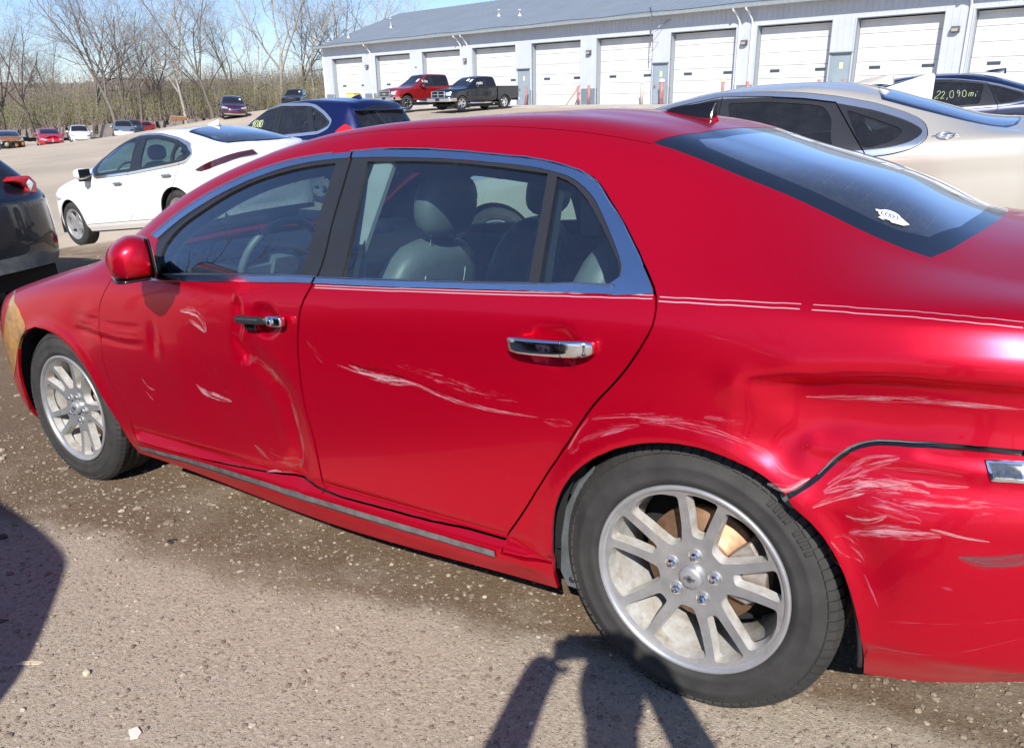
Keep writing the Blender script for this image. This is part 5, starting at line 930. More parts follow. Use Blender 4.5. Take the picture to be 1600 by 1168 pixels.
# left side detailed, right side coarse (with its own partition)
def build_two(root,cs,cs2,regsf,gapsf,sp,dense,base):
    out={}
    regs=regsf(cs,True); UV,F,cls=cs.partition(regs,gapsf(cs),sp,dense)
    regs2=regsf(cs2,False); UV2,F2,cls2=cs2.partition(regs2,gapsf(cs2),.06)
    allr=regs+[dict(name=base[0],mat=base[1],center=True,id=base[0])]
    for i,r in enumerate(allr):
        if r.get('mat') is None: continue
        m=cls==i; m2=cls2==i
        if not m.any(): continue
        P,N,Fa,ex=cs.piece(UV,F[m],r.get('depth',.012),r.get('off',0))
        if r['id'] in ('br','bf','body'): pass
        P2,N2,Fb,ex2=cs2.piece(UV2,F2[m2],r.get('depth',.012),r.get('off',0),mirror=True)
        if r.get('center'):
            k=len(P); ev=np.vstack([ex[0],ex2[0]]) if len(ex2[0]) else ex[0]; kk=len(ex[0]); eq=ex[1]+[tuple(kk+i for i in q) for q in ex2[1]]
            me=mkmesh(r['name'],np.vstack([P,P2]),np.vstack([N,N2]),np.vstack([Fa,Fb+k]),M[r['mat']],(ev,eq))
            o=bpy.data.objects.new(r['name'],me); COL.objects.link(o); out[(0,r['id'])]=(o,r)
        else:
            for side,(p,n,f,e) in enumerate(((P,N,Fa,ex),(P2,N2,Fb,ex2))):
                o=bpy.data.objects.new(r['name'],mkmesh(r['name'],p,n,f,M[r['mat']],e)); COL.objects.link(o); out[(side,r['id'])]=(o,r)
    for (side,k),(o,r) in out.items():
        p=r.get('parent'); o.parent=(out.get((side,p)) or out.get((0,p)))[0] if p else root
    nohole=[i for i,r in enumerate(allr) if r.get('mat') and not r.get('glass')]
    m=np.isin(cls2,nohole+[-1]); Cx=cs2.sh.ev(UV2[F2].mean(1))[0][:,0]; m&=(Cx<.70)&(Cx>-3.45)
    P,N,Fa,_=cs2.piece(UV2,F2[m],0,-.030)
    PL=P-N*(.030+.035*np.clip((P[:,0:1]+.1)/.2,0,1)); k=len(P); P=np.vstack([PL,P*[1,-1,1]]); N=np.vstack([N,N*[1,-1,1]]); Fa=np.vstack([Fa,Fa[:,::-1]+k])
    link(bpy.data.objects.new('inner_body',mkmesh('inner_body',P,-N,Fa[:,::-1],M['darkliner'])),root)
    return {k:v[0] for k,v in out.items()}
oR=build_two(RED,csR,csR2,red_regions,red_gaps,.022,[(big(-2.7,.33,-1.25,.90),.0125),(big(.05,.40,.72,.93),.010)],('body','red_paint'))
# headliner seen through the glass
mb=MB(); mb.box((-1.6,-.50,1.33),(-.30,.50,1.345)); mb.build('headliner',M['headliner'],RED,bevel=.01)
fd,rd=oR[(0,'front_door')],oR[(0,'rear_door')]
fd['label']='dented front door with white scuffs and missing handle cover'; rd['label']='rear door with long white scrape'
# handles
def handle(parent,a,b,full=True):
    ax,az=a; bx,bz=b; ax-=.004; bx+=.008; L=bx-ax; ang=math.atan2(bz-az,L); c=((ax+bx)/2,-.912,(az+bz)/2)
    def arch(q,c_):
        t=q.x/(L/2); q.y+= -.012*(1-t*t)+.010*abs(t)**6; return q
    if full:
        h=subdivbox('door_handle',M['chrome'],parent,(L*1.02,.028,.040),c,(0,-ang,0),arch,crease=6)
        b_=MB(); b_.box((L*.20,-.0235,-.0192),(L*.208,.006,.0192)); b_.build('handle_seam',M['blackplastic'],h)
    else:
        h=subdivbox('door_handle',M['blackplastic'],parent,(L*.70,.020,.024),(c[0]-L*.15,c[1]+.004,c[2]+.002-math.sin(ang)*L*.15),(0,-ang,0),arch,crease=5)
        m=MB(); m.box((-L*.25,-.0125-.010,.003),(L*.22,-.0095-.010,.0055)); m.build('handle_ridge',M['dulltrim'],h,bevel=.001)
        e=subdivbox('handle_end',M['chrome'],h,(L*.33,.026,.034),(L*.49,-.001,.0),(0,0,0),crease=5)
        m=MB(); m.lathe([(0,-.004),(.010,-.004),(.0125,-.001),(.0125,.006)],24,c=(-.004+L*.47,-.018,.0)); m.build('lock_cylinder',M['chrome'],h)
        m=MB(); m.box((-.05,.0,-.038),(.005,.012,-.012)); m.build('handle_base',M['glossblack'],h,bevel=.006,seg=2)
    for x in (-L*.30,L*.28):
        m=MB(); m.tube([(x,0,0),(x,.035,0)],.009,10); m.build('handle_post',M['blackplastic'],h)
    return h
H=RED_POLY
handle(fd,H['handle_f'][0],H['handle_f'][1],False); handle(rd,H['handle_r'][0],H['handle_r'][1],True)
# rocker chrome strip
rk=oR[(0,'rocker_panel')]
s_=strip(csR,PO['rocker_chrome'],.020,'dulltrim','sill_trim',rk,off=.004,taper=False,nac=5)
s_=strip(csR,PO['rocker_chrome']+[0,-.009],.010,'blackplastic','sill_seal',rk,off=.0035,taper=False,nac=3)
# pinstripes
qb=oR[(0,'body')]
sq=PO['stripe_quarter']; n=len(sq)
k1=int(n*.40)
for dz,w in ((.0042,.0021),(-.0042,.0024)):
    strip(csR,sq[:k1]+[0,dz],w,'s_stripe','pinstripe',qb,off=.0008,taper=False,nac=2)
    strip(csR,sq[k1+1:]+[0,dz],w,'s_stripe','pinstripe',qb,off=.0008,taper=False,nac=2)
    strip(csR,PO['stripe_door']+[0,dz*.8],w*.8,'s_stripe','pinstripe',rd,off=.0008,taper=False,nac=2)
# chrome bead added along the trim edges to make a highlight
for key,par in (('chrome_top_front',fd),('chrome_top_rear',rd)):
    pp=PO[key]; ribbon_on(csR,[pp[:int(len(pp)*.5)-1]],.0035,'chrome','highlight_bead',par,off=.0075)
for key,par in (('chrome_belt_front',fd),('chrome_belt_rear',rd)):
    pp=PO[key]; lo=pp[len(pp)//2+1:]; 
    zt_=pp[:,1]; xs_=np.linspace(pp[:,0].min()+.01,pp[:,0].max()-.01,24); top_=[max(q[1] for q in pp if abs(q[0]-x_)<.09) for x_ in xs_]
    ribbon_on(csR,[np.stack([xs_,np.array(top_)-.004],1)],.004,'chrome','highlight_bead',par,off=.0085)
# marker lamp in the bumper
mk=PO['marker']; rb=oR[(0,'rear_bumper')]
def conform_patch(name,poly,mat,parent,off,cs=csR,side=True,sp=.02):
    uv=(cs.side_uv(poly) if side else cs.top_uv(poly)); g=np.stack(np.meshgrid(np.arange(*(uv[:,0].min(),uv[:,0].max(),sp)),np.arange(*(uv[:,1].min(),uv[:,1].max(),sp)),indexing='ij'),-1).reshape(-1,2)
    g=g[inpoly(g,uv)]; A=np.vstack([uv,g]); k=len(uv)
    vo,eo,fo,_,_,_=delaunay_2d_cdt([Vector((float(a),float(b))) for a,b in A],[(i,(i+1)%k) for i in range(k)],[],0,1e-5,False)
    UV=np.array([(v.x,v.y) for v in vo]); F=np.array([f for f in fo if len(f)==3]); F=F[inpoly(UV[F].mean(1),uv)]
    P,N,F2,ex=cs.piece(UV,F,abs(off)+.004,off); return link(bpy.data.objects.new(name,mkmesh(name,P,N,F2,M[mat] if isinstance(mat,str) else mat,ex)),parent)
c0=mk.mean(0)
ml=conform_patch('side_marker_bezel',mk,'chrome',rb,.006); 
inn=c0+(mk-c0)*[.84,.62]; conform_patch('side_marker_lens',inn,'lens_dark',ml,.0085)
# bumper gap: exposed black strip and bracket
gb=PO['gap_bumper']
strip(csR,gb+[0,-.002],.026,'glossblack','bumper_seal',rb,off=-.012,taper=False,wl=[.030,.024,.026,.022,.018,.014,.012,.010,.010])
strip(csR,gb[3:]+[0,.006],.006,'greyplastic','seal_edge',rb,off=-.005,taper=False,nac=3,wl=[.002,.007,.008,.006,.004,.003])
for i in (8,12,16):
    if i<len(gb)-1: strip(csR,dens([gb[i]-[.014,.012],gb[i]+[.014,-.012]],.01,False),.014,'glossblack','clip',rb,off=-.002,taper=False,nac=3)
mb=MB(); p0=gb[0]; 
br=[(p0[0]-.022,p0[1]-.004),(p0[0]+.022,p0[1]+.014),(p0[0]+.030,p0[1]-.014),(p0[0]+.004,p0[1]-.036),(p0[0]-.018,p0[1]-.020)]
mb.prism(br,0,1,T=lambda p:(p[0],-.880+.03*p[2],p[1])); mb.build('bumper_bracket',M['greyplastic'],rb,bevel=.003)
# black edge of the inner arch liner behind the bumper
mb=MB(); arp=[p for p in RED_POLY['arch_rear'] if p[0]>.24 and p[1]>.235]
mb.tube([(p[0]-.004,-.872,p[1]) for p in arp],.0055,6); mb.build('arch_edge',M['blackplastic'],rb)
# scuffs and scratches
MK=RED_MARK
def mark(k,w,mat,parent,wl=None,off=.0018,dz=0):
    L=np.array(MK[k])+[0,dz]; return strip(csR,L,w,mat,'paint_scuff',parent,off=off,taper=wl is None,wl=wl)
for k,w,mt in (('s1',.050,'s_white'),('s1b',.035,'s_white'),('s2',.052,'s_white'),('s3',.022,'s_white'),('s3b',.016,'s_white'),('d1',.020,'s_pink'),('d2',.022,'s_white'),('d3',.010,'s_fine'),('d4',.010,'s_fine'),('p2',.0,'s_fine')):
    if w: mark(k,w,mt,fd)
mark('d5',.045,'s_fine',rd)
strip(csR,np.array(RED_DENT['curve']),.085,'s_brown','brown_smear',fd,off=.0009)
strip(csR,np.array([(-1.56,.40),(-1.45,.36),(-1.33,.38)]),.13,'s_brown','brown_smear',fd,off=.0009)
mark('s4',.070,'s_fine',rd,wl=[.0,.05,.09,.07,.06,.05,.03,.01]); mark('s4b',.040,'s_dense',rd,wl=[0,.05,.075,.06,.02]); mark('s4c',.060,'s_fine',rd); mark('s4d',.030,'s_white',rd); mark('s4',.02,'s_dense',rd,dz=-.004); mark('s4b',.03,'s_white',rd,dz=-.01); mark('s5',.05,'s_fine',rd); mark('q1',.05,'s_fine',rd)
for k,w,mt in (('s6',.024,'s_pink'),('s7',.016,'s_pink'),('s7',.050,'s_fine'),('s8',.040,'s_pink'),('s9',.030,'s_pink'),('s10',.022,'s_dense'),('s11',.028,'s_white'),('q2',.05,'s_fine')): mark(k,w,mt,qb)
for k,w,mt in (('b1',.050,'s_dense'),('b2',.030,'s_white'),('b3',.018,'s_pink'),('b4',.016,'s_white'),('b5',.030,'s_white'),('b6',.050,'s_dense'),('b7',.018,'s_white'),('b8',.060,'s_pink'),('b9',.050,'s_fine'),('b10',.014,'s_pink'),('b11',.014,'s_pink'),('b12',.010,'s_fine'),('b13',.020,'s_fine'),('b14',.12,'s_fine'),('b15',.080,'s_fine'),('b16',.055,'s_pink')): mark(k,w,mt,rb)
mark('grey',.048,'s_grey',rb,wl=[.008,.035,.045,.045,.04])
# side mirror
mr=MB()
def mirror_house():
    def shp(q,c_):
        # taper towards the outboard-front, flat at the back
        q.z*= (1-.18*max(0,-c_.x)) ; 
        if c_.x>.0: q.x=min(q.x,.052)
        q.z+= -.012*(c_.x<0)*abs(c_.x)-.006*c_.y; return q
    o=subdivbox('door_mirror',M['red_paint'],fd,(.150,.235,.150),(-1.915,-.995,1.040),(0,R(-3),R(66)),shp,crease=2.8)
    b=MB(); b.prism(rect(-.106,-.066,.106,.064,.035,5),0,1,T=lambda p:(.052+.007*p[2],p[0],p[1])); b.build('mirror_bezel',M['glossblack'],o,bevel=.002)
    b=MB(); b.prism(rect(-.098,-.058,.098,.056,.030,5),0,1,T=lambda p:(.060+.001*p[2],p[0],p[1])); b.build('mirror_glass',M['chrome'],o)
    subdivbox('mirror_skirt',M['glossblack'],o,(.125,.18,.014),(-.005,.0,-.066),(0,0,0),crease=4)
    b=MB(); b.tube([(-1.96,-.93,.985),(-2.03,-.845,.985)],[.030,.042],12); b.build('mirror_arm',M['glossblack'],fd)
    return o
mirror_house()
# antenna fin
def fin_mesh(name,mat,parent,loc,L=.17,Hh=.052,W=.052,rot=(0,0,0)):
    v=[];f=[]; n=14; m=8
    for i in range(n+1):
        t=i/n; x=-L*.55+L*t; h=Hh*(t**.75)*(1 if t<.93 else max(0,(1-t)/.07))**.6+.002; w=W/2*math.sin(min(1,t*1.35+.06)*math.pi*.5)*(1-.25*t)
        for j in range(m+1):
            a=math.pi*j/m; c=math.cos(a); sgn=1 if c>0 else -1; s=math.sin(a)
            v.append((x+ (0.03*L*s),w*sgn*abs(c)**(1.0+.9*s)*(1-.55*s),h*s))
    for i in range(n):
        for j in range(m): f.append((i*(m+1)+j,i*(m+1)+j+1,(i+1)*(m+1)+j+1,(i+1)*(m+1)+j))
    f.append(tuple(n*(m+1)+j for j in range(m+1)))
    b=MB(); b.add(v,f,0,True); return b.build(name,mat,parent,loc,rot,weld=True)
fo=fin_mesh('antenna_fin',M['glossblack'],RED,(-.315,-.10,1.398),L=.16,Hh=.052,rot=(0,R(13),0)); fin_mesh('fin_red_foot',M['red_paint'],fo,(.0,0,-.004),L=.175,Hh=.022,W=.062)  # black fin stands for its dark reflection, red foot added below
# decal on the back glass: white shield with ring, partly torn
P_,N_=csR.sh.ev(csR.top_uv(np.array([(.304,-.455)]))); c=Vector(P_[0]); nn=Vector(N_[0])
ux=Vector((.9,0,-.42)); ux=(ux-ux.dot(nn)*nn).normalized(); uy=nn.cross(ux)
def on(a,b,o=.0015): return tuple(c+ux*a*.66+uy*b*.62+nn*o)
def flat(polys,mat,name,parent,T):
    b=MB()
    for p in polys:
        k=len(b.v); b.v+=[T(x,y) for x,y in p]; b.f.append(tuple(range(k,k+len(p)))); b.m.append(0); b.smooth.append(False)
    return b.build(name,M[mat],parent)
bwn=oR[(0,'back_window')]
def ringp(r0,r1,a0=0,a1=360,n=30,sx=1):
    o=[]
    for k in range(n):
        a,b=R(a0+(a1-a0)*k/n),R(a0+(a1-a0)*(k+1)/n); o.append([(sx*r0*math.cos(a),r0*math.sin(a)),(sx*r1*math.cos(a),r1*math.sin(a)),(sx*r1*math.cos(b),r1*math.sin(b)),(sx*r0*math.cos(b),r0*math.sin(b))])
    return o
dec=ringp(.030,.038)+ringp(.018,.026)+[[(.038*math.cos(R(a)),.038*math.sin(R(a))) for a in range(-70,31,10)]+[(.072,-.008),(.060,-.032),(.02,-.046)]]
for k in range(9): 
    a=R(k*40); dec.append([(.004*math.cos(a+1),.004*math.sin(a+1)),(.014*math.cos(a-.2),.014*math.sin(a-.2)),(.014*math.cos(a+.25),.014*math.sin(a+.25))])
dec+= [[(-.052,.004),(-.038,.012),(-.036,-.004),(-.046,-.008)],[(-.02,-.036),(.0,-.046),(-.01,-.052),(-.026,-.046)]]
flat(dec,'decal_white','window_decal',bwn,on)
for i in range(11):
    x0_=-.07+i*.046; uv=kx(csR2,np.array([(x0_-.01,5.62),(x0_,6.2),(x0_+.004,7)])); 
    P1,N1=csR2.sh.ev(rline(uv,.05)); P1=P1-N1*.003; pts=[tuple(q) for q in P1]+[(q[0],-q[1],q[2]) for q in P1[::-1][1:]]
    mb=MB(); mb.tube(pts,.0009,3,cap=False,sm=False); mb.build('defroster_line',M['rotor'],bwn)
# wheels
make_wheel(RED,(0,-.7495,.33),rot=R(83))
make_wheel(RED,(-2.852,-.7495,.33),rot=R(66),steer=R(2.2))
for x in (0,-2.852): w=make_wheel(RED,(x,.7495,.33),rot=R(20),hi=False); w.rotation_euler=(0,0,math.pi)
# wheel house liners, underbody
for x in (0,-2.852):
    for s in (-1,1):
        b=MB(); b.lathe([(.402,0),(.402,.40)],28,c=(x,-.862 if s<0 else .462,.335),ang=(R(-10),R(190)),flip=True); 
        b.lathe([(.402,0),(.10,0)],28,c=(x,-.462 if s<0 else .462,.335),ang=(R(-10),R(190)))
        b.build('wheel_arch_liner',M['under'],RED)
b=MB(); 
pl=[(-.352-.0,.20),(-.372,.24),(-.367,.34),(-.350,.43),(-.31,.51),(-.26,.565),(-.275,.50),(-.30,.42),(-.315,.33),(-.305,.24),(-.318,.20)]
b.prism(pl,0,1,T=lambda p:(p[0]+.003,-.835+.22*p[2],p[1])); b.build('splash_guard',M['greyplastic'],RED,bevel=.004)
for (a_,z_) in ((-.340,.225),(-.338,.315)):
    b=MB(); b.lathe([(0,-.003),(.007,-.002),(.009,0)],12,c=(a_+.008,-.836,z_)); b.build('plastic_rivet',M['blackplastic'],RED)
b=MB(); b.box((-2.36,-.78,.175),(-.52,.78,.24)); b.box((-3.5,-.50,.2),(-3.25,.50,.5)); b.box((.45,-.50,.24),(.78,.50,.5)); b.box((-3.2,-.45,.2),(.45,.45,.35)); b.build('underbody',M['under'],RED)
# interior
def seat(parent,x,y,z=.52,mat='leather',w=.50,rake=R(20),hr=True,sc=1):
    c=subdivbox('seat_cushion',M[mat],parent,(.54*sc,w,.17),(x-.20,y,z),(0,R(-8),0))
    b=subdivbox('seat_back',M[mat],parent,(.15,w,.60*sc),(x+.15,y,z+.27),(0,rake,0),lambda q,c_:(setattr(q,'y',q.y*(1-.16*max(0,c_.z)**2)),q)[1],crease=3.4)
    if hr:
        h=subdivbox('headrest',M[mat],parent,(.115,.27,.21),(x+.15+.315*sc*math.tan(rake)*.9+.05,y,z+.27+.395*sc),(0,rake*.6,0),lambda q,c_:(setattr(q,'y',q.y*(1-.12*max(0,c_.z)**2)),q)[1],crease=2.8)
        for dy in (-.06,.06):
            m=MB(); m.tube([(0,dy,-.16),(0,dy,-.05)],.006,6); m.build('headrest_post',M['chrome'],h)
        if mat=='leather':
            for dy in (-.115,.115):
                m=MB(); m.tube([(.072,dy,-.24*sc),(.078,dy*.98,.0),(.066,dy*.92,.20*sc),(.02,dy*.85,.285*sc)],.0028,5,cap=False); m.build('seat_seam',M['piping'],b)
            m=MB(); pts=[(.052*math.sin(a)*.0+.03,.118*math.cos(a),.09*math.sin(a)) for a in [R(k*15) for k in range(25)]]; m.tube(pts,.0035,5,cap=False); m.build('piping',M['piping'],h)
    return c
seat(RED,-1.36,-.37,.50); seat(RED,-1.42,.37,.50)
for y in (-.42,0,.42):
    seat(RED,-.60,y,.55,w=.42,hr=True,sc=.92)
def steering(parent,c,r=.19,tilt=R(24),mat='dash'):
    m=MB(); n=32; pts=[(0,r*math.cos(2*math.pi*k/n),r*math.sin(2*math.pi*k/n)) for k in range(n+1)]; m.tube(pts,.015,8,cap=False)
    m.box((-.02,-.06,-.06),(.03,.06,.05)); m.box((-.01,-r,-.018),(.012,r,.018)); m.box((-.01,-.02,-r),(.012,.02,0))
    o=m.build('steering_wheel',M[mat],parent,c,(0,tilt,0)); return o
steering(RED,(-1.93,-.37,.93),mat='leather')
b=MB(); b.prism([(-2.45,.62),(-2.5,.98),(-2.25,1.02),(-2.08,.97),(-2.02,.85),(-2.1,.62)],-.70,.70,T=lambda p:(p[0],p[2],p[1])); b.build('dashboard',M['dash'],RED,bevel=.02,seg=2)
b=MB(); b.box((-2.3,-.70,.22),(-.3,.70,.30)); b.box((-2.0,-.12,.3),(-1.2,.12,.62)); b.build('cabin_floor',M['carpet'],RED,bevel=.02)
b=MB(); b.prism([(-.36,.92),(-.30,.97),(.40,.985),(.42,.94),(-.3,.86)],-.62,.62,T=lambda p:(p[0],p[2],p[1])); b.build('parcel_shelf',M['dash'],RED,bevel=.01)
subdivbox('inner_mirror',M['glossblack'],RED,(.03,.24,.075),(-1.90,0,1.275),(0,R(-12),0))
# airbag cloth and papers left on the passenger side
subdivbox('deployed_airbag',M['tan'],RED,(.16,.34,.20),(-2.02,-.40,.80),(0,R(20),0),crease=2.4)
for y in (-1,1):
    b=MB(); b.box((-2.2,y*.79-.02,.45),(-.3,y*.79+.02,.93)); b.build('door_card',M['dash'],RED,bevel=.01)
    b=MB(); b.prism([(-1.21,.93),(-1.12,.93),(-1.02,1.33),(-1.10,1.33)],0,1,T=lambda p:(p[0],y*(.795-.40*(p[1]-.93)+.03*p[2]-.03),p[1])); b.build('door_pillar_trim',M['headliner'],RED,bevel=.006)
b=MB(); b.tube([(-1.16,-.60,1.28),(-1.14,-.66,1.1),(-1.16,-.72,.8)],.006,6); b.build('seat_belt',M['piping'],RED)
# writing on the far window, seen from inside
def scribble(cs,base,size,words,mirrored=False):
    return None
loops=[]
for k,(dx,rx,rz) in enumerate(((0,.055,.060),(.12,.030,.035),(.19,.028,.035),(.26,.028,.034),(.34,.03,.028))):
    loops.append([(-1.0-dx+rx*math.cos(a*.5+.5),1.21-.008*k+rz*math.sin(a*.5+.5)) for a in range(0,13)])
ribbon_on(csR2,loops,.006,'dash','window_writing',oR.get((1,'gr')) or RED,off=-.012,mirror=True)
# ================================================================ ground
BX,BY,BAZ=-22.992,44.296,-.19292   # building wall origin and azimuth
BT=np.array([math.cos(BAZ),math.sin(BAZ)]); BN=np.array([-math.sin(BAZ),math.cos(BAZ)])
def W2(s,d): return np.array([BX,BY])+BT*s+BN*d     # s along the wall, d behind it
cp=[]
for x in (-4,-2,0,2):
    for y in (-9,-6,-3,-.8,.8): cp.append((x,y,.061*x-.034*y if y>-4 else .061*x+.13))
cp+=[(-13,5,-.95),(2.5,9,.15),(-4.5,9,-.1)]
for s in (-36,-28,-20,-10,0,10,20,34,50):
    for d,z in ((-.3,.76),(8,.76),(30,.76)): p=W2(s,d); cp.append((p[0],p[1],z))
    p=W2(s,-4); cp.append((p[0],p[1],.70))
cp+=[(-30.6,36.5,.50),(-34,36.4,.52),(-53.9,38.4,.04),(-67,56,.45),(-75,60,-.5),(-72,50,-.9),(-78.9,39.4,-2.17),(-67.1,30.7,-1.79),(-63.8,26.5,-1.67),(-72.4,40.1,-1.63),(-58,20,-1.6),
 (-40,10,-1.4),(-25,5,-1.0),(-25,18,-.6),(-45,25,-.9),(-12,22,.15),(8,22,.5),(30,20,.8),(30,0,.4),(15,0,.3),(15,-12,.4),(-10,-12,-.4),(-25,-15,-1),(-50,-5,-1.8),(0,-25,.3),(25,-30,.6),
 (-95,55,-2.4),(-95,30,-3.4),(-110,70,-3.5),(-85,75,-1.5),(-80,95,-1),(-130,60,-6),(-130,100,-5),(-100,0,-4),(-150,20,-6),(0,90,.8),(60,90,1),(90,20,1),(-60,-60,-1),(60,-70,1),(-160,-60,-6),(0,150,0),(-90,150,-4)]
def _contacts(loc,yaw,pitch,roll,wb,W):
    c,s=math.cos,math.sin; Rm=Matrix(((c(yaw),-s(yaw),0),(s(yaw),c(yaw),0),(0,0,1)))@Matrix(((c(pitch),0,s(pitch)),(0,1,0),(-s(pitch),0,c(pitch))))@Matrix(((1,0,0),(0,c(roll),-s(roll)),(0,s(roll),c(roll))))
    return [tuple(Rm@Vector((x,y,0))+Vector(loc)) for x in (0,-wb) for y in (-W+.1,W-.1)]
for a in (((-8.809,4.541,-.266),R(.28),R(-6.57),R(.24),2.694,.905),((-10.187,8.216,-.285),R(-.49),R(.15),R(-.16),2.849,.965),((-.677,4.394,.042),R(9.53),R(-2.78),R(1.19),2.837,.927),((-.554,11.257,.164),R(14.15),R(-1.79),R(-.07),2.837,.927),((-7.34,.30,-.311),R(10.7),R(-2.8),R(1.1),2.64,.895)):
    cp+=_contacts(*a)
cp=np.array(cp)
def _k(d): return np.sqrt(d*d+9.)
_D=np.hypot(cp[:,None,0]-cp[None,:,0],cp[:,None,1]-cp[None,:,1]); _A=-_k(_D)+np.eye(len(cp))*.03
_n=len(cp); _B=np.zeros((_n+1,_n+1)); _B[:_n,:_n]=_A; _B[:_n,_n]=1; _B[_n,:_n]=1
_w=np.linalg.solve(_B,np.concatenate([cp[:,2],[0]]))
def gz(x,y):
    x=np.asarray(x,float); y=np.asarray(y,float); sh=x.shape; x=x.ravel(); y=y.ravel(); o=np.zeros(len(x))
    for i in range(0,len(x),20000):
        d=np.hypot(x[i:i+20000,None]-cp[None,:,0],y[i:i+20000,None]-cp[None,:,1]); o[i:i+20000]=-_k(d)@_w[:_n]+_w[_n]
    # under the red car follow its own tyre plane
    near=np.exp(-(np.clip(np.hypot((x+1.2)/3.2,(y+1.2)/3.4)-.8,0,9)/.35)**2); o=o*(1-near)+(.061*x-.034*y)*near
    far=np.clip((np.hypot(x,y)-170)/200,0,1); o=o*(1-far)+(-5)*far
    return o.reshape(sh)
def gz1(x,y): return float(gz(np.array([x]),np.array([y]))[0])
def groundmat():
    m,nt,b=newmat('gravel_lot'); tc=nt.nodes.new('ShaderNodeTexCoord'); V=tc.outputs['Object']
    fine=noise(nt,70,8,.75,vec=V); mid=noise(nt,2.2,7,.65,vec=V); big_=noise(nt,.12,6,.6,vec=V); grit=noise(nt,340,3,.6,vec=V)
    sp=nt.nodes.new('ShaderNodeSeparateXYZ'); nt.links.new(V,sp.inputs[0])
    vor=nt.nodes.new('ShaderNodeTexVoronoi'); vor.inputs['Scale'].default_value=85; vor.inputs['Randomness'].default_value=1; nt.links.new(V,vor.inputs['Vector'])
    vor2=nt.nodes.new('ShaderNodeTexVoronoi'); vor2.inputs['Scale'].default_value=210; nt.links.new(V,vor2.inputs['Vector'])
    dry=ramp(nt,fine.outputs[0],[(.28,(.33,.27,.205)),(.5,(.49,.415,.325)),(.72,(.64,.56,.455))])
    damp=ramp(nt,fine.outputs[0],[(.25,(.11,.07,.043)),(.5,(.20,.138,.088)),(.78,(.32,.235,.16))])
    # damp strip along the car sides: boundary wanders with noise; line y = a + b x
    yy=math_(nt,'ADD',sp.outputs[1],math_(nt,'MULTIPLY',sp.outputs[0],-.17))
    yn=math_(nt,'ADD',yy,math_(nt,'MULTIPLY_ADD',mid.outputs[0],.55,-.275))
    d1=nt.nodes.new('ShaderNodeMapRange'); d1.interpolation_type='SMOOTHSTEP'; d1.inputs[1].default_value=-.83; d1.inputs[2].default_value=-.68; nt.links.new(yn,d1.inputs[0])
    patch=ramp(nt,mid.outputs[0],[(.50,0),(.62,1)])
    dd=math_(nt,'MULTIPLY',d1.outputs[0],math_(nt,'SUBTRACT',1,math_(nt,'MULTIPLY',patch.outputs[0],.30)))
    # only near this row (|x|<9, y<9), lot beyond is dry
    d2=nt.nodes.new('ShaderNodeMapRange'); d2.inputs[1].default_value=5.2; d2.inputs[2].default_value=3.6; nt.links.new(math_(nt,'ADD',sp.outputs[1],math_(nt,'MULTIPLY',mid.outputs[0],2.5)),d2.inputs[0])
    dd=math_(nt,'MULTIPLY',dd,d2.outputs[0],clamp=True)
    c=mixc(nt,dd,dry.outputs[0],damp.outputs[0])
    # pale pebbles
    pb=ramp(nt,vor.outputs['Distance'],[(.18,1),(.30,0)]); pc=nt.nodes.new('ShaderNodeSeparateColor'); nt.links.new(vor.outputs['Color'],pc.inputs[0])
    pm=math_(nt,'MULTIPLY',pb.outputs[0],math_(nt,'GREATER_THAN',pc.outputs[0],.74))
    pcol=ramp(nt,pc.outputs[1],[(.0,(.20,.155,.12)),(.5,(.33,.27,.21)),(1,(.50,.44,.35))]); c=mixc(nt,math_(nt,'MULTIPLY',pm,.75),c,pcol.outputs[0])
    pb2=ramp(nt,vor2.outputs['Distance'],[(.15,1),(.34,0)]); pc2=nt.nodes.new('ShaderNodeSeparateColor'); nt.links.new(vor2.outputs['Color'],pc2.inputs[0])
    pm2=math_(nt,'MULTIPLY',pb2.outputs[0],math_(nt,'GREATER_THAN',pc2.outputs[0],.5)); pcol2=ramp(nt,pc2.outputs[1],[(0,(.13,.10,.08)),(.6,(.36,.31,.25)),(1,(.58,.53,.45))]); c=mixc(nt,math_(nt,'MULTIPLY',pm2,.55),c,pcol2.outputs[0])
    # far lot: wheel tracks and broad tone
    bt_=ramp(nt,big_.outputs[0],[(.35,(.80,.80,.80)),(.65,(1.12,1.1,1.07))])
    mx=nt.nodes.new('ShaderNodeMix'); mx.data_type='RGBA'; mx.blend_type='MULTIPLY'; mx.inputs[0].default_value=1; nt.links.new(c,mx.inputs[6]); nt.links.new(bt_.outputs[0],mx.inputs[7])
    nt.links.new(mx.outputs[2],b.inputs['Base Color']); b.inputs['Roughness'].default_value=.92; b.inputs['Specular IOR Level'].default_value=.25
    h=math_(nt,'ADD',math_(nt,'MULTIPLY',fine.outputs[0],.9),math_(nt,'ADD',math_(nt,'MULTIPLY',pm,.8),math_(nt,'ADD',math_(nt,'MULTIPLY',pm2,.45),math_(nt,'MULTIPLY',grit.outputs[0],.35))))
    bump(nt,b,h,1.0,.011)
    return m
GM=groundmat()
def sheet(name,xs,ys,mat,hole=None):
    X,Y=np.meshgrid(xs,ys,indexing='ij'); Z=gz(X,Y)
    if name=='ground': Z=Z+nr.rand(*Z.shape)*.0
    V=np.stack([X,Y,Z],-1).reshape(-1,3); ny=len(ys); F=[]
    for i in range(len(xs)-1):
        for j in range(ny-1): F.append((i*ny+j,(i+1)*ny+j,(i+1)*ny+j+1,i*ny+j+1))
    me=bpy.data.meshes.new(name); me.from_pydata(V.tolist(),[],F); me.materials.append(mat); me.polygons.foreach_set('use_smooth',[True]*len(F)); return link(bpy.data.objects.new(name,me))
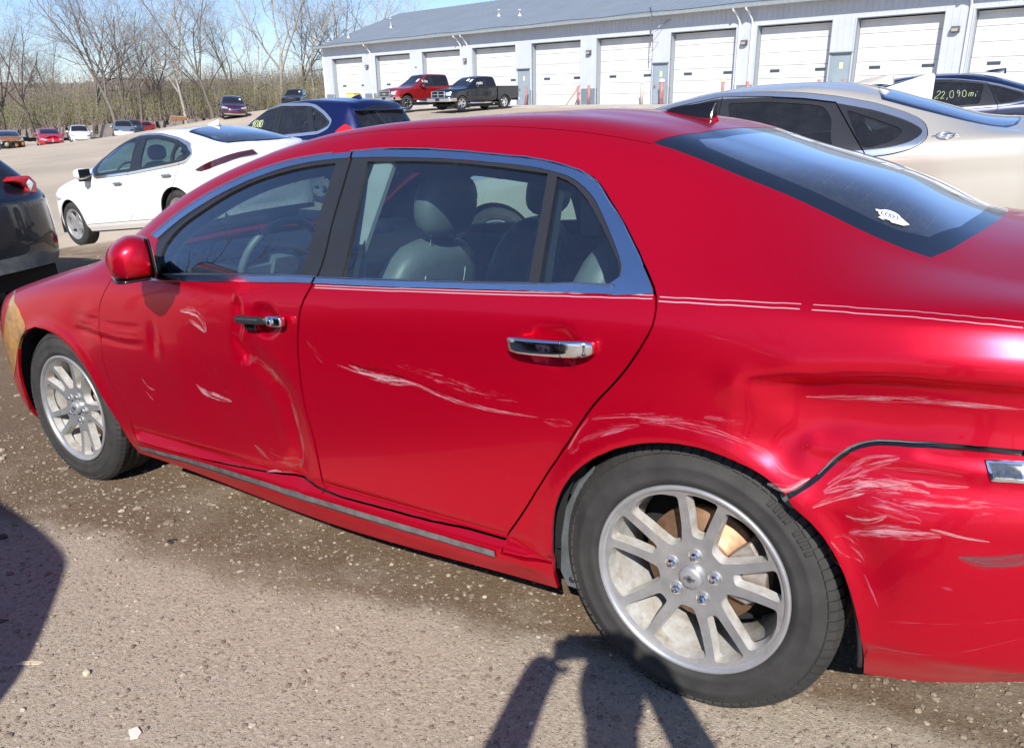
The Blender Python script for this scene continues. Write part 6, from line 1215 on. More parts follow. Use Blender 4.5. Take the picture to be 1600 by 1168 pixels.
def nonuni(a,b,c0,fine,grow=1.09):
    o=[c0]; s=fine
    while o[-1]<b: o.append(o[-1]+s); s*=grow if o[-1]>c0+4 else 1
    p=[c0]; s=fine
    while p[-1]>a: p.append(p[-1]-s); s*=grow if p[-1]<c0-4 else 1
    return np.array(sorted(set(p+o)))
g=sheet('ground',nonuni(-1500,1500,-1.0,.25),nonuni(-1500,1500,-1.0,.25),GM); tag(g,kind='structure')
# concrete apron in front of the garages
cm,nt,b=newmat('apron_concrete'); n1=noise(nt,.8,7,.7); n2=noise(nt,25,5,.6)
c=ramp(nt,n1.outputs[0],[(.3,(.36,.33,.29)),(.7,(.52,.49,.45))]); nt.links.new(c.outputs[0],b.inputs['Base Color']); b.inputs['Roughness'].default_value=.9; bump(nt,b,n2.outputs[0],.3,.005)
mb=MB()
for i in range(22):
    s0=-35+i*3.6; q=[W2(s0+.01,-4.5),W2(s0+3.59,-4.5),W2(s0+3.59,-.02),W2(s0+.01,-.02)]
    zz=[gz1(*p) for p in q]; top=[max(.70+.04,zz[0]+.03),max(.74,zz[1]+.03),.775,.775]
    mb.add([(p[0],p[1],t) for p,t in zip(q,top)]+[(p[0],p[1],t-.3) for p,t in zip(q,top)],[(0,1,2,3),(0,4,5,1),(1,5,6,2),(3,2,6,7),(0,3,7,4)])
tag(mb.build('concrete_apron',cm),kind='structure')

# loose stones near the camera
def stone_field(name,n,region,smin,smax,mat,seed,fade=False):
    r=np.random.RandomState(seed); V=[];F=[]
    base=[np.array(v,float) for v in ((1,0,0),(-1,0,0),(0,1,0),(0,-1,0),(0,0,1),(0,0,-1))]
    ico=bmesh.new(); bmesh.ops.create_icosphere(ico,subdivisions=1,radius=1); iv=np.array([v.co[:] for v in ico.verts]); iff=np.array([[v.index for v in f.verts] for f in ico.faces]); ico.free()
    xs=r.rand(n); ys=r.rand(n); X,Y=region(xs,ys); Z=gz(X,Y)
    S=smin*(smax/smin)**(r.rand(n)**3.2)
    allv=[];allf=[]
    for k in range(n):
        q=iv*(1+.38*(r.rand(len(iv),1)-.5)); q=q*S[k]*np.array([1+.5*r.rand(),.75+.4*r.rand(),.40+.35*r.rand()]); a=r.rand()*6.28; c_,s_=math.cos(a),math.sin(a)
        q=q@np.array([[c_,s_,0],[-s_,c_,0],[0,0,1]]); allv.append(q+[X[k],Y[k],Z[k]+S[k]*.12]); allf.append(iff+k*len(iv))
    me=bpy.data.meshes.new(name); me.from_pydata(np.vstack(allv).tolist(),[],np.vstack(allf).tolist()); me.materials.append(mat)
    return tag(link(bpy.data.objects.new(name,me)),kind='stuff')
def stonemat():
    m,nt,b=newmat('gravel_stone'); g_=nt.nodes.new('ShaderNodeNewGeometry'); r=ramp(nt,g_.outputs['Random Per Island'],[(0,(.16,.12,.088)),(.5,(.25,.20,.15)),(.88,(.34,.28,.215)),(1,(.50,.44,.35))])
    n=noise(nt,60,4,.6); x=mixc(nt,math_(nt,'MULTIPLY',n.outputs[0],.4),r.outputs[0],(.2,.16,.12)); nt.links.new(x,b.inputs['Base Color']); b.inputs['Roughness'].default_value=.85; return m
SM=stonemat()
o=stone_field('gravel',34000,lambda a,b_:(-3.9+5.6*a,-2.15+2.0*b_),.0014,.0090,SM,3)
tag(o,'loose pale gravel scattered over the dirt beside the red car','gravel')
o=stone_field('gravel',3500,lambda a,b_:(-9+7*a,-1.5+7*b_),.005,.022,SM,5); tag(o,'loose gravel on the dirt between the parked cars','gravel')
# bits of debris: chips, washer, bark, glass
def chip(label,cat,x,y,sx,sy,h,mat,rot,pts=None):
    b=MB(); pts=pts or [(-.5,-.4),(.35,-.5),(.5,.1),(.2,.5),(-.4,.35)]
    b.prism([(px*sx,py*sy) for px,py in pts],0,h); o=b.build(cat.replace(' ','_'),mat,None,(x,y,gz1(x,y)+.001),(R(4),R(3),rot),bevel=min(sx,sy,h)*.18); return tag(o,label,cat)
chip('pale wood sliver lying left of the person shadow','wood chip',-1.62,-1.66,.075,.016,.004,plain('pale_wood',(.52,.42,.30),.8),R(40))
chip('pale flat plastic shard at the bottom edge of the photo','plastic shard',-1.09,-1.66,.040,.028,.003,plain('pale_plastic',(.62,.60,.52),.6),R(-20))
chip('thin brown bark strip inside the dark round shadow','bark strip',-1.95,-1.63,.11,.022,.006,plain('bark_strip',(.10,.075,.06),.9),R(50))
b=MB(); n=18; b.tube([(.013*math.cos(2*math.pi*k/n),.010*math.sin(2*math.pi*k/n),.004) for k in range(15)],.0045,7); 
tag(b.build('rubber_clip',M['rubber'],None,(-1.93,-1.02,gz1(-1.93,-1.02)+.002),(0,0,1.2)),'small curled black rubber clip lying on bare dirt','rubber clip')
tag(subdivbox('dark_stone',plain('dark_stone',(.06,.055,.05),.85),None,(.034,.024,.018),(-2.55,-1.33,gz1(-2.55,-1.33)+.005)),'dark rounded stone at the top edge of the round shadow','stone')
tag(subdivbox('pale_stone',plain('pale_stone',(.55,.50,.36),.85),None,(.018,.016,.014),(-1.43,-1.60,gz1(-1.43,-1.60)+.004)),'small yellowish pebble just right of the round shadow','stone')
# ================================================================ garage building
def bT(p): # (s, d outwards negative, z) -> world
    q=W2(p[0],p[1]); return (q[0],q[1],p[2])
BR=empty('garage_building',(0,0,0)); tag(BR,'long grey metal garage building with a row of white overhead doors','building')
SID=plain('pale_grey_siding',(.50,.53,.58),.45,0,var=.05,scale=1.5); SIDD=plain('blue_grey_wainscot',(.19,.215,.25),.5,0,var=.06); TRIM=plain('white_trim',(.72,.74,.76),.5,0,var=.04)
JAMB=plain('grey_jamb',(.27,.30,.33),.6,0,var=.06); ROOFM=plain('grey_metal_roof',(.23,.265,.295),.42,.1,var=.07,scale=.6); DOORM=plain('white_overhead_door',(.64,.64,.63),.5,0,var=.10,scale=.9); MAND=plain('grey_blue_door',(.27,.33,.37),.5,0,var=.08,scale=2)
ZB,ZT,ZE=.74,4.66,5.62
DS=[(-32.73,-28.05),(-26.17,-21.47),(-19.92,-15.40),(-14.08,-9.63),(-8.06,-3.72),(-2.38,1.90),(3.18,7.38),(8.66,12.72),(13.96,17.93),(19.18,23.2),(24.4,28.6),(29.8,33.9)]
MD=[(-9.43,-8.27,3.10),(1.97,3.06,3.06),(12.80,13.90,3.15),(23.3,24.3,3.1)]
ops=[(a,b_,ZT) for a,b_ in DS]+[(a,b_,z) for a,b_,z in MD]
S0,S1=-34.2,34.8; pitch=.305; k=0; s=S0
cache={}
while s<S1-1e-6:
    e=min(s+pitch,S1); cuts=sorted({s,e}|{x for a,b_,z in ops for x in (a,b_) if s<x<e}); mb=MB()
    for a,c_ in zip(cuts[:-1],cuts[1:]):
        m_=(a+c_)/2; zt=ZB
        for oa,ob,oz in ops:
            if oa<m_<ob: zt=max(zt,oz)
        g0=.012 if a==s else 0; 
        z0=zt if zt>ZB else 1.74
        mb.box((a+g0,-.03,z0),(c_,.05,ZE-.02),0,bT)
        if a==s: mb.box((a-.0,-.045,z0),(a+.022,.0,ZE-.03),0,bT)
        if zt==ZB: mb.box((a+g0,-.045,ZB),(c_,.05,1.735),1,bT)
    mb.build('siding_panel',[SID,SIDD],BR); s+=pitch; k+=1
# side and back walls, black sheet added for the darkness inside
mb=MB(); mb.box((S0,.06,ZB-.5),(S0+.08,18,ZE),0,bT); mb.box((S1-.08,.06,ZB-.5),(S1,18,ZE),0,bT); mb.box((S0,17.9,ZB-.5),(S1,18,ZE),0,bT)
mb.add([bT(p) for p in ((S0,0,ZE),(S0,18,ZE),(S0,9,8.85),(S1,0,ZE),(S1,18,ZE),(S1,9,8.85))],[(0,1,2),(3,5,4)]); mb.build('wall',SID,BR)
mb=MB(); mb.box((S0+.1,.62,ZB),(S1-.1,.70,ZE-.05),0,bT); mb.build('dark_backing',M['under'],BR)
mb=MB(); mb.box((S0-.07,-.06,ZB),(S0+.16,.10,ZE-.02),0,bT); mb.build('corner_trim',TRIM,BR)
# roof with eave, gutter, standing ribs
OV=.62
mb=MB()
def rz(d): return ZE+.06+(8.95-ZE-.06)*(d+OV)/(9+OV)
for sgn in (0,1):
    P4=[(S0-.35,-OV),(S1+.35,-OV),(S1+.35,9),(S0-.35,9)]
    q=[(a,d if sgn==0 else 18-d,rz(d)) for a,d in P4]
    mb.add([bT(p) for p in q]+[bT((a,d,z-.10)) for a,d,z in q],[(0,1,2,3),(7,6,5,4),(0,4,5,1),(1,5,6,2),(2,6,7,3),(3,7,4,0)])
roof=mb.build('roof',ROOFM,BR)
x=S0-.2
while x<S1+.2:
    rb_=MB(); q=[(x,-OV,rz(-OV)),(x+.03,-OV,rz(-OV)),(x+.03,9,rz(9)),(x,9,rz(9))]; rb_.add([bT((a,d,z+.002)) for a,d,z in q]+[bT((a,d,z+.024)) for a,d,z in q],[(4,5,6,7),(0,1,5,4),(0,4,7,3),(1,2,6,5)]); x+=.61; rb_.build('roof_rib',ROOFM,roof)
GUT=plain('gutter_metal',(.36,.40,.41),.4,.2)
mb=MB(); mb.prism([(-OV-.12,ZE+.10),(-OV-.02,ZE+.10),(-OV-.02,ZE-.04),(-OV-.09,ZE-.04)],S0-.35,S1+.35,T=lambda p:bT((p[2],p[0],p[1]))); mb.build('gutter',GUT,roof)
mb=MB(); mb.box((S0-.35,-OV-.02,ZE-.02),(S1+.35,.0,ZE+.03),0,bT); mb.build('soffit',SID,roof)
# openings
for (a,b_) in DS:
    D=empty('overhead_door',(0,0,0),parent=BR); rec=.36
    n=6; zt=ZT-.05; hgt=(zt-ZB-.02)/n
    for i in range(n):
        z0=ZB+.03+i*hgt; mb=MB(); mb.box((a+.02,rec,z0),(b_-.02,rec+.05,z0+hgt-.018),0,bT)
        for f_ in (.22,.78): mb.box((a+.02,rec-.012,z0+hgt*f_-.008),(b_-.02,rec+.01,z0+hgt*f_+.008),0,bT)
        sec=mb.build('door_section',DOORM,D)
        if i==2:
            for q in (.24,.86):
                c0_=a+(b_-a)*q; mb=MB(); mb.box((c0_-.27,rec-.02,z0+.30),(c0_+.27,rec+.005,z0+.44),0,bT); mb.build('window_slot',M['lens_dark'],D)
            mb=MB(); mb.box(((a+b_)/2-.06,rec-.016,z0+.32),((a+b_)/2+.05,rec+.005,z0+.42),0,bT); mb.build('number_plate',plain('pale_plate',(.6,.58,.55),.6) if 'pale_plate' not in bpy.data.materials else bpy.data.materials['pale_plate'],D)
    mb=MB(); mb.box((a-.02,-.052,ZB),(a+.0,rec+.06,ZT),0,bT); mb.box((b_,-.052,ZB),(b_+.02,rec+.06,ZT),0,bT); mb.box((a-.02,-.052,ZT),(b_+.02,rec+.06,ZT+.02),0,bT); mb.build('door_jamb',JAMB,D)
    mb=MB(); mb.box((a-.075,-.065,ZB),(a-.022,-.0,ZT+.09),0,bT); mb.box((b_+.022,-.065,ZB),(b_+.075,-.0,ZT+.09),0,bT); mb.box((a-.02,-.066,ZT+.022),(b_+.02,-.0,ZT+.088),0,bT); mb.build('door_trim',SID,D)
for (a,b_,z) in MD:
    D=empty('entry_door',(0,0,0),parent=BR)
    mb=MB(); mb.box((a+.07,-.02,ZB+.05),(b_-.07,.03,z-.09),0,bT); mb.build('door_leaf',MAND,D)
    mb=MB(); mb.box((a+.01,-.05,ZB),(a+.068,.04,z-.085),0,bT); mb.box((b_-.068,-.05,ZB),(b_-.01,.04,z-.085),0,bT); mb.box((a+.01,-.05,z-.085),(b_-.01,.04,z-.01),0,bT); mb.build('door_frame',JAMB,D)
    mb=MB(); mb.box((a-.03,-.16,z),(b_+.03,-.03,z+.05),0,bT); mb.build('drip_cap',JAMB,D)
    mb=MB(); mb.box((a+.50,-.028,z-.75),(a+.68,-.021,z-.45),0,bT); mb.build('notice',plain('notice_paper',(.70,.62,.38),.8),D)
    mb=MB(); mb.box((a+.13,-.06,ZB+.95),(a+.20,-.021,ZB+1.10),0,bT); mb.tube([bT((a+.16,-.05,ZB+1.02)),bT((a+.28,-.09,ZB+1.02))],.012,6); mb.build('door_handle',M['dulltrim'],D)
# wall packs, downspouts, vents, mast, conduit
LH=plain('bronze_lamp_housing',(.10,.10,.10),.5)
for s_ in (-27.32,-14.78,-2.96,7.96,18.49,29.2):
    L_=empty('wall_lamp',(0,0,0),parent=BR)
    mb=MB(); mb.prism([(-.05,3.75),(-.24,3.80),(-.26,3.92),(-.20,4.02),(-.05,4.02)],s_-.17,s_+.17,T=lambda p:bT((p[2],p[0],p[1]))); mb.build('lamp_housing',LH,L_,bevel=.01)
    mb=MB(); mb.prism([(-.252,3.80),(-.272,3.915),(-.262,3.92),(-.242,3.80)],s_-.13,s_+.13,T=lambda p:bT((p[2],p[0],p[1]))); mb.build('lamp_lens',plain('lamp_lens',(.42,.40,.34),.2) if 'lamp_lens' not in bpy.data.materials else bpy.data.materials['lamp_lens'],L_)
mb=MB(); mb.prism([(-.05,3.62),(-.16,3.66),(-.16,3.86),(-.05,3.88)],-20.85,-20.60,T=lambda p:bT((p[2],p[0],p[1]))); mb.build('camera_box',TRIM,BR,bevel=.02)
for s_ in (-26.72,-15.30,-14.55,7.60,8.36,19.0,30.0):
    mb=MB(); w=.05; pth=[bT((s_-.12,-OV-.05,ZE-.03)),bT((s_-.12,-OV-.05,ZE-.13)),bT((s_-.10,-.44,ZE-.22)),bT((s_-.01,-.16,ZE-.62)),bT((s_,-.11,ZE-.80)),bT((s_,-.11,ZB+.12))]
    mb.tube(pth,w,4,sm=False); mb.build('downspout',TRIM,BR)
for s_,d_,hh in ((-32.3,1.6,.75),(-28.5,3.5,.75),(-14.6,3.2,.45),(-11.8,2.6,.4)):
    mb=MB(); z_=rz(d_); mb.lathe([(.05,0),(.05,hh),(.09,hh),(.09,hh+.06),(0,hh+.09)],10,axis='z',c=bT((s_,d_,z_-.05))); mb.lathe([(.16,0),(.06,.14)],10,axis='z',c=bT((s_,d_,z_-.02))); mb.build('roof_vent',TRIM,roof)
mb=MB(); mb.tube([bT((2.25,-.75,3.95)),bT((2.25,-.75,8.2))],.028,6); mb.tube([bT((2.25,-.75,4.75)),bT((2.9,-.06,5.3))],.018,5); mb.tube([bT((2.25,-.75,5.35)),bT((3.1,-.06,5.35))],.014,5); mb.tube([bT((2.25,-.75,4.2)),bT((2.3,-.06,4.2))],.014,5)
mb.build('antenna_mast',M['dulltrim'],BR)
mb=MB(); pts=[bT((s_,-OV-.14,ZE+.17+.03*math.sin(s_))) for s_ in np.linspace(S0,S1,60)]; mb.tube(pts,.014,4); mb.build('eave_cable',M['blackplastic'],BR)
# bollards and things by the wall
BOLM=plain('faded_red_bollard',(.36,.17,.16),.75,0,var=.35,scale=5)
wb=0
for s_,h_,lean,lab in ((-10.0,1.16,0,'faded post with a pale cap left of the first grey entry door'),(-8.22,1.2,4,'red leaning post right of the first grey entry door'),(-3.45,1.2,0,'plain faded post under the third wall lamp from the left'),(-2.55,1.22,0,'straight red post beside the sixth overhead door'),
    (1.60,1.25,0,'pale capped post at the right edge of the sixth overhead door'),(3.02,1.3,0,'thick red post with white cap right of the middle entry door'),(7.10,1.2,0,'yellow capped post at the right edge of the seventh overhead door'),(8.60,1.2,0,'post beside the right downspout'),(12.6,1.2,0,'post at the left of the rightmost visible entry door'),(13.86,1.2,0,'red post at the right of the rightmost visible entry door')):
    mb=MB(); w=.085 if s_!=3.02 else .13; p0=bT((s_,-.55,.70)); p1=bT((s_+.012*lean*3,-.55,.72+h_)); mb.tube([p0,p1],w,10); o=mb.build('bollard',BOLM if s_ not in (-10.0,1.60) else plain('pale_post',(.45,.40,.36),.8))
    tag(o,lab,'bollard','posts guarding the garage doors')
    if s_ in (-10.0,1.60,3.02,7.10):
        mb=MB(); mb.lathe([(w+.03,0),(w+.035,.10),(w*.6,.16),(0,.18)],12,axis='z',c=p1); mb.build('post_cap',TRIM if s_!=7.10 else plain('yellow_cap',(.75,.6,.25),.6),o)
mb=MB(); mb.tube([bT((-4.15,-1.0,.72)),bT((-3.70,-.10,1.98))],.06,4,sm=False); tag(mb.build('leaning_board',plain('weathered_board',(.42,.33,.27),.9)),'weathered board leaning on the wall right of the fifth overhead door','board')
YB=plain('yellow_bin',(.68,.58,.20),.6)
e=W2(-26.9,-2.0); B_=empty('yellow_bin',(e[0],e[1],gz1(*e))); tag(B_,'small yellow bin standing by the first garage doors','bin')
mb=MB(); mb.prism([(-.38,0),(.38,0),(.46,1.0),(-.46,1.0)],-.32,.32,T=lambda p:(p[0],p[2],p[1])); mb.build('bin_body',YB,B_,bevel=.03); mb=MB(); mb.box((-.5,-.38,1.0),(.5,.38,1.10)); mb.build('bin_lid',YB,B_,bevel=.02)
mb=MB(); q=W2(-24.9,-1.2); mb.box((-1.0,-.3,0),(1.0,.3,.62)); tag(mb.build('work_table',plain('brown_box',(.22,.15,.12),.8),None,(q[0],q[1],gz1(*q)),(0,0,BAZ),bevel=.03),'low brown crate beside the yellow bin','crate')
# ================================================================ body line tables for the other cars
def mklines(sp):
    W=sp['W']; bl=np.array(sp['belt'],float); rl=np.array(sp['rail'],float); ce=np.array(sp['center'],float); zb=sp.get('zb',.22)
    x0,x1=ce[0,0],ce[-1,0]; X=np.linspace(x0,x1,44)
    by=pchip(bl[:,0],bl[:,1],X); bz=pchip(bl[:,0],bl[:,2],X); ry=pchip(rl[:,0],rl[:,1],X); rz_=pchip(rl[:,0],rl[:,2],X); cz=pchip(ce[:,0],ce[:,1],X)
    zbx=zb+np.clip((x0+.5-X)/.5,0,1)*.05+np.clip((X-(x1-.6))/.6,0,1)*.08
    w=np.minimum(W,by+.035+.0*X); w2=np.maximum(w,by)
    L=[np.stack([X,w2*.92,zbx],1),np.stack([X,w2*.975,zbx+.09],1),np.stack([X,w2,zbx+(bz-zbx)*.38],1),np.stack([X,np.minimum(w2,by+.03),zbx+(bz-zbx)*.72],1),np.stack([X,by,bz],1),np.stack([X,ry,rz_],1),np.stack([X,ry*.58,rz_+(cz-rz_)*.72],1),np.stack([X,X*0,cz],1)]
    return L
TEN2=[1,1,1,1,.8,.75,1,1]
def mkshell(sp,nx=240,nt=120):
    return Shell(mklines(sp),nf=sp.get('nf',.7),nr=sp.get('nr',.45),pf=sp.get('pf',2.7),pr=sp.get('pr',3.0),ten=TEN2,leanf=sp.get('leanf',(.5,.5)),leanr=sp.get('leanr',(0,.5)),nx=nx,nt=nt)
SPEC={}
SPEC['hatchback']=dict(W=.905,zb=.20,wb=2.694,Rt=.325,
 center=[(-3.62,.66),(-3.3,.80),(-2.9,.92),(-2.45,1.03),(-1.9,1.24),(-1.45,1.37),(-.95,1.43),(-.5,1.435),(-.1,1.41),(.3,1.335),(.62,1.25),(.75,1.20),(.96,1.10)],
 belt=[(-3.62,.62,.62),(-3.2,.80,.80),(-2.7,.86,.90),(-2.1,.88,.955),(-1.2,.885,.985),(-.3,.875,1.03),(.3,.84,1.08),(.7,.78,1.10),(.96,.70,1.05)],
 rail=[(-3.62,.5,.65),(-3.2,.62,.81),(-2.6,.72,.95),(-2.25,.70,1.04),(-1.8,.66,1.20),(-1.4,.62,1.32),(-1.0,.60,1.38),(-.5,.585,1.385),(-.1,.57,1.35),(.3,.56,1.26),(.7,.58,1.15),(.96,.55,1.08)])
SPEC['suv']=dict(W=.965,zb=.24,wb=2.849,Rt=.37,nr=.35,
 center=[(-3.80,.80),(-3.4,1.03),(-2.6,1.13),(-2.3,1.17),(-1.8,1.42),(-1.4,1.6),(-1,1.69),(-.4,1.735),(.2,1.72),(.60,1.675),(.68,1.58),(.90,1.19),(.98,1.02)],
 belt=[(-3.8,.7,.78),(-3.3,.88,.95),(-2.4,.925,1.02),(-1.2,.935,1.08),(0,.92,1.14),(.5,.88,1.16),(.98,.78,1.05)],
 rail=[(-3.8,.55,.80),(-3.3,.75,.98),(-2.5,.80,1.08),(-2.2,.78,1.16),(-1.8,.74,1.37),(-1.4,.70,1.54),(-1,.68,1.61),(-.4,.665,1.65),(.2,.65,1.635),(.58,.635,1.59),(.66,.64,1.48),(.88,.70,1.17),(.98,.68,1.02)])
SPEC['big_sedan']=dict(W=.927,zb=.20,wb=2.837,Rt=.345,
 center=[(-3.9,.70),(-3.6,.83),(-3.0,.97),(-2.45,1.05),(-2.0,1.23),(-1.6,1.38),(-1.2,1.46),(-.75,1.49),(-.3,1.475),(0,1.42),(.35,1.31),(.8,1.175),(.95,1.16),(1.2,1.12)],
 belt=[(-3.9,.7,.66),(-3.4,.85,.80),(-2.8,.90,.92),(-2.1,.91,.98),(-1.2,.915,1.0),(-.3,.91,1.03),(.3,.90,1.07),(.8,.86,1.08),(1.2,.78,1.04)],
 rail=[(-3.9,.55,.69),(-3.3,.70,.87),(-2.7,.76,.98),(-2.4,.75,1.04),(-2.1,.72,1.16),(-1.8,.68,1.27),(-1.4,.64,1.38),(-1,.62,1.42),(-.5,.61,1.42),(-.1,.60,1.36),(.3,.595,1.25),(.75,.61,1.13),(1.2,.6,1.08)])
SPEC['small_suv']=dict(W=.895,zb=.30,wb=2.64,Rt=.34,nr=.42,pr=2.4,
 center=[(-3.56,.78),(-3.2,.98),(-2.4,1.08),(-2.1,1.15),(-1.6,1.38),(-1.2,1.50),(-.7,1.56),(-.1,1.54),(.3,1.46),(.45,1.36),(.62,1.08),(.80,.98)],
 belt=[(-3.56,.65,.74),(-3.1,.83,.90),(-2.2,.87,.98),(-1.1,.875,1.05),(-.2,.87,1.12),(.25,.88,1.0),(.80,.80,.93)],
 rail=[(-3.56,.5,.76),(-3.1,.70,.92),(-2.3,.74,1.03),(-2.0,.72,1.12),(-1.6,.68,1.30),(-1.2,.64,1.42),(-.7,.62,1.47),(-.1,.60,1.44),(.3,.60,1.33),(.45,.66,1.17),(.62,.68,1.01),(.80,.62,.95)])
SPEC['minivan']=dict(W=.99,zb=.22,wb=3.0,Rt=.34,
 center=[(-3.95,.72),(-3.6,.98),(-3.0,1.10),(-2.7,1.16),(-2.2,1.42),(-1.8,1.60),(-1.4,1.70),(-.6,1.745),(.4,1.72),(.95,1.66),(1.1,1.3),(1.2,1.0)],
 belt=[(-3.95,.7,.70),(-3.4,.88,.90),(-2.6,.96,1.0),(-1.2,.97,1.05),(.4,.96,1.08),(1.2,.85,1.0)],
 rail=[(-3.95,.5,.71),(-3.4,.74,.95),(-2.8,.80,1.08),(-2.5,.79,1.18),(-2.1,.75,1.38),(-1.7,.71,1.55),(-1.3,.70,1.62),(-.4,.69,1.66),(.5,.68,1.63),(.95,.68,1.55),(1.1,.74,1.2),(1.2,.72,1.0)])
SPEC['crossover']=dict(W=.96,zb=.18,wb=2.89,Rt=.36,
 center=[(-3.72,.66),(-3.4,.86),(-2.9,1.0),(-2.5,1.08),(-2.0,1.32),(-1.5,1.53),(-1.0,1.61),(-.5,1.62),(.1,1.52),(.5,1.36),(.8,1.20),(1.0,1.02)],
 belt=[(-3.72,.66,.64),(-3.3,.86,.82),(-2.7,.93,.93),(-1.8,.94,.98),(-.4,.93,1.06),(.4,.89,1.12),(1.0,.76,1.02)],
 rail=[(-3.72,.5,.66),(-3.3,.68,.85),(-2.7,.77,.98),(-2.4,.76,1.07),(-2.0,.72,1.25),(-1.5,.67,1.46),(-1.0,.65,1.54),(-.5,.64,1.54),(.1,.62,1.42),(.5,.62,1.27),(1.0,.60,1.02)])
# ================================================================ other cars
def expand(poly,w):
    p=np.array(poly,float); a=.5*np.sum(p[:,0]*np.roll(p[:,1],-1)-np.roll(p[:,0],-1)*p[:,1])
    t=np.roll(p,-1,0)-np.roll(p,1,0); n=np.stack([t[:,1],-t[:,0]],1)*(1 if a>0 else -1); n/=np.maximum(np.hypot(*n.T)[:,None],1e-9); return p+n*w
def circ_arch(cx,cz,r): return np.array([(cx-r*1.02,-.1)]+[(cx+r*math.cos(a),cz+r*math.sin(a)) for a in np.linspace(math.pi*1.02,-.02*math.pi,22)]+[(cx+r*1.02,-.1)])
def make_car(name,label,spec,paint_,loc,yaw,pitch=0,roll=0,cat='car',group=None,glasses=None,dlo=None,dloframe=True,chrome_w=.03,chrome='bright',doors=None,back=None,front=None,face=None,rear=None,
             handles=None,glass='glass',backmat='backglass',detail=.05,rim='five',rimmat='alloy',fin=None,interior=True,hi=False,wheels=True,hoodmat=None,auto=None,mirror=None,extra=None,trimmats='pillar',border=.05,bumpermat=None,rimrot=.3,nowheel=()):
    sp=SPEC[spec]; sh=mkshell(sp,260 if detail<.08 else 130,130 if detail<.08 else 80); cs=CarSurf(sh); A=cs.side_uv; K=lambda p,st=.08:kx(cs,dens(p,st))
    c,s=math.cos,math.sin
    Rm=Matrix(((c(yaw),-s(yaw),0),(s(yaw),c(yaw),0),(0,0,1)))@Matrix(((c(pitch),0,s(pitch)),(0,1,0),(-s(pitch),0,c(pitch))))@Matrix(((1,0,0),(0,c(roll),-s(roll)),(0,s(roll),c(roll))))
    root=empty(name,loc); root.rotation_euler=Rm.to_euler(); tag(root,label,cat,group)
    R_=[]
    def add(n,uv,mat,parent=None,id=None,**k): R_.append(dict(name=n,uv=[uv] if not isinstance(uv,list) else uv,mat=mat,parent=parent,id=id or n,**k))
    wb=sp['wb']; Rt=sp['Rt']; ce=sp['center']; x0,x1=ce[0][0],ce[-1][0]
    def clipuv(q): q=np.array(q); q[:,1]=np.where(np.array(q)[:,1]<.0,0,q[:,1]); return q
    ar=[]
    for cx in (0,-wb):
        a=circ_arch(cx,Rt,Rt+.035); q=A(a); q[0,1]=q[-1,1]=-.01; ar.append(q)
    add('wheel_opening',ar,None)
    if extra:
        for e in extra(cs,A,K): add(*e[0],**e[1])
    for e in (face or []):   # (name, yz polygon, mat, kind)
        nm,poly,mat=e[:3]; m=cs.frontmask(x0+.75) if (len(e)<4 or e[3]=='f') else cs.rearmask(x1-.6)
        uv=sh.inv(dens(poly,.05),yz,m&(np.broadcast_to(sh.T,m.shape)<6.6)); add(nm,uv,mat,off=.004,depth=.02,id=nm+str(len(R_)))
    if auto:
        xa,xb,xc=auto[:3]; up=4.90
        g=[('window',[(xa+.12,4.14),(xa+.02,4.3),(xa+.38,4.62),(xa+.80,up),(xb-.05,up),(xb-.05,4.14)],'front_door'),('window',[(xb+.06,4.14),(xb+.06,up),(xc-.12,up),(xc,4.6),(xc-.05,4.14)],'rear_door')]
        if len(auto)>3: g.append(('window',[(xc+.08,4.2),(xc+.02,up-.02),(auto[3]-.15,up-.05),(auto[3],4.4),(auto[3]-.06,4.2)],'quarter'))
        e_=auto[3] if len(auto)>3 else xc
        D=K([(xa,4.06),(xa+.02,4.35),(xa+.36,4.70),(xa+.78,4.96),(xb,4.97),(e_-.05,4.97),(e_+.06,4.6),(e_+.02,4.06)])
        for i,(nm,p,pa) in enumerate(g): add(nm,K(p),glass,pa if pa!='quarter' else None,id='w%d'%i,off=-.006,depth=0,glass=True)
        add('window_frame',D,trimmats,None,off=-.001)
        dd=[[(xa-.02,4.0),(xa-.18,3.2),(xa-.12,1.6),(xa-.05,1.1),(xb,1.1),(xb,4.98),(xa+.7,4.98),(xa+.2,4.6)],[(xb,1.1),(xb,4.98),(xc,4.98),(xc+.10,4.2),(xc+.05,3.2),(xc-.25,1.9),(xc-.42,1.1)]]
        DU=[K(p) for p in dd]
    else:
        for i,(p,pa) in enumerate(glasses): add('window',A(dens(roundp(p),.04)),glass,pa,id='w%d'%i,off=-.006,depth=0,glass=True)
        if dloframe: add('window_frame',A(dens(roundp(dlo,.05),.05)),trimmats,None,off=-.001)
        if chrome_w: add('window_trim',A(dens(roundp(expand(dlo,chrome_w),.06),.05)),chrome,None,off=.003)
        DU=[A(dens(p,.05)) for p in doors] if doors else []
    if back: 
        b=np.array(back); 
        cen=np.array([b[:,0].mean(),7.0]); inner=[]
        for x_,k_ in back:
            inner.append((x_+np.sign(b[:,0].mean()-x_)*border,k_+(.22 if k_<5.35 else 0)))
        if border: add('back_window',K(inner),backmat,None,off=-.001,depth=0,glass=True,center=True); add('back_window_border',K(back),'blackedge',None,off=-.001,center=True)
        else: add('back_window',K(back),backmat,None,off=-.001,depth=0,glass=True,center=True)
    if front: add('windshield',K(front),glass,None,off=-.001,depth=0,glass=True,center=True)
    for i,D in enumerate(DU): add(('front_door','rear_door')[i],D,paint_)
    if front:
        fx=front[0][0]-.03; add('hood',K([(x0+.10,7),(x0+.12,6),(x0+.22,5.1),(x0+.5,4.98),(fx-.05,4.98),(fx-.02,5.6),(fx,7)]),hoodmat or paint_,center=True)
    G=[]
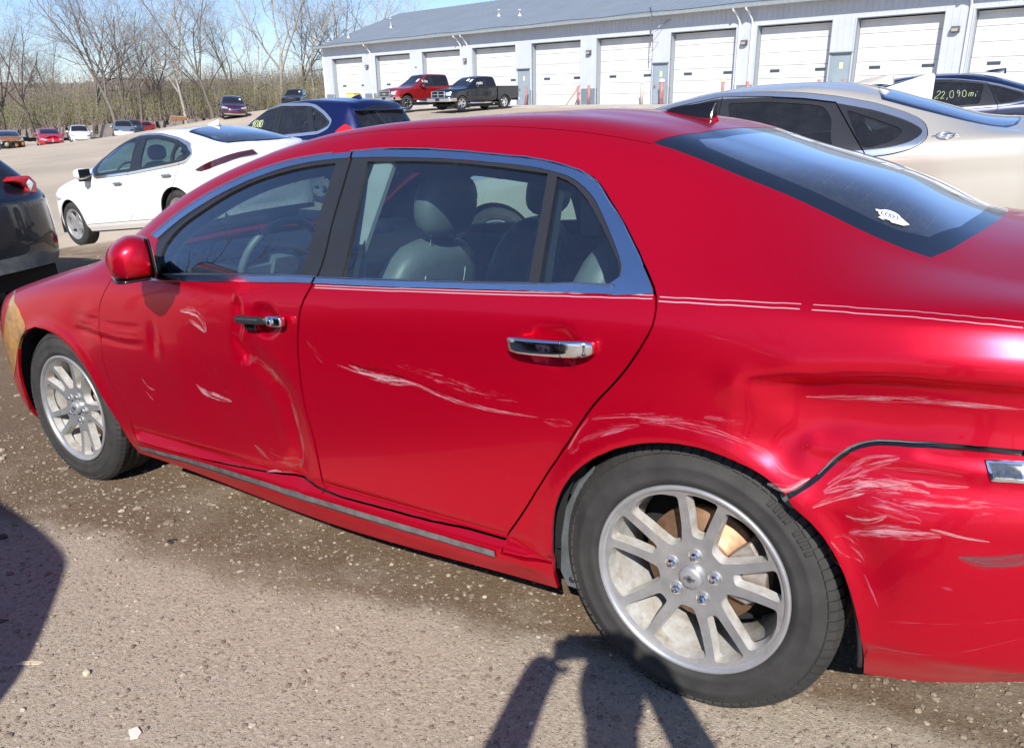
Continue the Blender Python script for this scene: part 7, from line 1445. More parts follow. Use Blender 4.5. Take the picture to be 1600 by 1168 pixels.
    for D in DU: G.append((np.vstack([D,D[:1]]),.008))
    if chrome_w and not auto: q_=A(dens(roundp(expand(dlo,chrome_w+.004),.06),.05)); G.append((np.vstack([q_,q_[:1]]),.006))
    if front: G.append((K(rline([(x0+.22,5.1),(x0+.5,4.98),(fx-.05,4.98),(fx-.02,5.6),(fx,7)],.1)),.007))
    if bumpermat:
        zb_=.62; q=A(dens([(x1-.7,.45),(x1-.45,zb_),(x1-.05,zb_)],.08,False)); U_=sh.U[-1]; add('rear_bumper',np.vstack([[(q[0][0],0)],q,[(U_,q[-1][1]),(U_,0)]]),bumpermat)
    o=build_shell(root,cs,R_,G,detail,base=('body',paint_))
    W=sp['W']
    if wheels:
        for x in (0,-wb):
            for sd in (-1,1):
                if (x,sd) in nowheel: continue
                w=make_wheel(root,(x,sd*(W-.135),Rt-.005),style=rim,Rt=Rt,Rr=Rt*.655,w=.215,rot=rimrot,hi=False,rimmat=rimmat)
                if sd>0: w.rotation_euler=(0,0,math.pi)
    for x in (0,-wb):
        for sd in (-1,1):
            b=MB(); b.lathe([(Rt+.06,0),(Rt+.06,.40)],16,c=(x,-W+.04 if sd<0 else W-.44,Rt),ang=(R(-15),R(195)),flip=True); b.build('wheel_arch_liner',M['under'],root)
    b=MB(); b.box((x0+.25,-W+.18,.2),(x1-.2,W-.18,.34)); b.box((-wb+Rt+.08,-W+.08,.18),(-Rt-.08,W-.08,.30)); b.build('underbody',M['under'],root)
    for i,(a,b_) in enumerate(handles or []):
        for sd in (-1,1):
            P_,N_=sh.ev(A(np.array([a,b_]))); m_=(P_[0]+P_[1])/2; L=np.linalg.norm(P_[1]-P_[0])
            h=subdivbox('door_handle',M['chrome'] if chrome_w else M[paint_],o.get((0 if sd<0 else 1,('front_door','rear_door')[i]),root),(L,.03,.030),(m_[0],(m_[1]-.022)*(-sd),m_[2]),crease=4)
    if mirror:
        for sd in (-1,1):
            x_,z_=mirror; y_=-sd*0+sd*(W+.10)
            h=subdivbox('door_mirror',M[paint_],root,(.13,.22,.15),(x_,y_,z_),(0,0,-sd*R(12)),crease=2.8); h2=subdivbox('mirror_arm',M['glossblack'],h,(.16,.20,.05),(-.04,-sd*.10,-.08)); b=MB(); b.box((.055,-.095,-.06),(.068,.095,.06)); b.build('mirror_glass',M['glossblack'],h,bevel=.01)
    if fin: fin_mesh('antenna_fin',M[paint_],root,(fin[0],0,fin[1]-.01),L=.27,Hh=.075,W=.08,rot=(0,R(fin[2] if len(fin)>2 else 5),0))
    if interior:
        xs=-wb*.48; zf=.50 if spec not in('suv','minivan','crossover') else .68
        for y in (-.37,.37): seat(root,xs,y,zf,mat='darkseat')
        for y in (-.4,.4): seat(root,xs+.85,y,zf+.03,w=.5,mat='darkseat')
        steering(root,(xs-.52,-.37,zf+.42)); b=MB(); b.box((xs-1.15,-.68,zf),(xs-.68,.68,zf+.44)); b.build('dashboard',M['dash'],root,bevel=.05); b=MB(); b.box((xs-1.1,-W+.2,.32),(xs+1.3,W-.2,.40)); b.box((xs+1.05,-.6,.4),(xs+1.35,.6,zf+.34)); b.build('cabin_floor',M['carpet'],root)
    return root,cs,o
FRONT_GEN=lambda xw,xt:[(xw,7),(xw-.02,6),(xw+.03,5.25),(xw+.2,5.12),(xt-.2,5.12),(xt-.08,5.3),(xt,6),(xt+.02,7)]
# white hatchback left of the red sedan's nose
vr,vcs,vo=make_car('parked_hatchback','white hatchback parked ahead on the gravel, seen over the red sedan\'s hood','hatchback','white_paint',(-8.809,4.541,-.266),R(.28),R(-6.57),R(.24),cat='car',
 dlo=[(-1.76,.946),(-1.96,1.065),(-1.866,1.177),(-1.606,1.289),(-1.30,1.365),(-.9,1.388),(-.45,1.345),(-.014,1.248),(.305,1.150),(.49,1.056),(.362,.982),(.112,.963),(-.826,.938)],
 glasses=[([(-1.70,.973),(-1.839,1.057),(-1.798,1.165),(-1.606,1.262),(-1.29,1.338),(-.977,1.355),(-.859,.984)],'front_door'),([(-.739,1.342),(-.51,1.325),(-.272,1.282),(.009,1.212),(.081,.996),(-.607,.976)],'rear_door'),([(.087,1.184),(.24,1.14),(.40,1.085),(.292,.998),(.138,.988)],'rear_door')],
 doors=[[(-2.02,.95),(-2.092,.881),(-2.15,.80),(-2.255,.476),(-2.335,.30),(-1.164,.30),(-1.036,.388),(-.992,.677),(-.911,.907),(-.88,1.39),(-1.3,1.372),(-1.6,1.30),(-1.88,1.19),(-1.98,1.07)],[(-.911,.907),(-.992,.677),(-1.036,.388),(-1.164,.30),(-.50,.30),(-.40,.36),(-.099,.55),(-.016,.66),(.129,.825),(.23,.94),(.28,1.15),(0,1.25),(-.45,1.35),(-.88,1.39)]],
 handles=[((-1.30,.815),(-1.10,.817)),((-.15,.834),(.05,.837))],
 back=[(-.02,7),(.0,6),(.07,5.12),(.35,5.06),(.80,5.0),(.87,5.6),(.92,6.2),(.935,7)],front=FRONT_GEN(-2.42,-1.35),fin=(-.12,1.425,6),rim='five',glass='volt_glass',mirror=(-1.90,1.0),
 extra=lambda cs,A,K:[(('tail_lamp',A(dens([(.50,.852),(.62,.892),(.80,.955),(.95,1.02),(.955,.965),(.84,.895),(.70,.845),(.58,.828)],.05)),'lamp_dark'),dict(off=.012,depth=.02))],
 face=[('headlamp',[(-.88,.70),(-.55,.60),(-.50,.66),(-.80,.80)],'lamp_clear'),('grille',[(-.50,.40),(-.02,.40),(-.02,.58),(-.45,.60)],'glossblack')])
# blue SUV
er,ecs,eo=make_car('parked_suv','dark blue SUV with chrome window outline behind the white hatchback','suv','blue_paint',(-10.187,8.216,-.285),R(-.49),R(.15),R(-.16),cat='SUV',
 dlo=[(-2.05,1.15),(-2.033,1.239),(-1.762,1.41),(-1.506,1.535),(-1.052,1.60),(-.40,1.606),(-.18,1.575),(.064,1.477),(.285,1.345),(.25,1.28),(.055,1.20),(-.782,1.128),(-1.4,1.11)],
 glasses=[([(-1.98,1.16),(-1.97,1.26),(-1.762,1.39),(-1.45,1.51),(-1.165,1.55),(-1.14,1.14)],'front_door'),([(-1.00,1.56),(-.40,1.572),(-.18,1.22),(-.25,1.18),(-.98,1.145)],'rear_door'),([(-.26,1.555),(-.13,1.53),(.03,1.455),(.22,1.345),(.024,1.222),(-.05,1.21)],'rear_door')],
 doors=[[(-2.15,1.05),(-2.25,.7),(-2.2,.36),(-1.15,.36),(-1.08,1.12),(-1.07,1.60),(-1.5,1.55),(-1.8,1.42),(-2.06,1.25)],[(-1.08,1.12),(-1.15,.36),(-.5,.36),(-.35,.6),(-.05,.85),(.02,1.2),(-.25,1.59),(-1.07,1.60)]],
 handles=[((-1.35,.98),(-1.15,.985)),((-.30,1.04),(-.10,1.045))],chrome_w=.05,
 back=[(.665,7),(.662,6),(.655,5.2),(.72,5.1),(.89,5.08),(.905,5.6),(.925,7)],border=.012,front=FRONT_GEN(-2.27,-1.35),fin=(.12,1.73,2),rim='five',glass='darkglass',backmat='darkglass',mirror=(-1.95,1.16),
 extra=lambda cs,A,K:[(('tail_lamp',K([(.46,3.72),(.46,4.12),(.62,4.42),(.93,4.55),(.95,4.2),(.93,3.9)]),'lamp_red'),dict(off=.012,depth=.02))],
 face=[('tail_bar',[(-.80,1.03),(-.45,1.02),(-.02,1.02),(-.02,1.08),(-.8,1.12)],'lamp_red','r')])
b=MB(); 
b.prism([(.50,1.675),(.80,1.635),(.79,1.615),(.52,1.60)],-.62,.62,T=lambda p:(p[0]-.05*abs(p[2])**3,p[2],p[1]-.09*(abs(p[2])/.6)**2+.0)); b.build('spoiler',M['blue_paint'],er,bevel=.012,seg=2)
b=MB(); b.tube([(.90,.16,1.20),(.84,.30,1.27),(.80,.50,1.36)],.012,5); b.box((.86,.08,1.16),(.97,.22,1.24)); b.build('rear_wiper',M['blackplastic'],er)
def scrawl(cs,base,dx,hgt,text,width,mat,root,side=True,off=.004,mirror=False,slope=0.,name='window_writing'):
    GL={'0':[[(0,.2),(.1,.9),(.45,1),(.7,.6),(.6,.1),(.3,0),(0,.2)]],'1':[[(.3,1),(.3,0)]],'2':[[(0,.8),(.25,1),(.5,.85),(.4,.5),(0,.0),(.6,.05)]],'3':[[(0,.9),(.5,.9),(.2,.55),(.55,.3),(.3,0),(0,.1)]],'4':[[(.4,1),(0,.4),(.6,.4)],[(.45,.8),(.4,0)]],
        '5':[[(.55,1),(.1,.95),(.1,.55),(.5,.5),(.5,.1),(0,0)]],'6':[[(.5,1),(.1,.5),(.1,.1),(.5,.05),(.5,.4),(.1,.4)]],'8':[[(.3,.5),(.05,.8),(.3,1),(.55,.8),(.3,.5),(0,.2),(.3,0),(.6,.2),(.3,.5)]],'9':[[(.55,.7),(.3,.5),(.1,.75),(.3,1),(.55,.8),(.5,0)]],'7':[[(0,1),(.6,1),(.2,0)]],
        ',':[[(.1,.1),(.0,-.25)]],'m':[[(0,0),(0,.45),(.2,.5),(.25,0),(.3,.4),(.5,.5),(.55,0)]],'i':[[(.1,.45),(.1,0)],[(.1,.7),(.1,.62)]],'O':[[(0,.5),(.15,.95),(.5,1),(.8,.6),(.7,.1),(.35,0),(.05,.2),(0,.5)]],'e':[[(0,.3),(.4,.35),(.3,.55),(.05,.45),(0,.15),(.2,0),(.5,.15)]],' ':[]}
    L=[];x=0
    for ch in text:
        for st in GL.get(ch,[]):
            jt=rnd.uniform(-.18,.18); st_=np.array(st,float); st_[:,0]+=st_[:,1]*(.25+jt); st_=st_*[hgt*.85*(1+jt),hgt*(1+rnd.uniform(-.15,.2))]+[base[0]+x,base[1]+rnd.uniform(-.1,.1)*hgt]; st_[:,1]+=slope*(st_[:,0]-base[0]); L.append(rline(st_,hgt*.12) if len(st_)>2 else st_)
        x+=dx*(.45 if ch in ',1i' else 1)
    return ribbon_on(cs,L,width,mat,name,root,off=off,side=side,mirror=mirror)
scrawl(ecs,(-1.78,1.24),.085,.11,'4080',.016,'marker',er)
# champagne sedan beyond the red one
ir,ics,io=make_car('parked_sedan','champagne sedan parked nose to tail with the red sedan, roof fin and chrome swoosh window','big_sedan','gold_paint',(-.677,4.394,.042),R(9.53),R(-2.78),R(1.19),
 dlo=[(-2.05,1.0),(-2.02,1.10),(-1.75,1.25),(-1.4,1.36),(-1.1,1.415),(-.741,1.408),(-.468,1.378),(-.256,1.342),(-.008,1.282),(.179,1.215),(.285,1.160),(.300,1.125),(.235,1.080),(.10,1.048),(-.05,1.038),(-.6,1.03),(-1.4,1.01)],
 glasses=[([(-1.95,1.02),(-1.95,1.11),(-1.72,1.235),(-1.4,1.34),(-1.12,1.385),(-1.08,1.03)],'front_door'),([(-.993,1.385),(-.711,1.378),(-.42,1.345),(-.331,1.325),(-.27,1.247),(-.262,1.12),(-.24,1.06),(-.90,1.045)],'rear_door'),([(-.185,1.297),(.021,1.222),(.165,1.165),(.180,1.132),(.12,1.09),(.0,1.055),(-.06,1.055),(-.10,1.12)],None)],
 doors=[[(-2.2,.95),(-2.3,.6),(-2.25,.33),(-1.15,.33),(-1.06,1.0),(-1.04,1.43),(-1.4,1.375),(-1.78,1.265),(-2.05,1.12)],[(-1.06,1.0),(-1.15,.33),(-.5,.33),(-.38,.6),(-.12,.85),(-.04,1.02),(-.158,1.197),(-.256,1.345),(-.468,1.382),(-.741,1.412),(-1.04,1.43)]],
 handles=[((-1.33,.90),(-1.13,.905)),((-.30,.93),(-.10,.935))],chrome_w=.040,
 back=[(-.02,7),(.0,6),(.03,5.14),(.4,5.05),(.79,5.02),(.86,5.5),(.91,6.3),(.92,7)],border=.02,front=FRONT_GEN(-2.42,-1.35),fin=(-.03,1.452,6),glass='darkglass',backmat='backglass',mirror=(-1.98,1.08),trimmats='pillar',
 face=[('headlamp',[(-.90,.66),(-.60,.62),(-.55,.72),(-.85,.80)],'lamp_clear')])
P_,N_=ics.sh.ev(ics.side_uv(np.array([(.428,1.105)]))); ec=Vector(P_[0]); en=Vector(N_[0]); ex=Vector((1,0,0)); ex=(ex-ex.dot(en)*en).normalized(); ez=en.cross(ex); ez=ez if ez.z>0 else -ez
mb=MB(); pt=lambda a,b:tuple(ec+ex*a+ez*b+en*.005)
mb.tube([pt(.052*math.cos(t),.034*math.sin(t)) for t in np.linspace(0,2*math.pi,25)],.0035,5,cap=False)
mb.tube([pt(-.075,-.008),pt(-.03,.006),pt(.0,.014),pt(.03,.010),pt(.060,.018),pt(.085,.006)],.0045,5); mb.tube([pt(-.045,-.014),pt(-.02,.0),pt(.01,.004),pt(.03,-.012)],.0040,5); mb.tube([pt(-.02,-.012),pt(.015,-.006),pt(.045,.0)],.0035,5)
mb.build('roof_pillar_emblem',M['chrome'],ir)
# navy sedan further right
nr_,ncs,no=make_car('parked_sedan','dark navy sedan with mileage figures written on its rear window, at the right edge','big_sedan','navy_paint',(-.554,11.257,.164),R(14.15),R(-1.79),R(-.07),
 dlo=[(-2.05,1.0),(-2.02,1.10),(-1.75,1.25),(-1.4,1.36),(-1.1,1.41),(-.806,1.405),(-.534,1.385),(-.197,1.335),(-.013,1.289),(.268,1.195),(.38,1.14),(.30,1.10),(.109,1.068),(-.033,1.055),(-.165,1.05),(-.6,1.03),(-1.4,1.01)],
 glasses=[([(-1.95,1.02),(-1.95,1.11),(-1.72,1.235),(-1.4,1.34),(-1.12,1.385),(-1.08,1.03)],'front_door'),([(-.993,1.375),(-.728,1.372),(-.42,1.35),(-.201,1.322),(-.23,1.20),(-.26,1.075),(-.90,1.045)],'rear_door'),([(-.128,1.303),(.03,1.26),(.219,1.185),(.26,1.15),(.15,1.10),(.033,1.078),(-.026,1.075),(-.08,1.18)],None)],
 doors=[[(-2.2,.95),(-2.3,.6),(-2.25,.33),(-1.15,.33),(-1.06,1.0),(-1.04,1.42),(-1.4,1.375),(-1.78,1.265),(-2.05,1.12)],[(-1.06,1.0),(-1.15,.33),(-.5,.33),(-.38,.6),(-.12,.85),(-.04,1.02),(-.10,1.2),(-.16,1.335),(-.534,1.39),(-1.04,1.42)]],
 chrome_w=.022,back=[(-.02,7),(.0,6),(.03,5.14),(.4,5.05),(.79,5.02),(.86,5.5),(.91,6.3),(.92,7)],border=.02,front=FRONT_GEN(-2.42,-1.35),fin=(.03,1.475,9),glass='darkglass',backmat='darkglass',mirror=(-1.98,1.08))
scrawl(ncs,(-.80,1.165),.075,.085,'22,090mi',.0065,'marker',nr_)
# dark small SUV at the left edge, rear corner
cr_,ccs,co=make_car('parked_suv','slate small SUV at the left edge showing its red tail lamp and black bumper','small_suv','slate_paint',(-7.34,.30,-.311),R(10.7),R(-2.8),R(1.1),cat='SUV',auto=(-1.95,-1.0,-.15),back=[(.33,7),(.36,6),(.40,5.25),(.47,5.1),(.56,5.1),(.60,5.6),(.61,7)],border=.02,front=FRONT_GEN(-2.1,-1.2),glass='darkglass',backmat='darkglass',bumpermat='slate_paint',
 face=[('rear_reflector',[(-.686,.61),(-.735,.615),(-.775,.50),(-.73,.51)],'lamp_red','r'),('bumper_recess',[(-.36,.565),(-.70,.64),(-.765,.63),(-.80,.47),(-.73,.475),(-.58,.565)],'glossblack','r'),('rear_valance',[(-.02,.50),(-.50,.50),(-.68,.44),(-.86,.44),(-.86,.2),(-.02,.2)],'greyplastic','r')])
for sd in (-1,1):
    b=MB(); b.prism([(.56,1.075),(.63,1.105),(.78,1.10),(.835,1.03),(.82,.95),(.68,.815),(.70,.93),(.71,1.0),(.66,1.045)],0,1,T=lambda p:(.40+.25*p[2]-.16*max(0,(p[0]-.66)),sd*(p[0]-.11),p[1]+.025)); lamp=b.build('tail_lamp',M['lamp_red'],cr_,bevel=.018,seg=3)
    b=MB(); b.prism([(.715,1.045),(.76,1.075),(.80,1.03),(.745,.965)],0,1,T=lambda p:(.64+.012*p[2]-.16*max(0,(p[0]-.66)),sd*(p[0]-.11),p[1]+.025)); b.build('clear_insert',M['lamp_clear'],lamp,bevel=.004)
# ---------------------------------------------------------------- pickups
def make_pickup(name,label,paint_,loc,yaw,wb=3.57,H=1.92,W=.985,Rt=.40,lift=0,group=None,pitch=0,roll=0,grille='cross',damage=False,glass='darkglass',steer=0,running=True):
    xn=-wb-1.0; xc=-.62; zl=lift
    C=[(xn,.98),(xn+.10,1.14),(xn+.7,1.22),(-wb+.60,1.30),(-wb+.75,1.36),(-wb+1.25,1.68),(-wb+1.62,H-.06),(-wb+2.2,H),(xc-.12,H-.02),(xc,H-.24)]
    Bt=[(xn,.86,.95),(xn+.5,.95,1.08),(-wb+.8,W-.01,1.20),(-1.8,W,1.24),(xc,W-.01,1.27)]
    Rl=[(xn,.70,.97),(xn+.5,.78,1.13),(-wb+.55,.84,1.25),(-wb+.80,.82,1.38),(-wb+1.25,.77,1.63),(-wb+1.65,.73,H-.13),(-wb+2.3,.72,H-.09),(xc-.12,.71,H-.11),(xc,.74,H-.30)]
    SPEC['_p']=dict(W=W,zb=.46,wb=wb,Rt=Rt,nr=.14,pr=5,nf=.55,pf=3.4,leanf=(.3,.7),center=[(a,b) for a,b in C],belt=Bt,rail=Rl)
    xa=-wb+.92; xb=-wb+1.98
    hw=.86
    f=[('headlamp',[(-hw-.02,1.02),(-hw-.0,.80),(-.60,.82),(-.58,1.00)],'lamp_clear'),('grille',[(-.56,1.04),(-.56,.72),(-.01,.70),(-.01,1.04)],'glossblack'),('front_bumper',[(-1.0,.68),(-.01,.66),(-.01,.48),(-1.0,.50)],'chrome')]
    if damage: f=[('headlamp',[(-hw-.02,1.02),(-hw-.0,.80),(-.60,.82),(-.58,1.00)],'glossblack'),('grille',[(-.80,1.02),(-.85,.60),(-.01,.55),(-.01,1.0)],'darkliner'),('front_bumper',[(-1.0,.56),(-.01,.54),(-.01,.46),(-1.0,.48)],'burnt')]
    r,cs,o=make_car(name,label,'_p',paint_,loc,yaw,pitch,roll,'pickup truck',group,auto=(xa,xb,xc-.10),front=[(-wb+.72,7),(-wb+.70,6),(-wb+.74,5.25),(-wb+.9,5.12),(-wb+1.45,5.12),(-wb+1.55,5.3),(-wb+1.60,6),(-wb+1.62,7)],face=f,glass=glass,detail=.07,wheels=False,interior=False,mirror=(-wb+1.15,1.30))
    b=MB(); b.box((-wb+1.0,-.6,.6),(xc-.15,.6,1.12)); b.build('cabin_seats',M['darkseat'],r,bevel=.08)
    for x in (0,-wb):
        for sd in (-1,1):
            w=make_wheel(r,(x,sd*(W-.15),Rt-.005-zl),style='five',Rt=Rt,Rr=Rt*.60,w=.27,rot=.4,hi=False,rimmat='chrome' if running else 'alloy')
            w.rotation_euler=(0,0,(math.pi if sd>0 else 0)+(steer if x else 0))
    # bed
    X0,X1=xc+.02,1.24; zt=1.30; zf=.80
    for sd in (-1,1):
        aw=Rt+.07; pl=[(X0,.52),(-aw-.02,.52)]+[(aw*math.cos(t),Rt-.03+aw*math.sin(t)) for t in np.linspace(math.pi,0,14)]+[(aw+.02,.56),(X1-.03,.62),(X1,.75),(X1,zt),(X0,zt)]
        b=MB(); b.prism(pl,0,1,T=lambda p:(p[0],sd*(W-.10+.10*p[2]),p[1])); b.build('bed_side',M[paint_],r,bevel=.02,seg=2)
        b=MB(); b.box((X0,sd*(W-.05)-.07,zt),(X1,sd*(W-.05)+.055,zt+.035)); b.build('bed_rail',M['blackplastic'],r,bevel=.012)
        b=MB(); b.prism([(-.10,.86),(-.02,.84),(.0,1.20),(-.10,1.22)],0,1,T=lambda p:(X1+.005+.03*p[2]-.03,sd*(W+p[0]),p[1])); b.build('tail_lamp',M['lamp_red'],r)
        b=MB(); b.tube([(-wb+.65,sd*(W-.02),.40),(xc-.05,sd*(W-.02),.40)],.05,8); b.build('running_board',M['chrome'] if running else M['blackplastic'],r)
    b=MB(); b.box((X0,-W+.12,zf-.05),(X1-.06,W-.12,zf)); b.build('bed_floor',M['blackplastic'],r)
    b=MB(); b.box((X1-.055,-W+.11,.66),(X1,W-.11,zt)); b.build('tailgate',M[paint_],r,bevel=.015)
    b=MB(); b.box((X0-.02,-W+.11,.6),(X0+.03,W-.11,zt)); b.build('bed_front',M[paint_],r,bevel=.01)
    b=MB(); b.box((X1-.02,-W+.02,.50),(X1+.14,W-.02,.66)); b.build('rear_bumper',M['chrome'],r,bevel=.03,seg=2)
    b=MB(); b.box((-wb-.5,-.45,.42),(1.1,.45,.62)); b.build('frame',M['under'],r)
    if not damage:
        b=MB(); xg=xn-.035
        if grille=='cross':
            for z0,z1,y0,y1 in ((1.03,1.06,-.58,.58),(.68,.72,-.56,.56),(.86,.90,-.56,.56)): b.box((xg,y0,z0),(xg+.07,y1,z1))
            for y in (-.57,-.02,.54): b.box((xg,y,.69),(xg+.07,y+.05,1.05))
        else:
            for z in (.70,.83,.96,1.05): b.box((xg,-.58,z),(xg+.07,.58,z+.045))
            for y in (-.60,.55): b.box((xg,y,.69),(xg+.07,y+.06,1.09))
            b.prism([(.16*math.cos(t),.86+.07*math.sin(t)) for t in np.linspace(0,2*math.pi,16)[:-1]],0,1,T=lambda p:(xg-.01+.03*p[2],p[0],p[1]))
        b.build('grille_bars',M['chrome'],r,bevel=.008)
        b=MB(); b.box((xg-.06,-.97,.47),(xg+.20,.97,.70)); b.build('bumper_bar',M['chrome'],r,bevel=.05,seg=2)
        b=MB(); b.box((xg-.068,-.17,.52),(xg-.055,.17,.66)); b.build('plate_holder',M['blackplastic'],r)
    return r,cs,o
def paper(cs,root,x,k0,k1,w,mat='paper',name='paper_sheet',x1=None,yk=None):
    # sheet lying against the windshield between line parameters
    P_=[(x,k0),(x,k1),(x+w,k1),(x+w,k0)]; uv=kx(cs,np.array(P_)); P,N=cs.sh.ev(uv); P=P+N*.006
    return P
def wpaper(cs,root,pts,mat='paper',mirror=False,name='paper_sheet'):
    uv=kx(cs,np.array(pts)); P,N=cs.sh.ev(uv); P=P+N*.008
    if mirror: P=P*[1,-1,1]
    b=MB(); b.add([tuple(p) for p in P],[tuple(range(len(P)))]); return b.build(name,M[mat],root)
r1,c1,o1=make_pickup('pickup_truck','black crew cab pickup with chrome grille parked before the garage doors','black_paint',(-30.0,40.0,gz1(-30.0,40.0)),R(81),steer=R(-14))
wpaper(c1,r1,[(-2.42,6.35),(-2.42,6.75),(-2.22,6.75),(-2.22,6.35)],mirror=False); wpaper(c1,r1,[(-2.5,5.6),(-2.5,6.0),(-2.25,6.0),(-2.25,5.6)])
scrawl(c1,(-2.30,1.42),.10,.12,'20080',.02,'marker_white',r1)
r2,c2,o2=make_pickup('pickup_truck','tall red crew cab pickup with blue tinted grille, half hidden behind the black one','truck_red_paint',(-33.9,40.4,gz1(-33.9,40.4)+.10),R(77),wb=3.97,H=2.02,W=1.0,Rt=.43,lift=.10,grille='bars')
wpaper(c2,r2,[(-2.90,5.6),(-2.90,6.1),(-2.66,6.1),(-2.66,5.6)]); scrawl(c2,(-2.70,1.50),.10,.12,'8040',.02,'marker_white',r2)
r3,c3,o3=make_pickup('pickup_truck','dark blue grey pickup with smashed front end high on the far slope','darkblue_paint',(-67.5,57.2,.45),R(128),wb=3.6,H=1.95,damage=True,running=False)
wpaper(c3,r3,[(-2.48,5.5),(-2.48,5.9),(-2.28,5.9),(-2.28,5.5)])
MV=make_car('parked_minivan','dark maroon minivan facing the camera on the far edge of the lot','minivan','maroon_paint',(-56.9,40.7,.02),R(146),R(0),R(3),'minivan',auto=(-2.55,-1.35,-.15,.95),front=FRONT_GEN(-2.68,-1.55),detail=.08,interior=False,glass='darkglass',mirror=(-2.35,1.10),
  face=[('headlamp',[(-.93,.78),(-.50,.74),(-.48,.84),(-.88,.94)],'lamp_clear'),('grille',[(-.46,.70),(-.01,.68),(-.01,.84),(-.44,.84)],'chrome'),('lower_trim',[(-.80,.34),(-.01,.32),(-.01,.38),(-.80,.42)],'chrome')])
wpaper(MV[1],MV[0],[(-2.15,5.5),(-2.15,5.9),(-1.95,5.9),(-1.95,5.5)])
def far_car(label,paint_,u_,pos,yaw,spec='crossover',cat='car',**k):
    return make_car('parked_car',label,spec,paint_,(pos[0],pos[1],k.pop('z',None) if k.get('z') is not None else gz1(*pos)),R(yaw),k.pop('pitch',0),k.pop('roll',R(2)),cat,auto=(-2.30,-1.15,.0,.62) if spec=='crossover' else (-2.0,-1.05,.0),front=FRONT_GEN(-2.50,-1.35) if spec=='crossover' else FRONT_GEN(-2.42,-1.3),detail=.09,interior=False,glass=k.pop('glass','darkglass'),mirror=(-2.15,1.02),**k)
tw=far_car('white electric crossover facing the camera in the row by the trees','white_paint',0,(-81.9,41.0),154,face=[('headlamp',[(-.88,.70),(-.55,.64),(-.55,.70),(-.84,.80)],'glossblack'),('lower_grille',[(-.55,.26),(-.01,.24),(-.01,.34),(-.60,.36)],'glossblack')])
rw=far_car('bright red crashed sedan with crumpled hood beside the white crossover','bright_red_paint',0,(-70.2,32.2),158,'hatchback',face=[('headlamp',[(-.80,.62),(-.50,.56),(-.45,.64),(-.72,.72)],'lamp_clear'),('grille',[(-.55,.30),(-.01,.26),(-.01,.46),(-.5,.44)],'darkliner')])
# crumpled panels on the wreck
for (x,y,z,a,b_,s_) in ((-3.35,-.25,.86,.3,.25,.30),(-3.45,.35,.80,-.35,.1,.26),(-3.2,.1,.93,.15,-.3,.34)):
    subdivbox('crumpled_panel',M['bright_red_paint'],rw[0],(s_,.42,.05),(x,y,z),(a,b_,.4),crease=3)
subdivbox('bare_headlamp',M['lamp_clear'],rw[0],(.12,.20,.16),(-3.55,.45,.60)); subdivbox('bare_headlamp',M['lamp_clear'],rw[0],(.10,.12,.26),(-3.58,-.05,.55))
sc_=far_car('pale silver blue car at the right end of the tree row','silver_paint',0,(-77.0,42.9),150,face=[('headlamp',[(-.88,.76),(-.5,.70),(-.5,.76),(-.84,.86)],'glossblack'),('white_bumper',[(-.9,.62),(-.01,.60),(-.01,.30),(-.9,.32)],'white_paint')])
sd_=far_car('dark blue SUV tucked behind the pale silver car','darkblue_paint',0,(-82.5,47.2),150,'crossover','SUV')
br_=far_car('burnt out sedan shell with open engine bay at the left edge','burnt',0,(-66.2,27.2),160,'hatchback',glass='glass',hoodmat='rust',face=[('engine_bay',[(-.78,.72),(-.72,.22),(-.01,.20),(-.01,.74)],'darkliner')])
for (x,y,z,sx,mt) in ((-3.62,.3,.50,.3,'burnt'),(-3.6,-.30,.45,.26,'rust'),(-3.62,.0,.62,.2,'darkliner'),(-3.5,-.72,.55,.24,'rust'),(-3.55,.62,.62,.16,'lamp_clear')):
    subdivbox('engine_debris',M[mt],br_[0],(sx,sx*.9,sx*.8),(x,y,z),(x*3,y*2,z),crease=3)
b=MB(); b.box((-2.2,-.6,.5),(-.6,.6,.95)); b.build('scorched_seats',M['bright_red_paint'],br_[0],bevel=.1)
bb2=far_car('maroon car partly behind the burnt shell at the left edge','maroon_paint',0,(-72.0,25.8),160,'hatchback'); 
wpaper(bb2[1],bb2[0],[(-2.0,5.5),(-2.0,6.0),(-1.8,6.0),(-1.8,5.5)])
# second wreck cluster half sunk behind the white hatchback's roof
d_=CF+CR*((228-800)/1235)-CU*((205-584)/1235); d_=d_/ d_.dot(CF); p=CAM+d_*92
rk_=make_car('wrecked_car','small red wrecked car far off above the white hatchback roof','hatchback','bright_red_paint',(p.x,p.y,p.z-.3),R(110),0,R(6),'car',auto=(-2.0,-1.05,.0),front=FRONT_GEN(-2.42,-1.3),detail=.12,interior=False,glass='darkglass',face=[('headlamp',[(-.8,.7),(-.5,.66),(-.5,.76),(-.8,.8)],'white_paint')])
d_=CF+CR*((281-800)/1235)-CU*((194-584)/1235); p=CAM+d_*88
FR_=empty('rusty_axle_frame',(p.x,p.y,p.z-.05),(0,0,R(145))); tag(FR_,'rusty orange bumper frame standing on the far lot edge','metal frame')
b=MB(); b.tube([(0,-.95,0),(0,-.9,.62),(0,-.6,.82),(0,.7,.90),(0,.92,.70),(0,.98,.15)],.05,7); b.build('frame_tube',M['burnt'],FR_); b=MB(); b.box((-.05,-.8,.42),(.05,.85,.82)); b.build('frame_panel',M['rust'],FR_,bevel=.04)
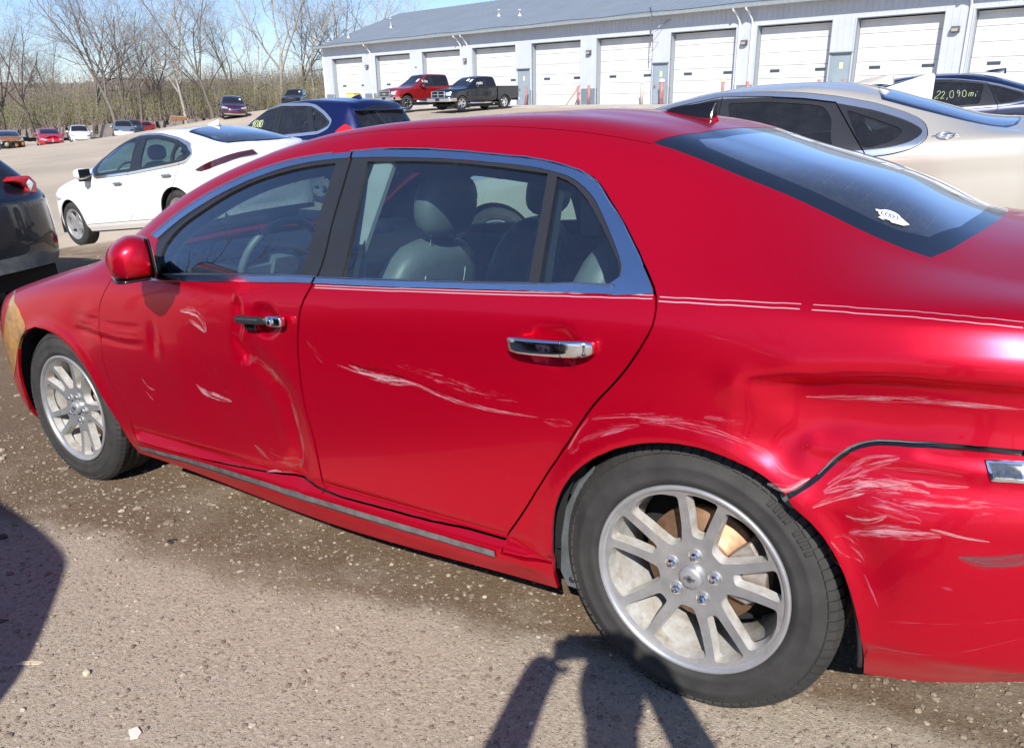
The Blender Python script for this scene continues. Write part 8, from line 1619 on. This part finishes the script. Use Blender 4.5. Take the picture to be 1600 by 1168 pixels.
# white hatchback between the champagne and navy sedans, tailgate raised
def pxpt(u,v,D):
    d=CF+CR*((u-800)/1235)-CU*((v-584)/1235); return CAM+d*D
pa=pxpt(1456,114,8.1); ya=R(11); lx,ly=.80,-.45
rx,ry_=pa.x-(lx*math.cos(ya)-ly*math.sin(ya)),pa.y-(lx*math.sin(ya)+ly*math.cos(ya)); rzz=gz1(rx,ry_)-.10
WH=make_car('parked_car','white hatchback with raised tailgate between the champagne and navy sedans','hatchback','white_paint',(rx,ry_,rzz),ya,0,0,'car',auto=(-2.0,-1.05,.0),front=FRONT_GEN(-2.42,-1.35),back=[(-.02,7),(.0,6),(.07,5.12),(.80,5.0),(.9,5.8),(.935,7)],detail=.08,interior=False,glass='darkglass')
zt=pa.z-rzz
b=MB(); b.prism([(.10,1.38),(.80,zt),(.83,zt-.02),(.83,zt-.42),(.30,1.16),(.10,1.22)],-.58,.58,T=lambda p:(p[0],p[2],p[1])); b.build('raised_tailgate',M['white_paint'],WH[0],bevel=.012)
b=MB(); b.box((.10,-.60,1.38),(.16,-.52,1.45)); b.build('hinge',M['blackplastic'],WH[0],bevel=.01)
# grey SUV parked behind the photographer (its shadow reaches the gravel at the left)
OP=make_car('parked_suv','dark grey SUV parked opposite the red sedan, casting the round shadow at left','suv','slate_paint',(-1.60,-3.86,.03),0,R(-2),0,'SUV',auto=(-2.3,-1.12,-.2,.45),back=[(.665,7),(.662,6),(.655,5.2),(.72,5.1),(.89,5.08),(.905,5.6),(.925,7)],border=.02,front=FRONT_GEN(-2.27,-1.35),glass='darkglass',backmat='darkglass',mirror=(-1.95,1.16),detail=.07)
# ================================================================ trees, scrub, far wood
def barkmat(name,a,b_,sc=6):
    m,nt,b=newmat(name); n=noise(nt,sc,6,.7); c=ramp(nt,n.outputs[0],[(.3,a),(.7,b_)]); nt.links.new(c.outputs[0],b.inputs['Base Color']); b.inputs['Roughness'].default_value=.95; bump(nt,b,n.outputs[0],.6,.03); return m
BK=[barkmat('bark_grey',(.10,.085,.07),(.24,.21,.18)),barkmat('bark_dark',(.045,.038,.033),(.12,.10,.085)),barkmat('bark_pale',(.22,.20,.17),(.46,.43,.38))]
TW=[barkmat('twig_greybrown',(.13,.11,.10),(.23,.20,.18),2),barkmat('twig_reddish',(.13,.105,.09),(.22,.18,.155),2),barkmat('twig_pale',(.26,.23,.20),(.40,.37,.33),2)]
def gen_tree(seed,H,spread=.5,fork=.25,nlead=3,lean=0,density=1.):
    r=random.Random(seed); segs=[]     # (pts,radii,level)
    def branch(p,d,L,rad,lv):
        n=max(3,int(5-lv*.5)); pts=[p.copy()]; rr=[rad]; dd=d.copy(); q=p.copy()
        for i in range(n):
            dd=(dd+Vector((r.gauss(0,1),r.gauss(0,1),r.gauss(0,1)))*(.10+.05*lv)+Vector((0,0,.05 if lv else .02))).normalized(); q=q+dd*(L/n); pts.append(q.copy()); rr.append(max(rad*(1-(.62 if lv else .45)*(i+1)/n),.006))
        segs.append((pts,rr,lv))
        if lv>=4: return
        nb={0:nlead,1:int(8*density),2:int(6*density),3:int(5*density)}[lv]
        for k in range(nb):
            if lv==0: t=r.uniform(.55,1.0) if k else 1.0
            else: t=r.uniform(.22,1.0)
            i=min(int(t*n),n-1); f=t*n-i; bp=pts[i].lerp(pts[i+1],f); br=rr[i]*(1-f)+rr[i+1]*f
            ax=dd.orthogonal().normalized(); ax.rotate(Matrix.Rotation(r.uniform(0,6.28),3,dd)); a=r.uniform(.30,.62)*(spread/.5) if lv==0 else r.uniform(.45,1.0)
            nd=((pts[i+1]-pts[i]).normalized()*math.cos(a)+ax*math.sin(a)).normalized(); nd.z+=.12; nd.normalize()
            LL={0:H*r.uniform(.40,.62),1:L*r.uniform(.35,.6),2:L*r.uniform(.4,.7),3:L*r.uniform(.4,.7)}[lv]
            branch(bp,nd,LL,br*(.78 if lv==0 else .55),lv+1)
    branch(Vector((0,0,-.3)),Vector((lean,lean*.4*(seed%3-1),1)).normalized(),H*fork+.3,H*.0125,0)
    tb=MB(); cb=MB()
    for pts,rr,lv in segs:
        if lv<=1: tb.tube(pts,rr,6 if lv==0 else 5,cap=False)
        else:
            n=3; cb.tube(pts,[x*(1 if lv<4 else .8) for x in rr],n,cap=False,sm=False)
    return tb,cb
TREES=[]
def tree_proto(name,seed,bk,tw,**k):
    root=empty(name,(0,0,0)); tb,cb=gen_tree(seed,**k); tb.build('trunk',BK[bk],root); cb.build('crown',TW[tw],root); return root
def place(u,vbase,D,ground=None):
    d=CF+CR*((u-800)/1235)-CU*((vbase-584)/1235); return CAM+d*D
protos=[tree_proto('bare_tree',11,1,0,H=17,spread=.55,fork=.24,nlead=4),tree_proto('bare_tree',23,0,0,H=18,spread=.42,fork=.20,nlead=5),tree_proto('bare_tree',5,0,1,H=17,spread=.50,fork=.30,nlead=4),tree_proto('bare_tree',42,2,2,H=18,spread=.45,fork=.28,nlead=4),tree_proto('bare_tree',77,1,1,H=16,spread=.60,fork=.18,nlead=5),tree_proto('bare_tree',90,0,0,H=19,spread=.35,fork=.34,nlead=4)]
spots=[(55,210,96,0,1.0,'single dark trunked bare tree forking low, left of the white crossover'),(8,205,100,4,1.05,'wide bare tree at the far left edge of the photo'),(150,205,104,1,1.1,'pale leaning multi stemmed bare tree above the white crossover'),(182,205,97,5,1.05,'tall dark straight bare tree above the pale silver car'),
 (196,202,100,1,1.0,'slim bare tree just right of the tall dark straight one'),(222,198,98,2,.95,'vine covered bare tree above the small red wreck'),(246,196,112,0,1.0,'crooked bare tree between the vine covered trees'),(262,192,104,4,.85,'thin dark bare tree leaning right near the rusty frame'),(291,190,98,3,1.0,'pale smooth trunk bare tree right of the rusty frame'),
 (333,182,92,2,1.0,'twin stemmed bare tree directly behind the maroon minivan'),(318,186,112,0,.95,'forked bare tree left of the maroon minivan'),(372,180,120,5,.85,'bare tree in the gap right of the maroon minivan'),(400,172,112,3,.85,'tilted pale bare tree left of the smashed pickup'),(442,160,100,3,1.15,'tallest pale bare tree rising over the smashed pickup'),
 (468,160,112,1,.95,'grey bare tree right of the tallest pale one'),(492,158,106,3,.9,'bare tree hugging the left end of the garage'),(540,140,118,2,1.0,'bare tree top showing above the garage roof corner'),(600,130,128,3,.95,'pale bare tree top behind the garage roof ridge'),(640,130,132,3,.80,'rightmost pale bare tree top above the garage ridge'),(105,205,125,2,.9,'distant bare tree in the gap right of the dark forked one'),(30,208,122,1,.9,'distant bare tree left of the dark forked one'),(515,150,120,0,1.,'dark bare tree just behind the garage corner')]
used=set(); rt=random.Random(4)
for u,vb,D,pi,sc,lab in spots:
    p=place(u,vb,D); base=protos[pi]
    if pi in used: o=copy_tree(base)
    else: o=base; used.add(pi)
    o.location=(p.x,p.y,p.z); o.rotation_euler=(0,0,rt.uniform(0,6.28)); o.scale=(sc,sc,sc); tag(o,lab,'tree','bare trees along the edge of the lot')
# trees behind the camera: they show in the glass
for x,y,pi,sc,lab in ((-13.0,-6.6,0,.60,'bare tree behind the camera mirrored in the front door glass'),(-20.5,-13.0,4,.85,'broad bare tree behind the camera, farther off'),(-6,-16,2,.8,'bare tree behind the camera opposite the rear door'),(8,-20,1,.8,'bare tree behind the camera at the right')):
    o=copy_tree(protos[pi]); o.location=(x,y,gz1(x,y)); o.rotation_euler=(0,0,x*.7); o.scale=(sc,sc,sc); tag(o,lab,'tree','bare trees behind the camera')
# thickets: masses of thin stems and young leaves
def thicket(name,label,cat,n,pos,hfun,mats,rad,seed,leaf=0,leafmat=None,stems=5,spread=1.2):
    r=np.random.RandomState(seed); mb=MB(); V=[];F=[]
    lv=[];lf=[]
    for i in range(n):
        x,y,z=pos(r); h=hfun(r,x,y); base=np.array([x,y,z])
        for s in range(stems):
            a=r.rand()*6.28; sp_=spread*r.rand(); tip=base+[math.cos(a)*sp_,math.sin(a)*sp_,h*(.55+.45*r.rand())]; mid=(base+tip)/2+r.randn(3)*h*.05
            pts=[base+r.randn(3)*[.25,.25,0],mid,tip]; w=rad*(.6+.8*r.rand())
            k=len(V)
            side=np.array([-math.sin(a+1),math.cos(a+1),0])
            for q,ww in zip(pts,(w,w*.7,w*.2)):
                V+= [tuple(q-CRn*ww),tuple(q+CRn*ww),tuple(q+np.array([-CRn[1],CRn[0],0])*ww)]
            for j in (0,3):
                for c in ((0,1),(1,2),(2,0)): F.append((k+j+c[0],k+j+c[1],k+j+3+c[1],k+j+3+c[0]))
            for t_ in range(leaf):
                f=.25+.75*r.rand(); q=(pts[0]*(1-f)+pts[2]*f)+r.randn(3)*h*.07; u_=r.randn(3); u_/=np.linalg.norm(u_); v_=np.cross(u_,r.randn(3)); v_/=np.linalg.norm(v_); sz=.05+.09*r.rand(); k2=len(lv)
                lv+=[tuple(q-u_*sz),tuple(q+v_*sz*.6),tuple(q+u_*sz)]; lf.append((k2,k2+1,k2+2))
    me=bpy.data.meshes.new(name); nV=len(V); me.from_pydata(V+lv,[],F+[tuple(nV+i for i in f) for f in lf])
    me.materials.append(mats); 
    if leaf: me.materials.append(leafmat); me.polygons.foreach_set('material_index',[0]*len(F)+[1]*len(lf))
    o=link(bpy.data.objects.new(name,me)); return tag(o,label,cat,kind='stuff')
CRn=np.array(CR)
def leafmat_(name,cols):
    m,nt,b=newmat(name); g_=nt.nodes.new('ShaderNodeNewGeometry'); r=ramp(nt,g_.outputs['Random Per Island'],cols); nt.links.new(r.outputs[0],b.inputs['Base Color']); b.inputs['Roughness'].default_value=.8; return m
LEAF=leafmat_('young_leaves',[(0,(.10,.12,.03)),(.5,(.18,.20,.06)),(1,(.26,.26,.10))]); LEAF2=leafmat_('dry_leaf_buds',[(0,(.14,.115,.09)),(.6,(.22,.19,.15)),(1,(.22,.21,.12))])
def linepos(u0,u1,D0,D1,v0,v1):
    def f(r):
        u=u0+(u1-u0)*r.rand(); D=D0+(D1-D0)*r.rand(); p=place(u,v0+(v1-v0)*(u-u0)/(u1-u0),D); return p.x,p.y,p.z-.8
    return f
thicket('scrub','green and brown scrub thicket behind the far row of cars','scrub',2500,linepos(-330,560,96,128,214,160),lambda r,x,y:1.8+4.2*r.rand()**1.1,TW[1],.026,3,leaf=16,leafmat=LEAF)
thicket('brushwood','dense brown brush and saplings under the bare trees','scrub',2300,linepos(-330,580,112,150,210,158),lambda r,x,y:4.0+5.0*r.rand(),TW[1],.03,8,leaf=14,leafmat=LEAF2,stems=6,spread=2.6)
# wooded ridge beyond
def ridge(name,D,vb,vt,seed,mat,jag):
    r=np.random.RandomState(seed); us=np.arange(-500,2100,5.); V=[];F=[]
    rows=5
    for i,u in enumerate(us):
        top=vt+jag*(math.sin(u*.011+seed)+.6*math.sin(u*.037+seed*2)+1.1*(r.rand()-.5))
        for j in range(rows):
            t=j/(rows-1); p=place(u,vb+(top-vb)*t,D+40*t+6*r.rand()); V.append((p.x,p.y,p.z))
    for i in range(len(us)-1):
        for j in range(rows-1): F.append((i*rows+j,(i+1)*rows+j,(i+1)*rows+j+1,i*rows+j+1))
    me=bpy.data.meshes.new(name); me.from_pydata(V,[],F); me.materials.append(mat); o=link(bpy.data.objects.new(name,me)); return tag(o,kind='structure')
m,nt,b=newmat('far_wood'); n=noise(nt,.35,8,.75); c=ramp(nt,n.outputs[0],[(.3,(.13,.105,.09)),(.55,(.22,.185,.155)),(.75,(.22,.21,.13))]); nt.links.new(c.outputs[0],b.inputs['Base Color']); b.inputs['Roughness'].default_value=1
ridge('hills',170,215,128,2,m,4)
# ================================================================ the photographer (outside the frame, seen as a shadow)
def skinbody(name,joints,bones,radii,mat,parent,sub=2):
    me=bpy.data.meshes.new(name); keys=list(joints); me.from_pydata([joints[k] for k in keys],[(keys.index(a),keys.index(b)) for a,b in bones],[])
    o=bpy.data.objects.new(name,me); COL.objects.link(o)
    md=o.modifiers.new('s','SKIN'); sk=me.skin_vertices[0].data if me.skin_vertices else None
    if sk is None:
        bpy.context.view_layer.objects.active=o; o.select_set(True); bpy.ops.object.skin_root_mark() if False else None
        bm=bmesh.new(); bm.from_mesh(me); lay=bm.verts.layers.skin.verify(); bm.to_mesh(me); bm.free(); sk=me.skin_vertices[0].data
    for i,k in enumerate(keys):
        r_=radii[k]; sk[i].radius=(r_,r_) if not hasattr(r_,'__len__') else r_; sk[i].use_root=(i==0)
    md.use_smooth_shade=True; s2=o.modifiers.new('u','SUBSURF'); s2.levels=s2.render_levels=sub
    dg=bpy.context.evaluated_depsgraph_get(); dg.update(); ev=o.evaluated_get(dg); nm=bpy.data.meshes.new_from_object(ev); o.modifiers.clear(); o.data=nm; nm.materials.clear(); nm.materials.append(mat)
    nm.polygons.foreach_set('use_smooth',[True]*len(nm.polygons)); o.parent=parent; return o
fw=Vector((CF.x,CF.y,0)).normalized(); rg=Vector((fw.y,-fw.x,0))
gp=CAM-fw*.48; PZ=gz1(gp.x,gp.y); PR=empty('person',(gp.x,gp.y,PZ)); PR.rotation_euler=(0,0,math.atan2(fw.y,fw.x)-math.pi/2)
tag(PR,'photographer in navy jacket and jeans holding a phone up, casting the shadow at the wheel','person')
ph=CAM.z-PZ; fy=.42      # phone height and reach in person space: x right, y forward
J={'pelvis':(0,0,.81),'waist':(0,.0,.95),'chest':(0,.0,1.12),'neck0':(0,.01,1.27),'neck':(0,.03,1.315),'head':(0,.05,1.39),'head2':(0,.06,1.475),
 'shL':(-.145,.0,1.235),'elL':(-.30,.17,1.01),'wrL':(-.155,.40,ph-.05),'haL':(-.112,.448,ph-.01),'shR':(.145,.0,1.235),'elR':(.30,.17,1.01),'wrR':(.155,.40,ph-.05),'haR':(.112,.448,ph-.01),
 'hpL':(-.09,0,.78),'knL':(-.11,.02,.44),'anL':(-.12,-.02,.085),'toL':(-.13,.12,.035),'hpR':(.09,0,.78),'knR':(.11,.02,.44),'anR':(.12,-.02,.085),'toR':(.13,.12,.035)}
B_=[('pelvis','waist'),('waist','chest'),('chest','neck0'),('neck0','neck'),('neck','head'),('head','head2'),('neck0','shL'),('shL','elL'),('elL','wrL'),('wrL','haL'),('neck0','shR'),('shR','elR'),('elR','wrR'),('wrR','haR'),
 ('pelvis','hpL'),('hpL','knL'),('knL','anL'),('anL','toL'),('pelvis','hpR'),('hpR','knR'),('knR','anR'),('anR','toR')]
RD={'pelvis':(.14,.105),'waist':(.13,.10),'chest':(.14,.11),'neck0':(.07,.065),'neck':(.055,.055),'head':(.072,.088),'head2':(.072,.09),'shL':.08,'elL':.064,'wrL':.046,'haL':.048,'shR':.08,'elR':.064,'wrR':.046,'haR':.048,
 'hpL':.095,'knL':.065,'anL':.045,'toL':.040,'hpR':.095,'knR':.065,'anR':.045,'toR':.040}
bd=skinbody('body',J,B_,RD,M['jacket'],PR)
sk_i=len(bd.data.materials); bd.data.materials.append(M['skin']); bd.data.materials.append(M['jeans']); bd.data.materials.append(M['shoe'])
for p in bd.data.polygons:
    c_=p.center
    if c_.z>1.315 and abs(c_.x)<.11 and c_.y<.2: p.material_index=1
    elif c_.y>.40 and c_.z>1.1: p.material_index=1
    elif c_.z<.10: p.material_index=3
    elif c_.z<.81: p.material_index=2
subdivbox('hair',M['hair'],PR,(.165,.205,.17),(0,.04,1.50),(0,0,0),lambda q,c_:(setattr(q,'z',max(q.z,-.05)),q)[1],crease=2.3)
for s in (-1,1):
    b=MB()
    for k,(L,dz) in enumerate(((.070,.030),(.078,.010),(.074,-.010),(.060,-.028))):
        x0=s*.105; b.tube([(x0,.455,ph-.01+dz),(x0-s*.012,.470,ph-.01+dz),(x0-s*.028,.470,ph-.01+dz*.95),(x0-s*.040,.463,ph-.01+dz*.9)],[.0095,.0090,.0085,.007],6)
    b.tube([(s*.105,.43,ph-.03),(s*.085,.437,ph-.048),(s*.065,.444,ph-.050)],[.011,.010,.008],6)
    b.build('fingers',M['skin'],PR)
PH=empty('phone',CAM-CF*.014); PH.rotation_euler=cam.matrix_world.to_euler(); tag(PH,'slim dark phone held level in both hands','phone')
b=MB(); b.box((-.078,-.037,.0),(.078,.037,.008)); b.build('phone_body',M['glossblack'],PH,bevel=.003)
